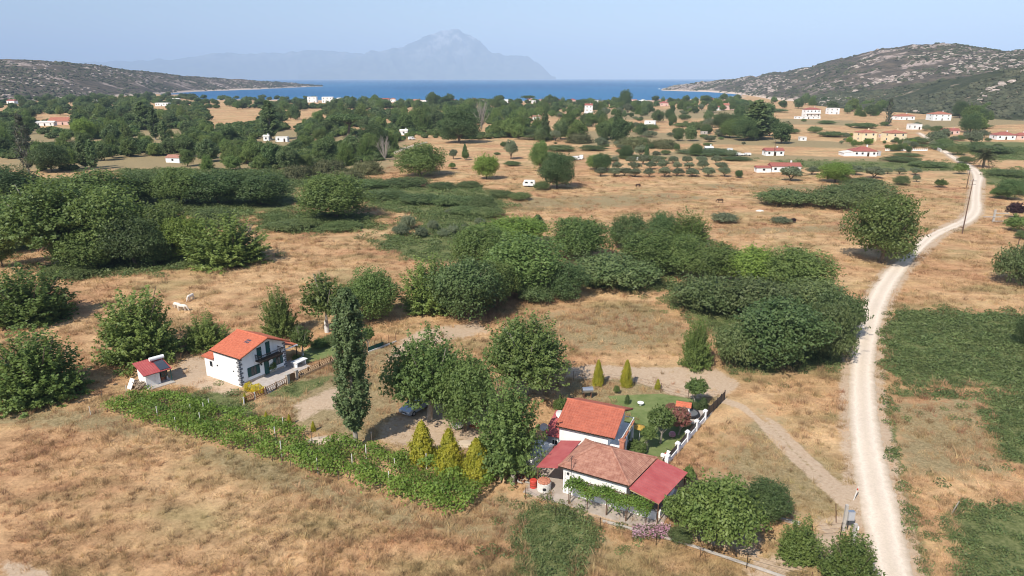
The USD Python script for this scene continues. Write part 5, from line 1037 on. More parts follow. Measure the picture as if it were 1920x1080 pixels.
def lattice(name, label, a, b, mtl, h=1.0, step=0.42, post='timber'):
    """A fence of crossed slats between posts."""
    a, b = np.asarray(a[:2]), np.asarray(b[:2]); L = np.linalg.norm(b - a); t = thing(name, label, 'fence', (a[0], a[1], 0), math.degrees(math.atan2(*(b - a)[::-1])))
    n = max(1, round(L / 2.2))
    for k in range(n + 1): x = L * k / n; part(t, 'post', M().box(x - .06, -.06, -.2, x + .06, .06, h + .12), post)
    part(t, 'rail', M().box(0, .03, h - .06, L, .07, h), mtl); part(t, 'rail', M().box(0, .03, .1, L, .07, .16), mtl)
    for k in range(int(L / step)):
        x = step * (k + .1)
        if x + step > L: break
        part(t, 'slat', M().beam((x, -.012, .12), (x + step * 1.05, -.012, h - .04), .07, .022), mtl); part(t, 'slat', M().beam((x + step * 1.05, .014, .12), (x, .014, h - .04), .07, .022), mtl)
    return t


lattice('lattice_fence', 'reddish lattice fence piece at the corner of the first house garden', ground_at(458, 758), ground_at(498, 739), 'fence_red_wood', 0.9, 0.30, 'whitewash')
lattice('lattice_fence', 'wooden lattice fence between the white post and the gate pillars', ground_at(499, 739), ground_at(538, 720), 'fence_wood', 0.95, 0.30, 'fence_wood')
lattice('lattice_fence', 'long wooden lattice fence from the gate pillars to behind the poplar', ground_at(557, 711), ground_at(640, 674), 'fence_wood', 1.0, 0.32, 'fence_wood')
ga, gb = ground_at(540, 719), ground_at(556, 711); g = thing('garden_gate', 'small wooden gate between two stone pillars of the first house garden', 'gate', (ga[0], ga[1], 0), math.degrees(math.atan2(gb[1] - ga[1], gb[0] - ga[0]))); L = np.linalg.norm(gb - ga)
for x in (0, L): pl = part(g, 'pillar', M().box(x - .22, -.22, -.2, x + .22, .22, 1.35), 'stone'); part(pl, 'cap', M().box(x - .27, -.27, 1.35, x + .27, .27, 1.43), 'concrete')
for k in range(7): x = .26 + (L - .52) * k / 6.0; part(g, 'board', M().box(x - .07, -.02, .1, x + .07, .02, 1.1 + .12 * math.sin(math.pi * k / 6)), 'fence_wood')
part(g, 'brace', M().box(.25, .022, .3, L - .25, .05, .38).box(.25, .022, .85, L - .25, .05, .93), 'fence_wood')
qa, qb = ground_at(690, 660), ground_at(742, 640); nf = thing('net_fence', 'dark green net fence on wire posts behind the poplar', 'fence', (qa[0], qa[1], 0), math.degrees(math.atan2(qb[1] - qa[1], qb[0] - qa[0]))); L = np.linalg.norm((qb - qa)[:2])
for k in range(5): part(nf, 'post', M().cyl(L * k / 4, 0, -.2, 1.5, .035, sides=6), 'rust')
part(nf, 'net', M().box(0, -.01, 0.05, L * 0.55, .01, .75), 'net_green'); part(nf, 'kerb', M().box(0, -.15, -.1, L, -.04, .14), 'whitewash')

# ---- the shed
s0 = ground_at(276, 727); s1 = ground_at(319, 714); sh = thing('shed', 'little white shed with red sheet roof and a solar water heater', 'shed', (s0[0], s0[1], 0), math.degrees(math.atan2(s1[1] - s0[1], s1[0] - s0[0]))); L = float(np.linalg.norm(s1 - s0)); Dp = 2.9
part(sh, 'wall', M().prism([(0, -.2), (L - 1.2, -.2), (L - 1.2, 1.95), (0, 1.95)], 0, Dp).prism([(0.1, 1.95), (L - 1.3, 1.95), (L - 1.3, 2.15), (0.1, 2.15)], 1.2, Dp), 'white_wall')
part(sh, 'floor_slab', M().box(-.2, -1.0, -.2, L + .3, Dp, .06), 'concrete')
part(sh, 'side_wall', M().box(L - 0.1, .6, 0, L, Dp, 1.95), 'white_wall'); part(sh, 'back_wall', M().box(L - 1.2, Dp - .1, 0, L - .1, Dp, 1.95), 'grey_wall')
m = M().plate([(-.35, -.45, 1.92), (L + .35, -.45, 1.92), (L + .35, Dp + .35, 2.72), (-.35, Dp + .35, 2.72)], .06)
for k in range(13): x = -.3 + (L + .6) * k / 12; m.beam((x, -.45, 1.94), (x, Dp + .35, 2.74), .05, .05)
rf = part(sh, 'roof', m, 'metal_red')
part(sh, 'roof_beam', M().box(-.3, -.3, 1.76, L + .3, -.2, 1.86), 'dark_wood')
window(sh, 2.05, .95, 2.75, 1.7, 0, -1, 'shutter'); door(sh, L - 1.12, .06, L - .2, 1.8, Dp - .1, -1, 'dark_wood'); part(sh, 'awning_post', M().box(L + .1, -.35, 0, L + .2, -.25, 1.8), 'shutter')
so = thing('solar_heater', 'solar water heater with white tank and dark panel on the shed roof', 'water heater', (s0[0], s0[1], 0), math.degrees(math.atan2(s1[1] - s0[1], s1[0] - s0[0])))
part(so, 'panel', M().plate([(1.9, -.3, 2.08), (3.1, -.3, 2.08), (3.1, 1.9, 2.62), (1.9, 1.9, 2.62)], .08), 'solar'); part(so, 'tank', M().tube([(1.5, 2.2, 2.98), (3.4, 2.2, 2.98)], .27, 14), 'white_paint', smooth=40)
for x in (1.8, 3.1): part(so, 'stand', M().beam((x, 2.2, 2.4), (x, 2.2, 2.8), .06), 'steel')
fs = thing('fire_stove', 'small red brick stove in the open bay of the shed', 'stove', (s1[0], s1[1], 0), math.degrees(math.atan2(s1[1] - s0[1], s1[0] - s0[0]))); part(fs, 'body', M().box(-.75, .9, 0, -.25, 1.4, .8), 'terracotta'); part(fs, 'flue', M().cyl(-.5, 1.15, .8, 1.7, .07, sides=8), 'iron')
# logs and the leaning board
wp = ground_at(262, 728); lg = thing('log_pile', 'pile of split logs against the sunny wall of the shed', 'firewood', (wp[0] - .1, wp[1] + .2, 0), -33); r = np.random.default_rng(6)
for k in range(70):
    y = r.uniform(-.5, .35); z = r.uniform(0.05, 1.0) * (1 - .5 * abs(y + .1)); x = r.uniform(-1.0, 1.0); part(lg, 'log', M().tube([(x + r.normal(0, .06), y - .25, z), (x + r.normal(0, .06), y + .25, z + r.normal(0, .04))], r.uniform(.05, .09), 7), 'firewood')
bd = ground_at(245, 728); single('board', M().obox((bd[0], bd[1] + .2, .55), (.9, .08, 1.5), math.radians(-30), math.radians(-30)), 'white_paint', 'white board leaning left of the log pile', 'board')

# ---- the second house
e2 = ground_at(1046, 838, 0.0); c2 = ground_at(1046, 804, 3.55); h2 = thing('house', 'white house with ribbed orange gable roof and two satellite dishes', 'house', (c2[0] + .22, c2[1] + .48, 0), -24.5)
L2, D2 = 5.5, 6.6
part(h2, 'wall', M().add(np.array([(0, 0, -.2), (L2, 0, -.2), (L2, D2, -.2), (0, D2, -.2), (0, 0, 3.86), (L2, 0, 3.86), (L2, D2, 3.86), (0, D2, 3.86), (0, D2 / 2, 5.2), (L2, D2 / 2, 5.2)]),
     np.array([[0, 1, 5], [0, 5, 4], [2, 3, 7], [2, 7, 6], [1, 2, 6], [1, 6, 5], [5, 6, 9], [3, 0, 4], [3, 4, 7], [4, 8, 7], [4, 5, 9], [4, 9, 8], [7, 8, 9], [7, 9, 6], [0, 3, 2], [0, 2, 1]])), 'white_wall')
ov, sl = .45, (5.32 - 3.94) / (D2 / 2); za, zt = 3.94 - sl * ov, 5.32; x0, x1 = -.35, L2 + .8
rf = part(h2, 'roof', M().add(*tiles((x0, -ov, za), (x1, -ov, za), (x1, D2 / 2, zt), (x0, D2 / 2, zt), .30, amp=.075, seed=3)).add(*tiles((x1, D2 + ov, za), (x0, D2 + ov, za), (x0, D2 / 2, zt), (x1, D2 / 2, zt), .30, amp=.075, seed=4)), 'tile_ribbed')
part(rf, 'roof_boarding', M().plate([(x0, -ov, za - .03), (x1, -ov, za - .03), (x1, D2 / 2, zt - .03), (x0, D2 / 2, zt - .03)], .1).plate([(x1, D2 + ov, za - .03), (x0, D2 + ov, za - .03), (x0, D2 / 2, zt - .03), (x1, D2 / 2, zt - .03)], .1), 'dark_wood')
part(rf, 'ridge_tiles', M().tube([(x, D2 / 2, zt + .03 + .012 * (k % 2)) for k, x in enumerate(np.linspace(x0, x1, 24))], .14, 8), 'tile_ribbed')
part(rf, 'verge_tiles', M().tube([(x1 - .03, -ov, za + .04), (x1 - .03, D2 / 2, zt + .05)], .1, 6).tube([(x1 - .03, D2 / 2, zt + .05), (x1 - .03, D2 + ov, za + .04)], .1, 6), 'tile_ribbed')
door(h2, 2.5, 2.45, 3.3, 4.3, L2, 1, 'dark_wood', axis='y', name='balcony_door'); window(h2, 4.2, 3.1, 4.9, 4.0, L2, 1, 'shutter', axis='y'); door(h2, 2.2, .1, 3.1, 2.1, L2, 1, 'dark_wood', axis='y'); window(h2, 4.1, .9, 5.2, 2.0, L2, 1, 'shutter', None, axis='y'); part(h2, 'wall_panel', M().box(L2 + .002, 3.3, 2.4, L2 + .03, 4.0, 3.6), 'grey_wall')
bl = part(h2, 'balcony', M().box(L2 + .003, .5, 2.2, L2 + 1.25, D2 - .5, 2.36), 'white_wall'); m = M().box(L2 + 1.18, .5, 3.15, L2 + 1.25, D2 - .5, 3.22).box(L2, .5, 3.15, L2 + 1.18, .56, 3.22).box(L2, D2 - .56, 3.15, L2 + 1.18, D2 - .5, 3.22)
for k in range(28): y = .55 + k * (D2 - 1.1) / 27; m.box(L2 + 1.2, y - .02, 2.36, L2 + 1.235, y + .02, 3.15)
part(bl, 'railing', m, 'white_paint')
for k, y in enumerate((1.2, 2.3, 3.6, 4.8)): part(bl, 'flower_box', M().box(L2 + 1.25, y, 2.85, L2 + 1.45, y + .8, 3.1), ('terracotta', 'terracotta', 'timber', 'terracotta')[k])
for y in (.6, D2 / 2, D2 - .6): part(h2, 'porch_column', M().box(L2 + 1.0, y - .13, 0, L2 + 1.25, y + .13, 2.2), 'white_wall')
part(h2, 'porch_floor', M().box(L2 + .004, .2, -.2, L2 + 2.6, D2, .1), 'paving')
part(h2, 'annex_wall', M().box(-1.75, .5, -.2, -.003, 4.0, 2.0), 'grey_wall'); part(h2, 'annex_roof', M().add(*tiles((-2.0, .2, 2.08), (-.01, .2, 2.08), (-.01, 4.2, 3.2), (-2.0, 4.2, 3.2), .29, seed=8)).plate([(-2.0, .2, 2.05), (-.01, .2, 2.05), (-.01, 4.2, 3.17), (-2.0, 4.2, 3.17)], .08), 'metal_red')
window(h2, -1.0, .95, -.4, 1.5, .5, -1, 'white_paint')


def dish(label, p, aim, r):
    t = thing('satellite_dish', label, 'satellite dish', p, aim); a = np.linspace(0, 2 * np.pi, 25)[:-1]; v = [[0, 0.0, 0]]
    for q in (.35, .7, 1.0): v += [[r * q * math.cos(k), -.22 * r * q * q, r * q * math.sin(k)] for k in a]
    f = [[0, 1 + (k + 1) % 24, 1 + k] for k in range(24)]
    for q in range(2):
        for k in range(24): i, j = 1 + q * 24 + k, 1 + q * 24 + (k + 1) % 24; f += [[i, j, j + 24], [i, j + 24, i + 24]]
    v = np.array(v); v2 = v + [0, .02, 0]; part(t, 'reflector', M().add(v, f).add(v2, np.array(f)[:, ::-1]), 'white_paint', smooth=True)
    part(t, 'feed_arm', M().beam((0, -.05, -r * .95), (0, -.75 * r, -.1), .03).ball((0, -.75 * r, -.08), .05, 1), 'steel'); part(t, 'mast', M().tube([(0, .1, -r - .35), (0, .1, 0)], .03, 6), 'steel')


dish('satellite dish at the back eave of the second house roof', (*ground_at(1051, 776, 4.2)[:2], 4.2), -20, .52)
dish('satellite dish on the red annex of the second house', (*ground_at(1020, 800, 2.55)[:2], 2.55), -5, .50)

# ---- the grey outbuilding
p = [ground_at(*q, 0.0)[:2] for q in ((997, 895), (1036, 866))]; u = unit(p[1] - p[0]); nrm = np.array([-u[1], u[0]]); Lb = float(np.linalg.norm(p[1] - p[0])); ob = thing('outbuilding', 'low white outbuilding with flat pale roof beside the second house', 'outbuilding', (p[0][0], p[0][1], 0), math.degrees(math.atan2(u[1], u[0])))
part(ob, 'wall', M().box(0, 0, -.2, Lb, 2.0, 1.95), 'white_wall'); part(ob, 'roof', M().box(-.15, -.1, 1.953, Lb + .15, 2.15, 2.08), 'whitewash'); part(ob, 'pipe', M().tube([(.3, 1.8, 2.08), (.3, 1.8, 2.5), (.7, 1.8, 2.6)], .05, 6), 'white_paint')
for k in range(9): part(ob, 'roof_weight', M().obox((.3 + .3 * (k % 5), .3 + .7 * (k % 3), 2.14), (.25, .12, .12), k), 'concrete')
q = ground_at(1038, 848, .8); t = thing('outdoor_oven', 'small outdoor oven with clay tile cap between the outbuilding and the second house', 'oven', (q[0], q[1], 0), -24); part(t, 'body', M().box(-.4, -.4, -.1, .4, .4, 1.0), 'white_wall'); part(t, 'cap', M().prism([(-.55, 1.0), (.55, 1.0), (0, 1.4)], -.5, .5), 'tile_orange')

# ---- the third house
e3 = ground_at(1046.5, 874, 3.15); ang3 = -28.3; h3 = thing('house', 'low white house with weathered hip roof and red sheet porches', 'house', (e3[0], e3[1], 0), ang3); L3, D3, Z3, T3 = 7.4, 6.1, 3.15, 4.75
part(h3, 'wall', M().box(.4, .4, -.2, L3 - .4, D3 - .4, Z3 - .08), 'old_white_wall')
ra, rb = np.array([3.0, D3 / 2, T3]), np.array([L3 - 3.0, D3 / 2, T3]); cs = [np.array(q, float) for q in ((0, 0, Z3), (L3, 0, Z3), (L3 + .8, D3, Z3), (.4, D3, Z3))]
m = M()
for k, (a, b, c, d) in enumerate(((cs[0], cs[1], rb, ra), (cs[1], cs[2], rb, rb), (cs[2], cs[3], ra, rb), (cs[3], cs[0], ra, ra))): m.add(*tiles(a, b, c, d, .26, .40, .05, seed=20 + k))
rf = part(h3, 'roof', m, 'tile_old'); m = M()
for a, b in ((cs[0], ra), (cs[1], rb), (cs[2], rb), (cs[3], ra), (ra, rb)): m.tube([a + (b - a) * s + [0, 0, .05 + .015 * (k % 2)] for k, s in enumerate(np.linspace(0, 1, 14))], .13, 7)
part(rf, 'hip_tiles', m, 'tile_old'); part(rf, 'roof_boarding', M().plate([c - [0, 0, .03] for c in cs], .1), 'dark_wood')
ch = part(rf, 'chimney', M().box(4.85, 4.1, 3.6, 5.3, 4.55, 5.2), 'terracotta'); part(ch, 'cap', M().box(4.78, 4.03, 5.2, 5.37, 4.62, 5.28).prism([(4.85, 5.28), (5.3, 5.28), (5.07, 5.5)], 4.1, 4.55), 'terracotta')
part(rf, 'roof_hatch', M().obox((4.2, 4.0, 4.32), (.5, .4, .05), 0, -math.radians(27)), 'grey_wall')
part(h3, 'porch_roof', M().plate([(-2.35, -.1, 2.45), (-.02, -.1, 3.02), (-.02, D3 - .2, 3.02), (-2.35, D3 - .2, 2.45)], .07), 'metal_red')
m = M().plate([(L3 + .02, -.15, 3.04), (L3 + 3.0, -.25, 2.4), (L3 + 4.0, D3 + .1, 2.4), (L3 + .84, D3 + .1, 3.04)], .07)
for k in range(14): y = -.1 + k * (D3 + .1) / 13; m.beam((L3 + .05 + .8 * k / 13, y, 3.052), (L3 + 2.98 + .98 * k / 13, y, 2.418), .03, .025)
pr = part(h3, 'porch_roof', m, 'metal_red'); part(pr, 'porch_beam', M().beam((L3 + 2.9, -.2, 2.28), (L3 + 3.85, D3, 2.28), .12).beam((L3 + .1, -.1, 2.85), (L3 + 2.9, -.1, 2.27), .1), 'timber')
for x, y, h in ((L3 + 2.9, -.1, 2.3), (L3 + 3.8, D3 - .2, 2.3), (-2.25, .05, 2.4), (-2.25, D3 - .4, 2.4)): part(h3, 'porch_post', M().cyl(x, y, -.1, h, .06, sides=8), 'rust')
part(h3, 'low_wall', M().box(L3 - .396, .4, -.2, L3 + 2.6, .6, .95), 'old_white_wall'); part(h3, 'low_wall', M().box(L3 + 2.7, .9, -.2, L3 + 2.85, D3, .7), 'old_white_wall')
door(h3, 1.6, .05, 2.5, 2.1, .4, -1, 'dark_wood', axis='y') ; window(h3, 3.3, .9, 4.3, 2.0, .4, -1, 'dark_wood', axis='y'); window(h3, 1.9, 1.0, 2.7, 2.0, .4, -1, 'white_paint'); window(h3, 4.7, 1.0, 5.5, 2.0, .4, -1, 'white_paint'); window(h3, 1.8, 1.0, 2.6, 2.0, L3 - .4, 1, 'dark_wood', axis='y'); door(h3, 3.4, .05, 4.3, 2.1, L3 - .4, 1, 'dark_wood', axis='y')
part(h3, 'wall_lamp', M().box(.85, .25, 2.3, 1.05, .4, 2.5), 'iron'); part(h3, 'water_pipe', M().tube([(.6, .36, .2), (.6, .36, 2.5)], .025, 5), 'grey_wall')
part(h3, 'yard_slab', M().box(-3.2, -1.4, -.25, L3 + 3.4, D3 + .3, .05), 'yard_paving')


def in3(x, y, z=0):  # a point in the third house's frame, in the scene
    c, s = math.cos(math.radians(ang3)), math.sin(math.radians(ang3)); return np.array([e3[0] + c * x - s * y, e3[1] + s * x + c * y, z])


an = thing('antenna', 'thin television antenna mast beside the third house front', 'antenna', in3(1.5, -.2), ang3); part(an, 'mast', M().tube([(0, 0, 0), (0, 0, 4.6)], .03, 6), 'iron'); m = M().beam((-.1, -.6, 4.5), (-.1, .6, 4.5), .03)
for k in range(6): m.beam((-.4 + .02 * k, -.5 + .2 * k, 4.5), (.2 - .02 * k, -.5 + .2 * k, 4.5), .02)
part(an, 'aerial', m, 'iron')
pg = thing('pergola', 'rusty pipe pergola along the front of the third house', 'pergola', in3(1.7, -1.1), ang3)
for k in range(5): part(pg, 'post', M().cyl(k * 1.95, 0, -.2, 2.15, .045, sides=6), 'rust')
part(pg, 'beam', M().beam((-.2, 0, 2.15), (8.0, 0, 2.15), .06), 'rust'); part(pg, 'beam', M().beam((-.2, 1.0, 2.25), (8.0, 1.0, 2.25), .06), 'rust')
for k in range(10): part(pg, 'rafter', M().beam((k * .87, -.2, 2.2), (k * .87, 1.2, 2.3), .04), 'rust')
r = np.random.default_rng(9); x = r.uniform(-.4, 8.2, 5200); y = r.normal(.3, .5, 5200) + .2 * np.sin(x * 2.3); z = 2.15 + r.normal(.10, .20, 5200) - np.abs(y - .3) * .2 + .16 * np.sin(x * 1.9 + 1); lv = leaves(np.stack([x, y, z], 1), np.stack([r.normal(0, .4, 5200), y - .5, np.ones(5200)], 1), .20, r); R = in3(1.7, -1.1)
c, s = math.cos(math.radians(ang3)), math.sin(math.radians(ang3)); vv = lv[0] @ np.array([[c, s, 0], [-s, c, 0], [0, 0, 1]]) + R
gv = thing('grape_vine', 'leafy green vine spread over the pergola of the third house', 'vine', (0, 0, 0)); part(gv, 'foliage', (vv, lv[1]), 'leaf_vine')
for k in (0, 2, 3): part(gv, 'stem', M().tube([in3(1.75 + k * 1.95, -1.0, 0), in3(1.8 + k * 1.95, -.95, 1.1), in3(2.1 + k * 1.95, -.8, 2.2)], .05, 6), 'bark')
q = ground_at(1020, 918); ov_ = thing('brick_oven', 'round whitewashed oven with a clay lump top in the yard of the third house', 'oven', (q[0], q[1], 0)); part(ov_, 'drum', M().cyl(0, 0, -.1, .95, .72, sides=20), 'whitewash', smooth=40); part(ov_, 'hole', M().tube([(0, -.735, .45), (0, -.70, .45)], .18, 12), 'iron')
for k in range(11): a = k * .571 * 2; part(ov_, 'clay_lump', M().ball((.5 * math.cos(a), .5 * math.sin(a), 1.02), (.2, .2, .16), 1), 'terracotta')
part(ov_, 'dome', M().ball((0, 0, .95), (.55, .55, .3), 2), 'terracotta', smooth=True)
q = ground_at(1000, 914); rb_ = thing('barrel', 'red barrel standing left of the round oven', 'barrel', (q[0], q[1], 0)); part(rb_, 'drum', M().cyl(0, 0, 0, .85, .36, sides=16), 'red_plastic', smooth=40); part(rb_, 'hoop', M().tube([(0, 0, .3), (0, 0, .34)], .375, 16).tube([(0, 0, .6), (0, 0, .64)], .375, 16), 'rust'); part(rb_, 'lid', M().cyl(0, 0, .85, .9, .38, .34), 'red_plastic')
r = np.random.default_rng(14)
pk = thing('flower_bed', 'pink flowering ground cover in front of the third house porch', 'flowers', (0, 0, 0)); P = np.vstack([ground_at(r.uniform(1185, 1258), r.uniform(988, 1012)) for _ in range(2200)]); P[:, 2] = r.uniform(.05, .5, len(P)); lf = leaves(P[:1300], np.tile([0, 0, 1.0], (1300, 1)), .16, r); part(pk, 'blossom', lf, 'petal_pink'); part(pk, 'foliage', leaves(P[1300:] - [0, 0, .1], np.tile([0, 0, 1.0], (900, 1)), .2, r), 'leaf_walnut')

# ---- the garden of the second house
sheet('garden_lawn', 'lawn around the second house', 'lawn', [(1140, 742), (1240, 738), (1322, 752), (1316, 774), (1255, 852), (1210, 866), (1186, 850), (1170, 790)], 'lawn')
q = ground_at(1281, 775); bq = thing('barbecue', 'white brick barbecue with small orange tiled roof on the lawn', 'barbecue', (q[0], q[1], 0), -20); part(bq, 'body', M().box(-.75, -.5, 0, .75, .5, 1.15), 'white_wall'); part(bq, 'mouth', M().box(-.45, -.52, .55, .45, -.5, 1.0), 'iron'); part(bq, 'roof', M().add(*tiles((-.95, -.75, 1.15), (.95, -.75, 1.15), (.95, 0, 1.6), (-.95, 0, 1.6), .2, .3, .03)).add(*tiles((.95, .75, 1.15), (-.95, .75, 1.15), (-.95, 0, 1.6), (.95, 0, 1.6), .2, .3, .03)).prism([(-.9, 1.14), (.9, 1.14), (.9, 1.5), (-.9, 1.5)], -.1, .1), 'tile_orange')
q = ground_at(1292, 781); sheet('patio', 'paved corner by the dark metal fence', 'patio', [(1268, 782), (1300, 772), (1340, 768), (1318, 797), (1272, 794)], 'paving', .06)
tp = thing('trampoline', 'round trampoline with dark rim and pale cover on the paved corner', 'trampoline', (q[0], q[1], .1)); part(tp, 'mat', M().cyl(0, 0, .42, .47, 1.05, sides=28), 'steel'); part(tp, 'rim', M().tube([(1.12 * math.cos(a), 1.12 * math.sin(a), .45) for a in np.linspace(0, 2 * np.pi, 33)], .12, 8, cap=False), 'iron', smooth=True)
for k in range(6): a = k * 1.047; part(tp, 'leg', M().cyl(1.1 * math.cos(a), 1.1 * math.sin(a), 0, .4, .04, sides=6), 'iron')
q = ground_at(1260, 820); r = np.random.default_rng(21); d = directions(r, 700, -.5); single('pink_bush', leaves(d * [.36, .36, .36] + [q[0], q[1], .4], d, .12, r), 'petal_pink', 'ball shaped pinkish shrub on the lawn near the white wall', 'shrub')
q = ground_at(1198, 826); um = thing('parasol', 'small yellow parasol beside the second house gable', 'parasol', (q[0], q[1], 0)); part(um, 'pole', M().cyl(0, 0, 0, 1.9, .025, sides=6), 'white_paint'); a = np.linspace(0, 2 * np.pi, 9)[:-1]; part(um, 'canopy', M().add([[0, 0, 2.05]] + [[.75 * math.cos(k), .75 * math.sin(k), 1.7] for k in a], [[0, 1 + k, 1 + (k + 1) % 8] for k in range(8)] + [[0, 1 + (k + 1) % 8, 1 + k] for k in range(8)]), 'yellow_plastic')
q = ground_at(1201, 760); bt = thing('bird_table', 'low white round stone table on the lawn', 'table', (q[0], q[1], 0)); part(bt, 'top', M().cyl(0, 0, .34, .42, .42, sides=16), 'white_paint'); part(bt, 'foot', M().cyl(0, 0, 0, .34, .14, .1, sides=10), 'white_paint')
q = ground_at(1101, 744); tk = thing('water_tank', 'silver water tank lying behind the ridge of the second house', 'tank', (q[0], q[1], 0), 10); part(tk, 'drum', M().tube([(-.7, 0, 1.0), (.7, 0, 1.0)], .4, 16), 'steel', smooth=40); [part(tk, 'leg', M().box(x - .05, -.3, 0, x + .05, .3, .65), 'rust') for x in (-.5, .5)]
# white wall with pillars and dark panels
qs = [ground_at(*p_) for p_ in ((1250, 872), (1266, 851), (1283, 829), (1302, 806), (1321, 787))]; u = (qs[-1] - qs[0])[:2]; L = np.linalg.norm(u); gw = thing('garden_wall', 'white garden wall with capped pillars and dark screens', 'wall', (qs[0][0], qs[0][1], 0), math.degrees(math.atan2(u[1], u[0])))
part(gw, 'base_wall', M().box(-.2, -.12, -.2, L + .2, .12, .55), 'white_wall')
for k in range(5):
    x = L * k / 4; pl = part(gw, 'pillar', M().box(x - .19, -.19, -.2, x + .19, .19, 1.2), 'white_wall'); part(pl, 'cap', M().add(np.array([[x - .27, -.27, 1.2], [x + .27, -.27, 1.2], [x + .27, .27, 1.2], [x - .27, .27, 1.2], [x - .1, -.1, 1.42], [x + .1, -.1, 1.42], [x + .1, .1, 1.42], [x - .1, .1, 1.42]]), BOXF), 'white_paint')
    if k < 4: part(gw, 'screen', M().box(x + .2, -.02, .57, x + L / 4 - .2, .02, 1.15), 'iron')
qa, qb = ground_at(1322, 787), ground_at(1358, 750); u = (qb - qa)[:2]; L = np.linalg.norm(u); mf = thing('metal_fence', 'dark metal fence between the white wall and the farm track', 'fence', (qa[0], qa[1], 0), math.degrees(math.atan2(u[1], u[0]))); n = 5
for k in range(n + 1): part(mf, 'post', M().box(L * k / n - .05, -.05, -.1, L * k / n + .05, .05, 1.4), 'iron')
for k in range(n): part(mf, 'panel', M().box(L * k / n + .06, -.012, .1, L * (k + 1) / n - .06, .012, 1.25), 'iron')
q = ground_at(1250, 862); sc = thing('scooter', 'white motor scooter parked inside the garden wall', 'scooter', (q[0], q[1], 0), 50)
for x in (-.62, .62): wh = part(sc, 'wheel', M().tube([(x, -.07, .27), (x, .07, .27)], .27, 16), 'tyre'); part(wh, 'rim', M().tube([(x, -.08, .27), (x, .08, .27)], .14, 12), 'steel')
part(sc, 'body', M().prism([(-.75, .35), (-.1, .28), (.35, .28), (.5, .9), (.4, .95), (.2, .42), (-.15, .45), (-.25, .75), (-.85, .78)], -.2, .2), 'white_paint'); part(sc, 'seat', M().box(-.8, -.17, .78, -.1, .17, .9), 'red_plastic'); part(sc, 'handlebar', M().beam((.42, -.35, 1.05), (.42, .35, 1.05), .04).beam((.42, 0, .9), (.42, 0, 1.05), .05), 'iron'); part(sc, 'fork', M().beam((.45, 0, .85), (.62, 0, .27), .08), 'steel'); part(sc, 'top_box', M().box(-1.1, -.22, .82, -.8, .22, 1.15), 'white_paint')
# wire fence of the garden
def wire_fence(label, pts, h=1.3, m='rust', step=3.0, wires=3):
    P = [ground_at(*p_) for p_ in pts]; t = thing('wire_fence', label, 'fence', (P[0][0], P[0][1], 0)); o = P[0] * [1, 1, 0]; w_ = M()
    for a, b in zip(P[:-1], P[1:]):
        L = np.linalg.norm(b - a); n = max(1, int(L / step))
        for k in range(n + 1): q = a + (b - a) * k / n - o; part(t, 'post', M().cyl(q[0], q[1], -.2, h, .035, sides=5), m)
        for k in range(wires): z = h * (k + 1) / (wires + .2); w_.beam(a - o + [0, 0, z], b - o + [0, 0, z], .012)
    part(t, 'wire', w_, 'iron')
wire_fence('thin wire fence between the garden lawn and the earth lane', [(1075, 712), (1190, 722), (1290, 748), (1356, 752)])
wire_fence('rusty wire fence along the kerb before the fig tree', [(985, 935), (1042, 968), (1125, 992), (1230, 1022), (1400, 1062), (1520, 1096)], 1.25)
wire_fence('wire fence between the small trees and the dry pasture near the road', [(1432, 990), (1520, 1012), (1575, 1006), (1600, 1012)], 1.5)
wire_fence('pale posts and wire at the left end of the vineyard', [(170, 778), (192, 748), (238, 738)], 1.2, 'whitewash', 2.5)
single('kerb', M().beam(ground_at(1130, 978) + [0, 0, .08], ground_at(1285, 1020) + [0, 0, .08], .14, .2).beam(ground_at(1285, 1020) + [0, 0, .075], ground_at(1520, 1100) + [0, 0, .075], .14, .2), 'concrete', 'thin pale concrete kerb before the third house and fig tree', 'kerb', kind='structure')
single('kerb', M().beam(ground_at(1462, 975) + [0, 0, .1], ground_at(1500, 983) + [0, 0, .1], .2, .3), 'concrete', 'short pale kerb behind the small round tree near the road', 'kerb', kind='structure')

# ---- the car, timber and other yard things


def car(label, px, py, heading, paint):
    q = ground_at(px, py); t = thing('parked_car', label, 'car', (q[0], q[1], float(lift(q[0], q[1])) + .02), heading)
    low = M().prism([(-2.15, .32), (2.1, .32), (2.2, .5), (2.15, .78), (1.15, .98), (-2.05, 1.02), (-2.2, .8)], -.88, .88)
    body = part(t, 'body', low, paint); cab = [(-2.0, 1.0), (1.1, .97), (.35, 1.48), (-1.45, 1.5)]
    part(t, 'cabin', M().prism(cab, -.76, .76), 'glass'); part(t, 'roof', M().box(-1.5, -.72, 1.49, .4, .72, 1.55), paint)
    part(t, 'pillar', M().beam((1.12, -.74, .98), (.36, -.72, 1.5), .08).beam((1.12, .74, .98), (.36, .72, 1.5), .08).beam((-.5, -.775, 1.0), (-.5, -.74, 1.5), .09, .03).beam((-.5, .775, 1.0), (-.5, .74, 1.5), .09, .03), paint)
    for x in (-1.35, 1.35):
        for y in (-.8, .8): wh = part(t, 'wheel', M().tube([(x, y - .11, .33), (x, y + .11, .33)], .33, 18), 'tyre'); part(wh, 'rim', M().tube([(x, y - .12, .33), (x, y + .12, .33)], .2, 12), 'steel')
    for y in (-.62, .62): part(t, 'headlight', M().box(2.12, y - .2, .66, 2.2, y + .2, .8), 'white_paint'); part(t, 'tail_light', M().box(-2.2, y - .18, .75, -2.12, y + .18, .95), 'red_plastic')
    part(t, 'grille', M().box(2.17, -.4, .48, 2.22, .4, .64), 'iron'); part(t, 'licence_plate', M().box(2.22, -.26, .42, 2.235, .26, .52), 'white_paint')
    for y in (-.98, .98): part(t, 'mirror', M().box(.75, y - .1, 1.0, .9, y + .1, 1.14), paint)


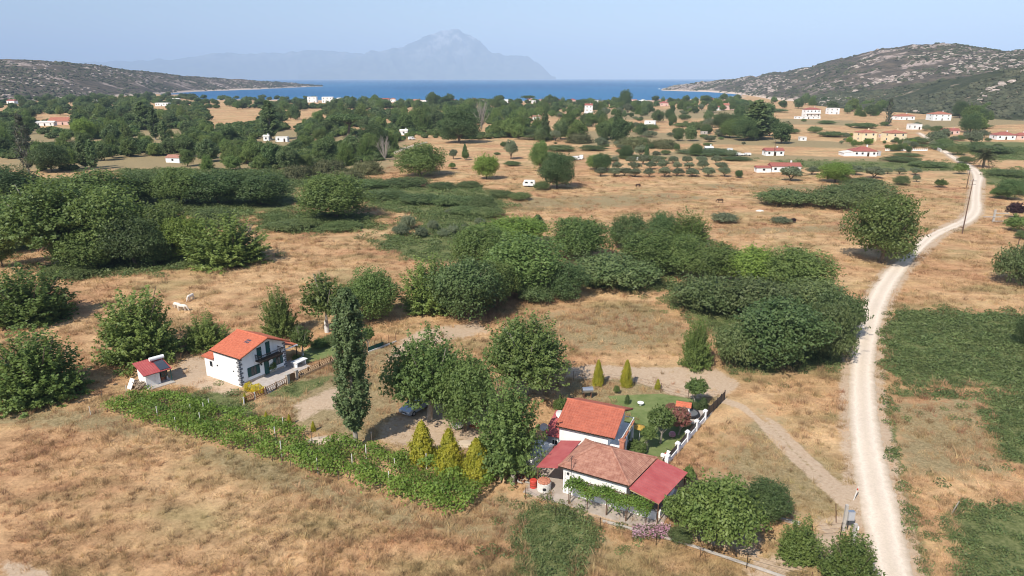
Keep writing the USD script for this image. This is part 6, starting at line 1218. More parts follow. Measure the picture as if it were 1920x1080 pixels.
car('blue grey hatchback parked in the shade under the large walnut', 780, 768, 236, 'car_paint')
q = ground_at(857, 806); lb = thing('garden_cart', 'white tub cart beside the stack of timber under the walnuts', 'cart', (q[0], q[1], 0), 20); part(lb, 'tub', M().add(np.array([[-.5, -.3, .35], [.5, -.3, .35], [.5, .3, .35], [-.5, .3, .35], [-.65, -.42, .8], [.65, -.42, .8], [.65, .42, .8], [-.65, .42, .8]]), BOXF), 'white_paint'); part(lb, 'wheel', M().tube([(.5, -.06, .2), (.5, .06, .2)], .2, 12), 'tyre'); part(lb, 'handle', M().beam((-.6, -.3, .5), (-1.2, -.3, .6), .05).beam((-.6, .3, .5), (-1.2, .3, .6), .05), 'rust')
q = ground_at(898, 801); ts = thing('timber_stack', 'low stack of reddish boards behind the golden cypresses', 'timber', (q[0], q[1], 0), -22)
for k in range(12): part(ts, 'board', M().obox((.03 * k, -.45 + .22 * (k % 4), .1 + .12 * (k // 4)), (2.3, .19, .09), .02 * (k % 3)), 'fence_red_wood' if k % 3 else 'timber')
q = ground_at(950, 904)
for k, (dx, lbk) in enumerate(((-.75, 'left'), (-.35, 'right'))):
    single('plank', M().beam(q + [dx, -.1, 0], q + [dx + .35, .45, 1.35], .2, .05), 'timber', 'plank leaning on the feathery tree, ' + ('farther from the outbuilding' if k == 0 else 'nearer the outbuilding'), 'plank')
st = ground_at(958, 906); single('stump', M().cyl(st[0] + .2, st[1], -.1, .95, .26, .23, sides=10), 'bark_pale', 'cut grey stump below the feathery tree', 'stump')
q = ground_at(985, 900); bp_ = thing('brick_heap', 'heap of broken orange bricks and boards before the outbuilding', 'rubble', (q[0], q[1], 0)); r = np.random.default_rng(31)
for k in range(46): part(bp_, 'brick', M().obox((r.normal(0, .75), r.normal(.1, .4), .06 + abs(r.normal(0, .09))), (r.uniform(.2, .55), .12, .09), r.uniform(0, 6), r.normal(0, .15)), ('terracotta', 'timber', 'tile_red', 'concrete')[k % 4])
for k, (x, y, lbl) in enumerate(((600, 826, 'sandy spoil heap left of the poplar foot'), (975 - 100, 832, 'straw heap behind the middle golden cypress'))):
    q = ground_at(x, y); v, f = blob(k + 40, 2, .4); single('spoil_heap', (v * [1.6, .9, .35] + q, f), 'sand', lbl, 'heap')
for k, (x, y) in enumerate(((500, 790), (543, 795), (588, 808), (460, 755))):
    plant('golden_cypress', 'sapling', 'tiny yellow sapling in the yard, ' + ('nearest to the lattice fence', 'between the other yard saplings', 'nearest to the poplar', 'at the reddish fence corner')[k], 'sapling', x, y, 11, y - 18, group='yellow saplings in the yard', rng=prng)
q = ground_at(697, 826); single('yard_post', M().cyl(q[0], q[1], -.1, 1.1, .06, sides=6), 'steel', 'short pale post in the shadow of the poplar', 'post')

# ---- poles, meter posts, gate beams


def pole(label, px, py, top, arms, stay=None):
    q = ground_at(px, py); h = height_to(q, top); t = thing('utility_pole', label, 'utility pole', (q[0], q[1], 0)); part(t, 'mast', M().tube([(0, 0, -.3), (0.05, 0, h * .5), (.12, 0, h)], [.16, .13, .09], 8), 'pole_wood')
    for z in arms: part(t, 'crossarm', M().beam((-.9, .05, h * z), (1.0, -.1, h * z), .09), 'pole_wood'); [part(t, 'insulator', M().cyl(x, 0, h * z + .04, h * z + .22, .05, sides=6), 'white_paint') for x in (-.8, -.3, .4, .9)]
    return q, h


q1, hh1 = pole('wooden utility pole with crossarms nearest to the camera beside the road', 1804, 438, 336, (.97, .90))
q2, hh2 = pole('utility pole behind the first one, near the palm bend', 1812, 352, 318, (.96,))
pole('old leaning wooden post among bushes at the right edge', 1903, 482, 446, ())
pole('thin far pole between the villas and the reed bank', 1451, 292, 262, (.95,)); pole('thin far pole in the field before the dark clump', 1213, 284, 268, ())
for k in range(3):
    off = (-.8 + .8 * k); a_, b_ = q1 + [off, 0, hh1 * .97], q2 + [off, 0, hh2 * .96]; s_ = np.linspace(0, 1, 14); single('power_line', M().tube([a_ + (b_ - a_) * t_ - [0, 0, 4 * .9 * t_ * (1 - t_)] for t_ in s_], .022, 4), 'iron', ('left', 'middle', 'right')[k] + ' sagging wire between the two road poles', 'wire')
q = ground_at(1862, 416); gb_ = thing('field_gate', 'white concrete post with pale horizontal beams beside the purple plum', 'gate', (q[0], q[1], 0)); part(gb_, 'post', M().box(-.22, -.22, -.2, .22, .22, 3.6), 'concrete'); part(gb_, 'post', M().box(2.0, 3.0, -.2, 2.3, 3.3, 2.0), 'concrete')
for z, a_, b_ in ((.25, -.2, 4.2), (1.55, -3.4, 1.8)): part(gb_, 'beam', M().box(a_, -.4, z - .12, b_, -.24, z + .12), 'concrete')
part(gb_, 'beam', M().box(.3, .24, 2.35, 4.4, .4, 2.6), 'concrete')
q = ground_at(1581, 992); mb = thing('meter_post', 'concrete post carrying a grey electricity meter box beside the road', 'meter post', (q[0], q[1], 0)); part(mb, 'post', M().box(-.12, -.12, -.2, .12, .12, 2.6), 'concrete'); bx_ = part(mb, 'meter_box', M().box(.12, -.28, 1.1, .75, .1, 2.0), 'steel'); part(bx_, 'box_door', M().box(.17, -.3, 1.15, .7, -.28, 1.95), 'grey_wall'); part(mb, 'conduit', M().cyl(.3, -.1, 0, 1.1, .04, sides=6), 'iron')
q = ground_at(1599, 1018); cp = thing('concrete_post', 'thick concrete post with a lamp at the road, nearer than the meter box', 'post', (q[0], q[1], 0)); part(cp, 'post', M().box(-.14, -.14, -.2, .14, .14, 2.0), 'concrete'); part(cp, 'lamp', M().cyl(.2, -.05, 1.45, 1.75, .1, sides=8), 'white_paint')
q = ground_at(1600, 938); rp = thing('leaning_post', 'thin leaning white post where the farm track meets the road', 'post', (q[0], q[1], 0)); part(rp, 'stake', M().beam((0, 0, -.1), (.35, .1, 1.5), .07), 'whitewash'); part(rp, 'band', M().beam((.26, .075, 1.1), (.31, .09, 1.3), .085), 'red_plastic')
q = ground_at(1568, 978); single('leaning_stake', M().beam(q + [0, 0, -.1], q + [-.25, .1, 1.9], .06), 'rust', 'dark stake leaning left of the meter box', 'stake')
q = ground_at(1790, 962); single('leaning_stake', M().beam(q + [-.3, 0, -.1], q + [.35, .2, 1.2], .07), 'bark_pale', 'grey stake leaning in the earth right of the road', 'stake')


q = ground_at(1003, 548); single('leaning_log', M().tube([q + [0, 0, -.2], q + [1.2, .3, 1.6], q + [2.6, .5, 3.2]], [.26, .22, .15], 8), 'bark_pale', 'pale leaning trunk showing at the front of the middle grove', 'log')
# ---- animals
def cow(label, px, py, heading, m, size=1.0, head_down=True):
    import manifold3d as m3
    q = ground_at(px, py); s = size; J = {'rump': (-.75, 0, 1.12, .30), 'belly': (0, 0, 1.02, .36), 'chest': (.62, 0, 1.08, .32), 'neck': (1.0, 0, 1.05 if head_down else 1.4, .18), 'poll': (1.25, 0, .62 if head_down else 1.62, .13), 'muzzle': (1.45, 0, .22 if head_down else 1.4, .085), 'tail0': (-.98, 0, 1.2, .06), 'tail1': (-1.08, 0, .55, .03)}
    for n, x, kx in (('f', .62, .03), ('h', -.72, -.08)):
        for sd, y in (('l', .19), ('r', -.19)): J[n + sd + '0'] = (x, y, .95, .15); J[n + sd + '1'] = (x + kx, y, .48, .085); J[n + sd + '2'] = (x + (0 if n == 'f' else .02), y, .05, .06)
    def hull(a, b): return m3.Manifold.batch_hull([m3.Manifold.sphere(J[k][3] * s, 12).translate([c * s for c in J[k][:3]]) for k in (a, b)])
    B = [hull(a, b) for a, b in (('rump', 'belly'), ('belly', 'chest'), ('chest', 'neck'), ('neck', 'poll'), ('poll', 'muzzle'), ('tail0', 'tail1'))] + [hull(k + '0', k + '1') for k in ('fl', 'fr', 'hl', 'hr')] + [hull(k + '1', k + '2') for k in ('fl', 'fr', 'hl', 'hr')]
    px_, _, pz, pr_ = J['poll']
    B += [m3.Manifold.sphere(.09 * s, 8).scale([.6, 1.2, .6]).translate([px_ * s, y * s, (pz + .04) * s]) for y in (-.17, .17)]
    body = m3.Manifold.batch_boolean(B, m3.OpType.Add); mm = body.to_mesh(); tm = trimesh.Trimesh(mm.vert_properties[:, :3], mm.tri_verts); tm = trimesh.smoothing.filter_taubin(tm.subdivide(), iterations=8)
    t = thing('cow', label, 'cow', (q[0], q[1], float(lift(q[0], q[1]))), heading); part(t, 'body', (tm.vertices, tm.faces), m, smooth=True)
    part(t, 'horn', M().tube([(px_ * s, .08 * s, (pz + .1) * s), ((px_ + .02) * s, .2 * s, (pz + .24) * s)], [.03 * s, .008], 5).tube([(px_ * s, -.08 * s, (pz + .1) * s), ((px_ + .02) * s, -.2 * s, (pz + .24) * s)], [.03 * s, .008], 5), 'bark_pale')


cow('white cow grazing nearest to the big shed tree, facing right', 342, 582, -12, 'cow_white', .92)
cow('white cow half hidden by the shed tree behind the first cow', 333, 578, 150, 'cow_white', .85)
cow('white cow standing alone farther up the pasture', 358, 563, -100, 'cow_white', .85)
for x, y, hd, lb_ in ((1196, 351, 20, 'dark brown cow in the middle of the wide pasture'), (1350, 380, 160, 'brown cow on the right side of the wide pasture'), (795, 352, 10, 'black cow in the strip between two bramble banks')): cow(lb_, x, y, hd, 'cow_dark', .95, True)
q = ground_at(1424, 396); v, f = blob(61, 1); single('field_stone', (v * [1.3, .8, .6] + q, f), 'whitewash', 'white stone lying in the dry pasture', 'stone')

# ------------------------------------------------------------------ farther buildings


def far_house(label, px, py, wpx, h, m, roof='hip', roof_m='tile_faded', depth=.8, rot=0.0, floors=1, nwin=3, rise=None, cat='house', name='far_house', chimney=True, lean=False, over=.35, balcony=False):
    q = ground_at(px, py); dep = pixel_of(q)[2]; W = wpx * dep / FOCAL_PX; D = W * depth; t = thing(name, label, cat, (q[0], q[1], 0), rot)
    x0, x1 = -W / 2, W / 2; part(t, 'wall', M().box(x0, 0, -.5, x1, D, h), m); rise = rise or .22 * D
    e = [(x0 - over, -over, h + .01), (x1 + over, -over, h + .01), (x1 + over, D + over, h + .01), (x0 - over, D + over, h + .01)]
    if roof == 'hip':
        c = min(D, W) / 2; a, b = ((x0 + c, D / 2, h + rise), (x1 - c, D / 2, h + rise)) if W >= D else ((0, D / 2 - .2, h + rise), (0, D / 2 + .2, h + rise))
        v = np.array(e + [a, b]); rf = part(t, 'roof', M().add(v, [[0, 1, 5], [0, 5, 4], [1, 2, 5], [2, 3, 4], [2, 4, 5], [3, 0, 4], [0, 3, 2], [0, 2, 1]]), roof_m); part(rf, 'hip_tiles', M().tube([v[0], v[4]], .14, 5).tube([v[1], v[5]], .14, 5).tube([v[4], v[5]], .14, 5).tube([v[2], v[5]], .14, 5), roof_m)
    elif roof == 'gable':
        rf = part(t, 'roof', M().add(np.array(e + [(x0 - over, D / 2, h + rise), (x1 + over, D / 2, h + rise)]), [[0, 1, 5], [0, 5, 4], [2, 3, 4], [2, 4, 5], [3, 0, 4], [1, 2, 5], [0, 3, 2], [0, 2, 1]]), roof_m); part(rf, 'ridge_tiles', M().tube([(x0 - over, D / 2, h + rise), (x1 + over, D / 2, h + rise)], .15, 5), roof_m)
    else:
        rf = part(t, 'roof', M().box(x0 - .1, -.1, h + .003, x1 + .1, D + .1, h + .3), roof_m)
    if chimney and roof != 'flat': part(rf, 'chimney', M().box(W * .2, D * .55, h, W * .2 + .6, D * .55 + .6, h + rise + .9), m)
    fh = h / floors
    for fl in range(floors):
        for k in range(nwin):
            xc = x0 + W * (k + .5) / nwin; ww = min(1.1, W / nwin * .5)
            if fl == 0 and k == nwin // 2 and nwin > 1: door(t, xc - ww * .5, 0, xc + ww * .5, min(2.1, fh * .8), 0, -1, 'dark_wood')
            else: window(t, xc - ww / 2, fl * fh + fh * .36, xc + ww / 2, fl * fh + fh * .78, 0, -1, 'white_paint', bars=0)
        window(t, D * .35, fl * fh + fh * .36, D * .35 + min(1.1, D * .3), fl * fh + fh * .78, x1, 1, 'white_paint', axis='y', bars=0); window(t, D * .35, fl * fh + fh * .36, D * .35 + min(1.1, D * .3), fl * fh + fh * .78, x0, -1, 'white_paint', axis='y', bars=0)
        if balcony and fl: bb = part(t, 'balcony', M().box(x0, -1.3, fl * fh - .15, x1, -.003, fl * fh), 'white_paint'); part(bb, 'parapet', M().box(x0, -1.3, fl * fh, x1, -1.2, fl * fh + .8), 'white_paint')
    if lean: part(t, 'lean_to', M().prism([(x0 - W * .42, -.3), (x0 - .003, -.3), (x0 - .003, h * .92), (x0 - W * .42, h * .62)], .3, D * .8), m); part(t, 'lean_to_roof', M().prism([(x0 - W * .44, h * .62 + .01), (x0 - .01, h * .92 + .01), (x0 - .01, h * .92 + .13), (x0 - W * .44, h * .62 + .13)], .1, D * .82), 'whitewash')
    return t


far_house('white bungalow with red hip roof and long white lean-to', 1622, 293, 42, 2.6, 'white_wall', 'hip', 'tile_red', .8, -4, 1, 4, 2.1, lean=True)
far_house('grey garage leaning on the right end of the white bungalow', 1644, 292, 14, 2.1, 'grey_wall', 'flat', 'concrete', .8, -4, 1, 1)
far_house('low white house with long red roof and chimney behind the olive trees', 1474, 323, 54, 2.6, 'white_wall', 'gable', 'tile_red', .45, -3, 1, 4, 1.3)
far_house('small white wing at the left end of the low white house', 1432, 323, 26, 2.0, 'white_wall', 'gable', 'tile_red', .7, -3, 1, 1, .6, chimney=False)
far_house('left one of the two yellow villas with orange roofs', 1629, 265, 30, 5.6, 'yellow_wall', 'hip', 'tile_faded', .9, 8, 2, 2, 1.7)
far_house('right one of the two yellow villas with orange roofs', 1684, 266, 32, 5.6, 'yellow_wall', 'hip', 'tile_faded', .9, 8, 2, 2, 1.7)
far_house('low pale store between the yellow villas', 1657, 258, 13, 1.9, 'pink_wall', 'flat', 'whitewash', .5, 8, 1, 1)
far_house('white cottage with red roof beside the parked cars', 1453, 292, 34, 2.6, 'white_wall', 'gable', 'tile_red', .6, 2, 1, 3, 1.3)
far_house('white two storey hotel with balconies under the right hill', 1524, 220, 28, 8.0, 'white_wall', 'hip', 'tile_red', .6, 4, 2, 4, 2.0, balcony=True)
far_house('long white terrace building in front of the hotel', 1516, 223, 46, 2.2, 'white_wall', 'flat', 'whitewash', .25, 4, 1, 5)
far_house('white house half hidden by trees right of the hotel', 1564, 214, 20, 6.5, 'white_wall', 'flat', 'whitewash', .7, 4, 2, 2)
far_house('house with broad orange roof below the dark slope', 1700, 225, 32, 3.6, 'white_wall', 'hip', 'tile_faded', .7, 6, 1, 3, 2.2)
far_house('white villa with orange roof among dark trees under the hill', 1766, 226, 34, 6.0, 'white_wall', 'hip', 'tile_faded', .7, 0, 2, 3, 2.2)
far_house('small white cube house at the bend before the villa', 1719, 243, 20, 4.0, 'white_wall', 'flat', 'whitewash', .8, 8, 1, 2)
far_house('long pinkish barn with dark red roof right of the road', 1785, 252, 28, 2.8, 'pink_wall', 'gable', 'tile_red', .5, 0, 1, 3, 1.4)
far_house('white house with red roof near the right edge', 1886, 262, 34, 3.0, 'white_wall', 'hip', 'tile_red', .7, -4, 1, 3, 2.0)
far_house('small red roofed house cut by the right edge', 1916, 262, 20, 2.8, 'pink_wall', 'hip', 'tile_red', .7, -4, 1, 1, 1.6)
far_house('pink villa with red roof on the far meadow edge', 1364, 206, 26, 6.0, 'pink_wall', 'hip', 'tile_faded', .8, 6, 2, 2, 2.4)
far_house('small white house beside the pink villa', 1350, 207, 12, 4.0, 'white_wall', 'gable', 'tile_red', .8, 6, 1, 1, 1.5)
far_house('white concrete building shell on its own in the far field', 1218, 237, 20, 4.4, 'white_wall', 'flat', 'whitewash', .9, -16, 2, 1)
far_house('white hut right of the building shell', 1330, 285, 14, 2.3, 'white_wall', 'gable', 'whitewash', .8, 0, 1, 1, .8)
far_house('white kiosk hut left of the parked cars', 1369, 288, 9, 2.6, 'white_wall', 'flat', 'whitewash', .8, 0, 1, 1)
far_house('small white box hut in the straw field near the far pole', 1506, 264, 12, 2.2, 'white_wall', 'flat', 'whitewash', .8, 0, 1, 1)
far_house('tiny beige pump house in the far field', 1321, 252, 11, 2.0, 'concrete', 'flat', 'concrete', .8, 0, 1, 1)
far_house('white hut with rusty red roof in the left wood', 324, 305, 28, 2.4, 'white_wall', 'gable', 'tile_old', .75, -10, 1, 1, 1.2, chimney=False)
far_house('farmhouse with wide orange roof in the left wood', 112, 234, 42, 3.2, 'pink_wall', 'gable', 'tile_faded', .7, 6, 1, 4, 3.0)
far_house('white roofed barn in front of the orange roofed farmhouse', 84, 236, 32, 2.8, 'old_white_wall', 'gable', 'whitewash', .4, 6, 1, 3, 1.2, chimney=False)
far_house('white arcaded building near the left headland', 303, 199, 24, 4.5, 'white_wall', 'flat', 'whitewash', .5, 0, 1, 5)
far_house('white house in the wood belt beside the high poplars', 528, 266, 22, 3.0, 'white_wall', 'flat', 'whitewash', .5, 0, 1, 2)
far_house('small white house left of the high poplars', 499, 264, 10, 2.8, 'white_wall', 'gable', 'whitewash', .8, 0, 1, 1, .9)
far_house('left one of two white cube houses before the sea', 585, 192, 17, 9.0, 'white_wall', 'flat', 'white_paint', .8, 6, 2, 2)
far_house('right one of two white cube houses before the sea', 614, 193, 20, 9.5, 'white_wall', 'flat', 'white_paint', .8, 6, 2, 3)
far_house('white shed with pale roof among trees near the lane', 757, 253, 14, 3.0, 'old_white_wall', 'gable', 'whitewash', .7, 0, 1, 1, 1)
far_house('pale hut below the reed trees at the wood belt edge', 1006, 225, 14, 3.2, 'old_white_wall', 'gable', 'tile_old', .7, 0, 1, 2, 1.2)
far_house('two storey white house in the tree gap before the right sea', 1104, 210, 14, 8.0, 'white_wall', 'gable', 'tile_red', .8, 0, 2, 2, 2.0)
far_house('pale barn below the white house in the tree gap', 1104, 217, 16, 3.0, 'old_white_wall', 'gable', 'whitewash', .6, 0, 1, 2, 1.4)
far_house('red roofed house in the far meadow near the right headland', 1245, 199, 16, 4.5, 'pink_wall', 'hip', 'tile_red', .8, 0, 1, 2, 2.4)
far_house('white and red house left corner of the wood far away', 20, 195, 14, 5.0, 'white_wall', 'gable', 'tile_red', .8, 0, 1, 2, 2)
r = np.random.default_rng(44); k = 0
for px in np.concatenate([np.linspace(640, 1010, 20), np.linspace(1020, 1330, 14), np.linspace(150, 330, 7)]):
    px = px + r.uniform(-6, 6); py = r.uniform(190.5, 194) if px > 400 else r.uniform(186, 192)
    far_house('little beach house on the shore ' + ('before the left headland' if k >= 34 else 'left of the umbrella pine' if px < 990 else 'right of the umbrella pine') + ', ' + (ORD[(k if k < 20 else k - 20 if k < 34 else k - 34) % 20].replace('nearest', 'first')) + ' from the left', px, py, r.uniform(8, 15), r.uniform(3.0, 5.0), ('white_wall', 'old_white_wall', 'pink_wall')[r.integers(3)], ('gable', 'hip', 'flat')[r.integers(3)], ('tile_faded', 'tile_red', 'tile_old', 'whitewash')[r.integers(4)], .8, r.uniform(-20, 20), 1, 2, 2.2, chimney=False, name='beach_house')
    stage.GetPrimAtPath('/World/beach_house' + (f'_{k:03d}' if k else '')).SetCustomDataByKey('group', 'beach houses along the shore'); k += 1

label_by_landmarks()
# walls and fences of the villas
a_, b_ = ground_at(1660, 283), ground_at(1738, 283); wl = thing('garden_wall', 'white balustrade wall before the gardens of the yellow villas', 'wall', (0, 0, 0)); part(wl, 'base_wall', M().beam(a_ + [0, 0, .3], b_ + [0, 0, .3], .25, .6), 'white_paint'); part(wl, 'top_rail', M().beam(a_ + [0, 0, 1.05], b_ + [0, 0, 1.05], .25, .15), 'white_paint')
for t_ in np.linspace(0, 1, 22): q = a_ + (b_ - a_) * t_; part(wl, 'pillar', M().box(q[0] - .15, q[1] - .15, .0, q[0] + .15, q[1] + .15, 1.3), 'white_paint')
a_, b_ = ground_at(1748, 278), ground_at(1764, 285); single('gate_wall', M().beam(a_ + [0, 0, .8], b_ + [0, 0, .8], .4, 1.7), 'whitewash', 'white gate wall at the roadside near the yellow villas', 'wall')

# caravan, vans and far cars
q = ground_at(992, 350); cv = thing('caravan', 'white caravan parked beside the dark sheltering tree', 'caravan', (q[0], q[1], 0), -6); part(cv, 'body', M().prism([(-2.3, .5), (2.2, .5), (2.4, 1.3), (2.1, 2.5), (-1.9, 2.5), (-2.4, 1.4)], -1.0, 1.0), 'white_paint'); part(cv, 'window', M().box(-1.5, -1.02, 1.45, -.4, -1.0, 2.0), 'glass'); part(cv, 'window', M().box(.7, -1.02, 1.45, 1.5, -1.0, 2.0), 'glass'); part(cv, 'door', M().box(-.2, -1.03, .55, .45, -1.0, 2.2), 'white_wall')
for y in (-.9, .9): part(cv, 'wheel', M().tube([(0, y - .1, .32), (0, y + .1, .32)], .32, 14), 'tyre')
part(cv, 'drawbar', M().beam((2.3, 0, .5), (3.3, 0, .45), .1), 'iron')


def van(label, px, py, heading, L=4.6, H=2.0, m='white_paint'):
    q = ground_at(px, py); t = thing('parked_van', label, 'van', (q[0], q[1], 0), heading); part(t, 'body', M().prism([(-L / 2, .4), (L / 2, .4), (L / 2, 1.0), (L / 2 - .7, 1.15), (L / 2 - 1.3, H), (-L / 2, H)], -.9, .9), m); part(t, 'windscreen', M().plate([(L / 2 - .66, -.8, 1.2), (L / 2 - .66, .8, 1.2), (L / 2 - 1.25, .8, H - .05), (L / 2 - 1.25, -.8, H - .05)], .02), 'glass')
    part(t, 'side_window', M().box(L / 2 - 2.2, -.92, 1.2, L / 2 - 1.35, -.9, H - .2).box(L / 2 - 2.2, .9, 1.2, L / 2 - 1.35, .92, H - .2), 'glass')
    for x in (-L * .3, L * .3):
        for y in (-.82, .82): part(t, 'wheel', M().tube([(x, y - .1, .34), (x, y + .1, .34)], .34, 14), 'tyre')


van('white van in the farmyard left of the olive orchard', 1082, 300, 10); van('white flatbed van above the olive orchard', 1196, 302, 175, 5.5, 1.7); van('white van beside the white van farmyard, half hidden', 1090, 298, 80)
van('white car beside the cottage, left of the two', 1386, 292, 0, 4.2, 1.5); van('white car beside the cottage, right of the two', 1400, 292, 178, 4.2, 1.5); van('white van parked among the trees by the pale lane', 772, 262, 30)
q = ground_at(1236, 166); bo = thing('motor_boat', 'tiny white motor boat on the bay near the right headland', 'boat', (q[0] * .96, q[1] * .96, -1.0), 200); part(bo, 'hull', M().add(np.array([[-5, -1.5, -.2], [3, -1.5, -.2], [3, 1.5, -.2], [-5, 1.5, -.2], [-5, -2, 1.2], [4, -1.6, 1.5], [4, 1.6, 1.5], [-5, 2, 1.2]]), BOXF), 'white_paint'); part(bo, 'cabin', M().box(-2, -1, 1.3, 1, 1, 2.8), 'white_paint')

# ------------------------------------------------------------------ the vineyard
A_, B_, C_, D_ = (ground_at(*p_)[:2] for p_ in ((196, 772), (282, 738), (935, 905), (866, 974)))
r = np.random.default_rng(17); NR = 6
for k in range(NR):
    f_ = (k + .35) / NR; a_, b_ = A_ + (B_ - A_) * f_, D_ + (C_ - D_) * f_; L = np.linalg.norm(b_ - a_); u = (b_ - a_) / L; nrm = np.array([-u[1], u[0]])
    n = int(L * 150); s_ = r.uniform(0, L, n)
    dens = meshkit.noise(np.stack([s_ * .55, np.full(n, k * 3.7), 0 * s_], 1), 5); keep = r.uniform(0, 1, n) < np.clip(dens * 2.6 - .55, .08, 1)
    if k in (4, 5): keep &= ~((s_ > L * .52) & (s_ < L * .60))
    s_ = s_[keep]; dens = dens[keep]; n = len(s_); wid = .34 + .24 * dens; y = r.normal(0, 1, n) * wid; top = .8 + 1.0 * dens; z = top * (1 - (np.abs(y) / 2.4) ** 2) * r.uniform(.35, 1.05, n) ** .6
    P = np.stack([a_[0] + u[0] * s_ + nrm[0] * y, a_[1] + u[1] * s_ + nrm[1] * y, np.maximum(z, .08)], 1); N = np.stack([nrm[0] * y, nrm[1] * y, np.full(n, .55)], 1) + r.normal(0, .3, (n, 3))
    vr = thing('vine_row', ('front row of the vineyard along the dry grass', 'second vineyard row from the dry grass', 'third vineyard row from the dry grass', 'fourth vineyard row from the dry grass', 'fifth vineyard row, next to the yard side row', 'back row of the vineyard along the yard and poplar')[k], 'vines', (0, 0, 0))
    part(vr, 'foliage', leaves(P, N, .24, r, .75, .7), 'leaf_vine')
    for j in range(2 + k % 2): q = a_ + u * (L * (j + .55) / (2.2 + k % 2) + r.normal(0, 2.0)); part(vr, 'post', M().cyl(q[0], q[1], -.1, 1.85, .05, sides=6), 'whitewash')
    m = M()
    for j in range(int(L / 1.3)): q = a_ + u * (j * 1.3 + r.normal(0, .1)); m.tube([(q[0], q[1], -.1), (q[0] + .05, q[1], .5), (q[0], q[1] + .05, .9)], [.05, .04, .03], 5)
    part(vr, 'vine_stems', m, 'bark', kind='stuff')

# ------------------------------------------------------------------ grass, weeds and undergrowth that nobody could count


def tuft(seed, n, rad, h, wid, flower=0):
    r = np.random.default_rng(seed); a = r.uniform(0, 6.283, n); d = rad * np.sqrt(r.uniform(0, 1, n)); o = np.stack([d * np.cos(a), d * np.sin(a), np.full(n, -.06)], 1); hh = h * r.uniform(.45, 1.15, n) * (1.05 - .5 * (d / rad) ** 2)
    b = r.uniform(0, 6.283, n); w_ = np.stack([np.cos(b), np.sin(b), 0 * b], 1) * (wid * r.uniform(.6, 1.3, n))[:, None]; ln = r.normal(0, .38, (n, 2)) * hh[:, None]
    tip = o + np.stack([ln[:, 0], ln[:, 1], hh], 1); v = np.stack([o - w_ / 2, o + w_ / 2, tip], 1).reshape(-1, 3)
    return v, np.arange(n * 3).reshape(-1, 3)


def in_any(x, y, polys, pad=0.0):
    out = np.zeros(len(x), bool)
    for g in polys: out |= shapely.contains_xy(g.buffer(pad) if pad else g, x, y)
    return out


KEEP_OUT = [Polygon([ground_at(*p_)[:2] for p_ in ROAD_L] + [ground_at(*p_)[:2] for p_ in ROAD_R[::-1]]).buffer(.15), Polygon([A_, B_, C_, D_]).buffer(-.4)] + [poly(q) for q in ([(459, 727), (503, 742), (585, 690), (545, 672)], [(1370, 738), (1425, 757), (1553, 878), (1620, 938), (1590, 965), (1520, 897), (1424, 796), (1340, 752)], [(388, 660), (388, 702), (455, 728), (545, 690), (540, 640), (450, 640)],
    [(1000, 840), (1046, 940), (1235, 990), (1290, 905), (1200, 860), (1185, 800), (1090, 770), (1040, 790)], [(250, 690), (250, 720), (280, 730), (325, 718), (325, 690)])]
GREENS = [poly(p_) for p_, s_ in GREEN]; BARES = [poly(p_) for p_, s_ in BARE]; LAWNS = [poly(q) for q in ([(560, 686), (632, 664), (650, 640), (604, 636), (566, 660)], [(1140, 740), (1240, 736), (1322, 748), (1318, 768), (1255, 852), (1210, 862), (1188, 846), (1200, 790)])]


def field_points(n, r0, r1, half, r):
    az = np.radians(r.uniform(-half, half, n)); d = r0 * (r1 / r0) ** r.uniform(0, 1, n); return d * np.sin(az), d * np.cos(az), d


r = np.random.default_rng(23)
x, y, d = field_points(62000, 40, 330, 41, r)
dens = meshkit.fbm(np.stack([x, y, 0 * x], 1) * .13, 3, 12)
ok = ~in_any(x, y, KEEP_OUT) & ~in_any(x, y, LAWNS) & ~in_any(x, y, GREENS, -1.0) & (~in_any(x, y, BARES) | (r.uniform(0, 1, len(x)) < .12)) & (r.uniform(0, 1, len(x)) < np.clip(dens * 2.6 - .55, .12, 1))
x, y, d = x[ok], y[ok], d[ok]; sc_ = np.clip(d / 85, .85, 2.6) * r.uniform(.7, 1.25, len(x))
instancer('dry_grass', [tuft(k, 42, .75, .42, .05) for k in range(4)] + [tuft(9, 34, .42, .78, .05), tuft(10, 26, .3, .95, .05), tuft(11, 60, 1.1, .25, .06)], 'straw', np.stack([x, y, lift(x, y)], 1), np.stack([sc_, sc_, np.clip(sc_, .6, 1.3) * r.uniform(.6, 1.2, len(x))], 1), r.uniform(0, 6.28, len(x)), 'dry straw coloured grass of the pastures', 'grass')


def weed(seed, n=60, rad=.8, h=.6):
    r = np.random.default_rng(seed); a = r.uniform(0, 6.283, n); q = rad * np.sqrt(r.uniform(0, 1, n)); P = np.stack([q * np.cos(a), q * np.sin(a), h * r.uniform(.1, 1, n) * (1.1 - .7 * (q / rad) ** 2)], 1)
    return leaves(P, P * [1, 1, .3] + [0, 0, .4], .24, r)


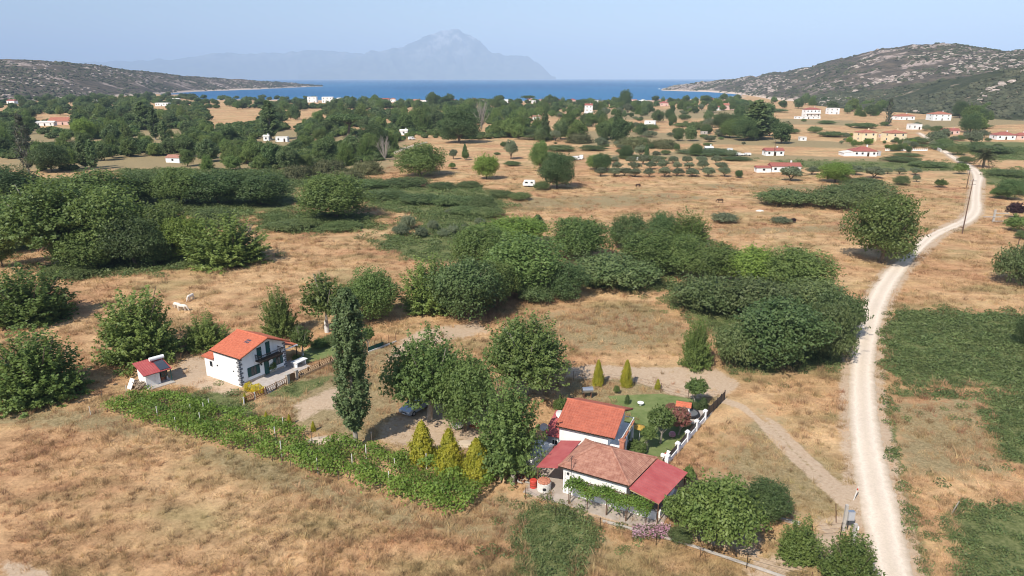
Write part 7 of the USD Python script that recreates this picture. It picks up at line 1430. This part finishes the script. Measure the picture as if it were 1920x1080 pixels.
pts = []
for (pl, s_), den in zip(GREEN, [1.9, 1.6, 2.2, 2.6, .35, .8, .25, .6, 1.2, .9, .7, .5, .12, .05, .12, .06, .15, .8, .5, .4, 1.2, 1.2]):
    g = poly(pl).buffer(s_ * .3); x0, y0, x1, y1 = poly(pl).buffer(s_ + 2.5).bounds; y1 = min(y1, 420)
    if y1 <= y0: continue
    n = int((x1 - x0) * (y1 - y0) * den)
    xx, yy = r.uniform(x0, x1, n), r.uniform(y0, y1, n); k_ = shapely.contains_xy(g, xx, yy) | (shapely.contains_xy(poly(pl).buffer(s_ + 2.5), xx, yy) & (r.uniform(0, 1, n) < .10)); pts.append(np.stack([xx[k_], yy[k_]], 1))
pts = np.vstack(pts); pts = pts[np.abs(pts[:, 0]) < pts[:, 1] * .9 + 3]; dn = meshkit.fbm(np.stack([pts[:, 0], pts[:, 1], 0 * pts[:, 0]], 1) * .22, 3, 6); pts = pts[(r.uniform(0, 1, len(pts)) < np.clip(dn * 2.4 - .4, .1, 1))]
pts = pts[~in_any(pts[:, 0], pts[:, 1], KEEP_OUT)]
sc_ = r.uniform(.5, 1.25, len(pts)) * np.clip(np.hypot(*pts.T) / 90, .8, 2)
instancer('weeds', [weed(k) for k in range(4)], 'leaf_weed', np.stack([pts[:, 0], pts[:, 1], lift(pts[:, 0], pts[:, 1])], 1), np.stack([sc_, sc_, sc_ * r.uniform(.5, 1.1, len(sc_))], 1), r.uniform(0, 6.28, len(pts)), 'green weeds and thistles in the uncut patches', 'weeds')


def low_bush(seed):
    v, f = billow(seed, 3.2, 1.8, -.7, 18, 40, .42, zmin=-.05, rho=(.2, .34)); return v, f


# undergrowth beneath the far woods
g = [Polygon(q) for q in ([(0, 242), (250, 236), (520, 232), (760, 262), (720, 305), (560, 325), (360, 322), (0, 318)], [(0, 205), (1000, 200), (1010, 264), (760, 258), (250, 240), (0, 240)], [(0, 178), (340, 180), (1000, 192), (1400, 189), (1420, 203), (0, 206)], [(230, 318), (650, 322), (660, 345), (230, 345)])]
cl = [Polygon(q) for q in CLEAR]; P = []
for gg, n in zip(g, (1500, 1500, 1300, 260)):
    x0, y0, x1, y1 = gg.bounds; xx, yy = r.uniform(x0, x1, n * 2), r.uniform(y0, y1, n * 2); k_ = shapely.contains_xy(gg, xx, yy) & ~in_any(xx, yy, cl); P += [(*ground_at(a_, b_)[:2], 0) for a_, b_ in zip(xx[k_], yy[k_])]
P = np.array(P); dn = meshkit.fbm(np.stack([P[:, 0], P[:, 1], P[:, 2]], 1) * .02, 3, 17); P = P[dn > .47]; pp = np.array([pixel_of(q)[:2] for q in P]); P = P[~np.any([(np.abs(pp[:, 0] - a_) < w_) & (pp[:, 1] > b_ - 3) & (pp[:, 1] < b_ + h_) for a_, b_, w_, h_ in OPEN_VIEW], axis=0)]; sc_ = r.uniform(.8, 2.2, len(P)) * np.clip(np.hypot(P[:, 0], P[:, 1]) / 450, .8, 1.8)
instancer('undergrowth', [low_bush(200 + k) for k in range(4)], ['leaf_bramble', 'leaf_walnut', 'leaf_weed', 'leaf_dark'], P, np.stack([sc_ * 1.2, sc_ * 1.2, sc_], 1), r.uniform(0, 6.28, len(P)), 'green undergrowth filling the woods of the middle distance', 'undergrowth')
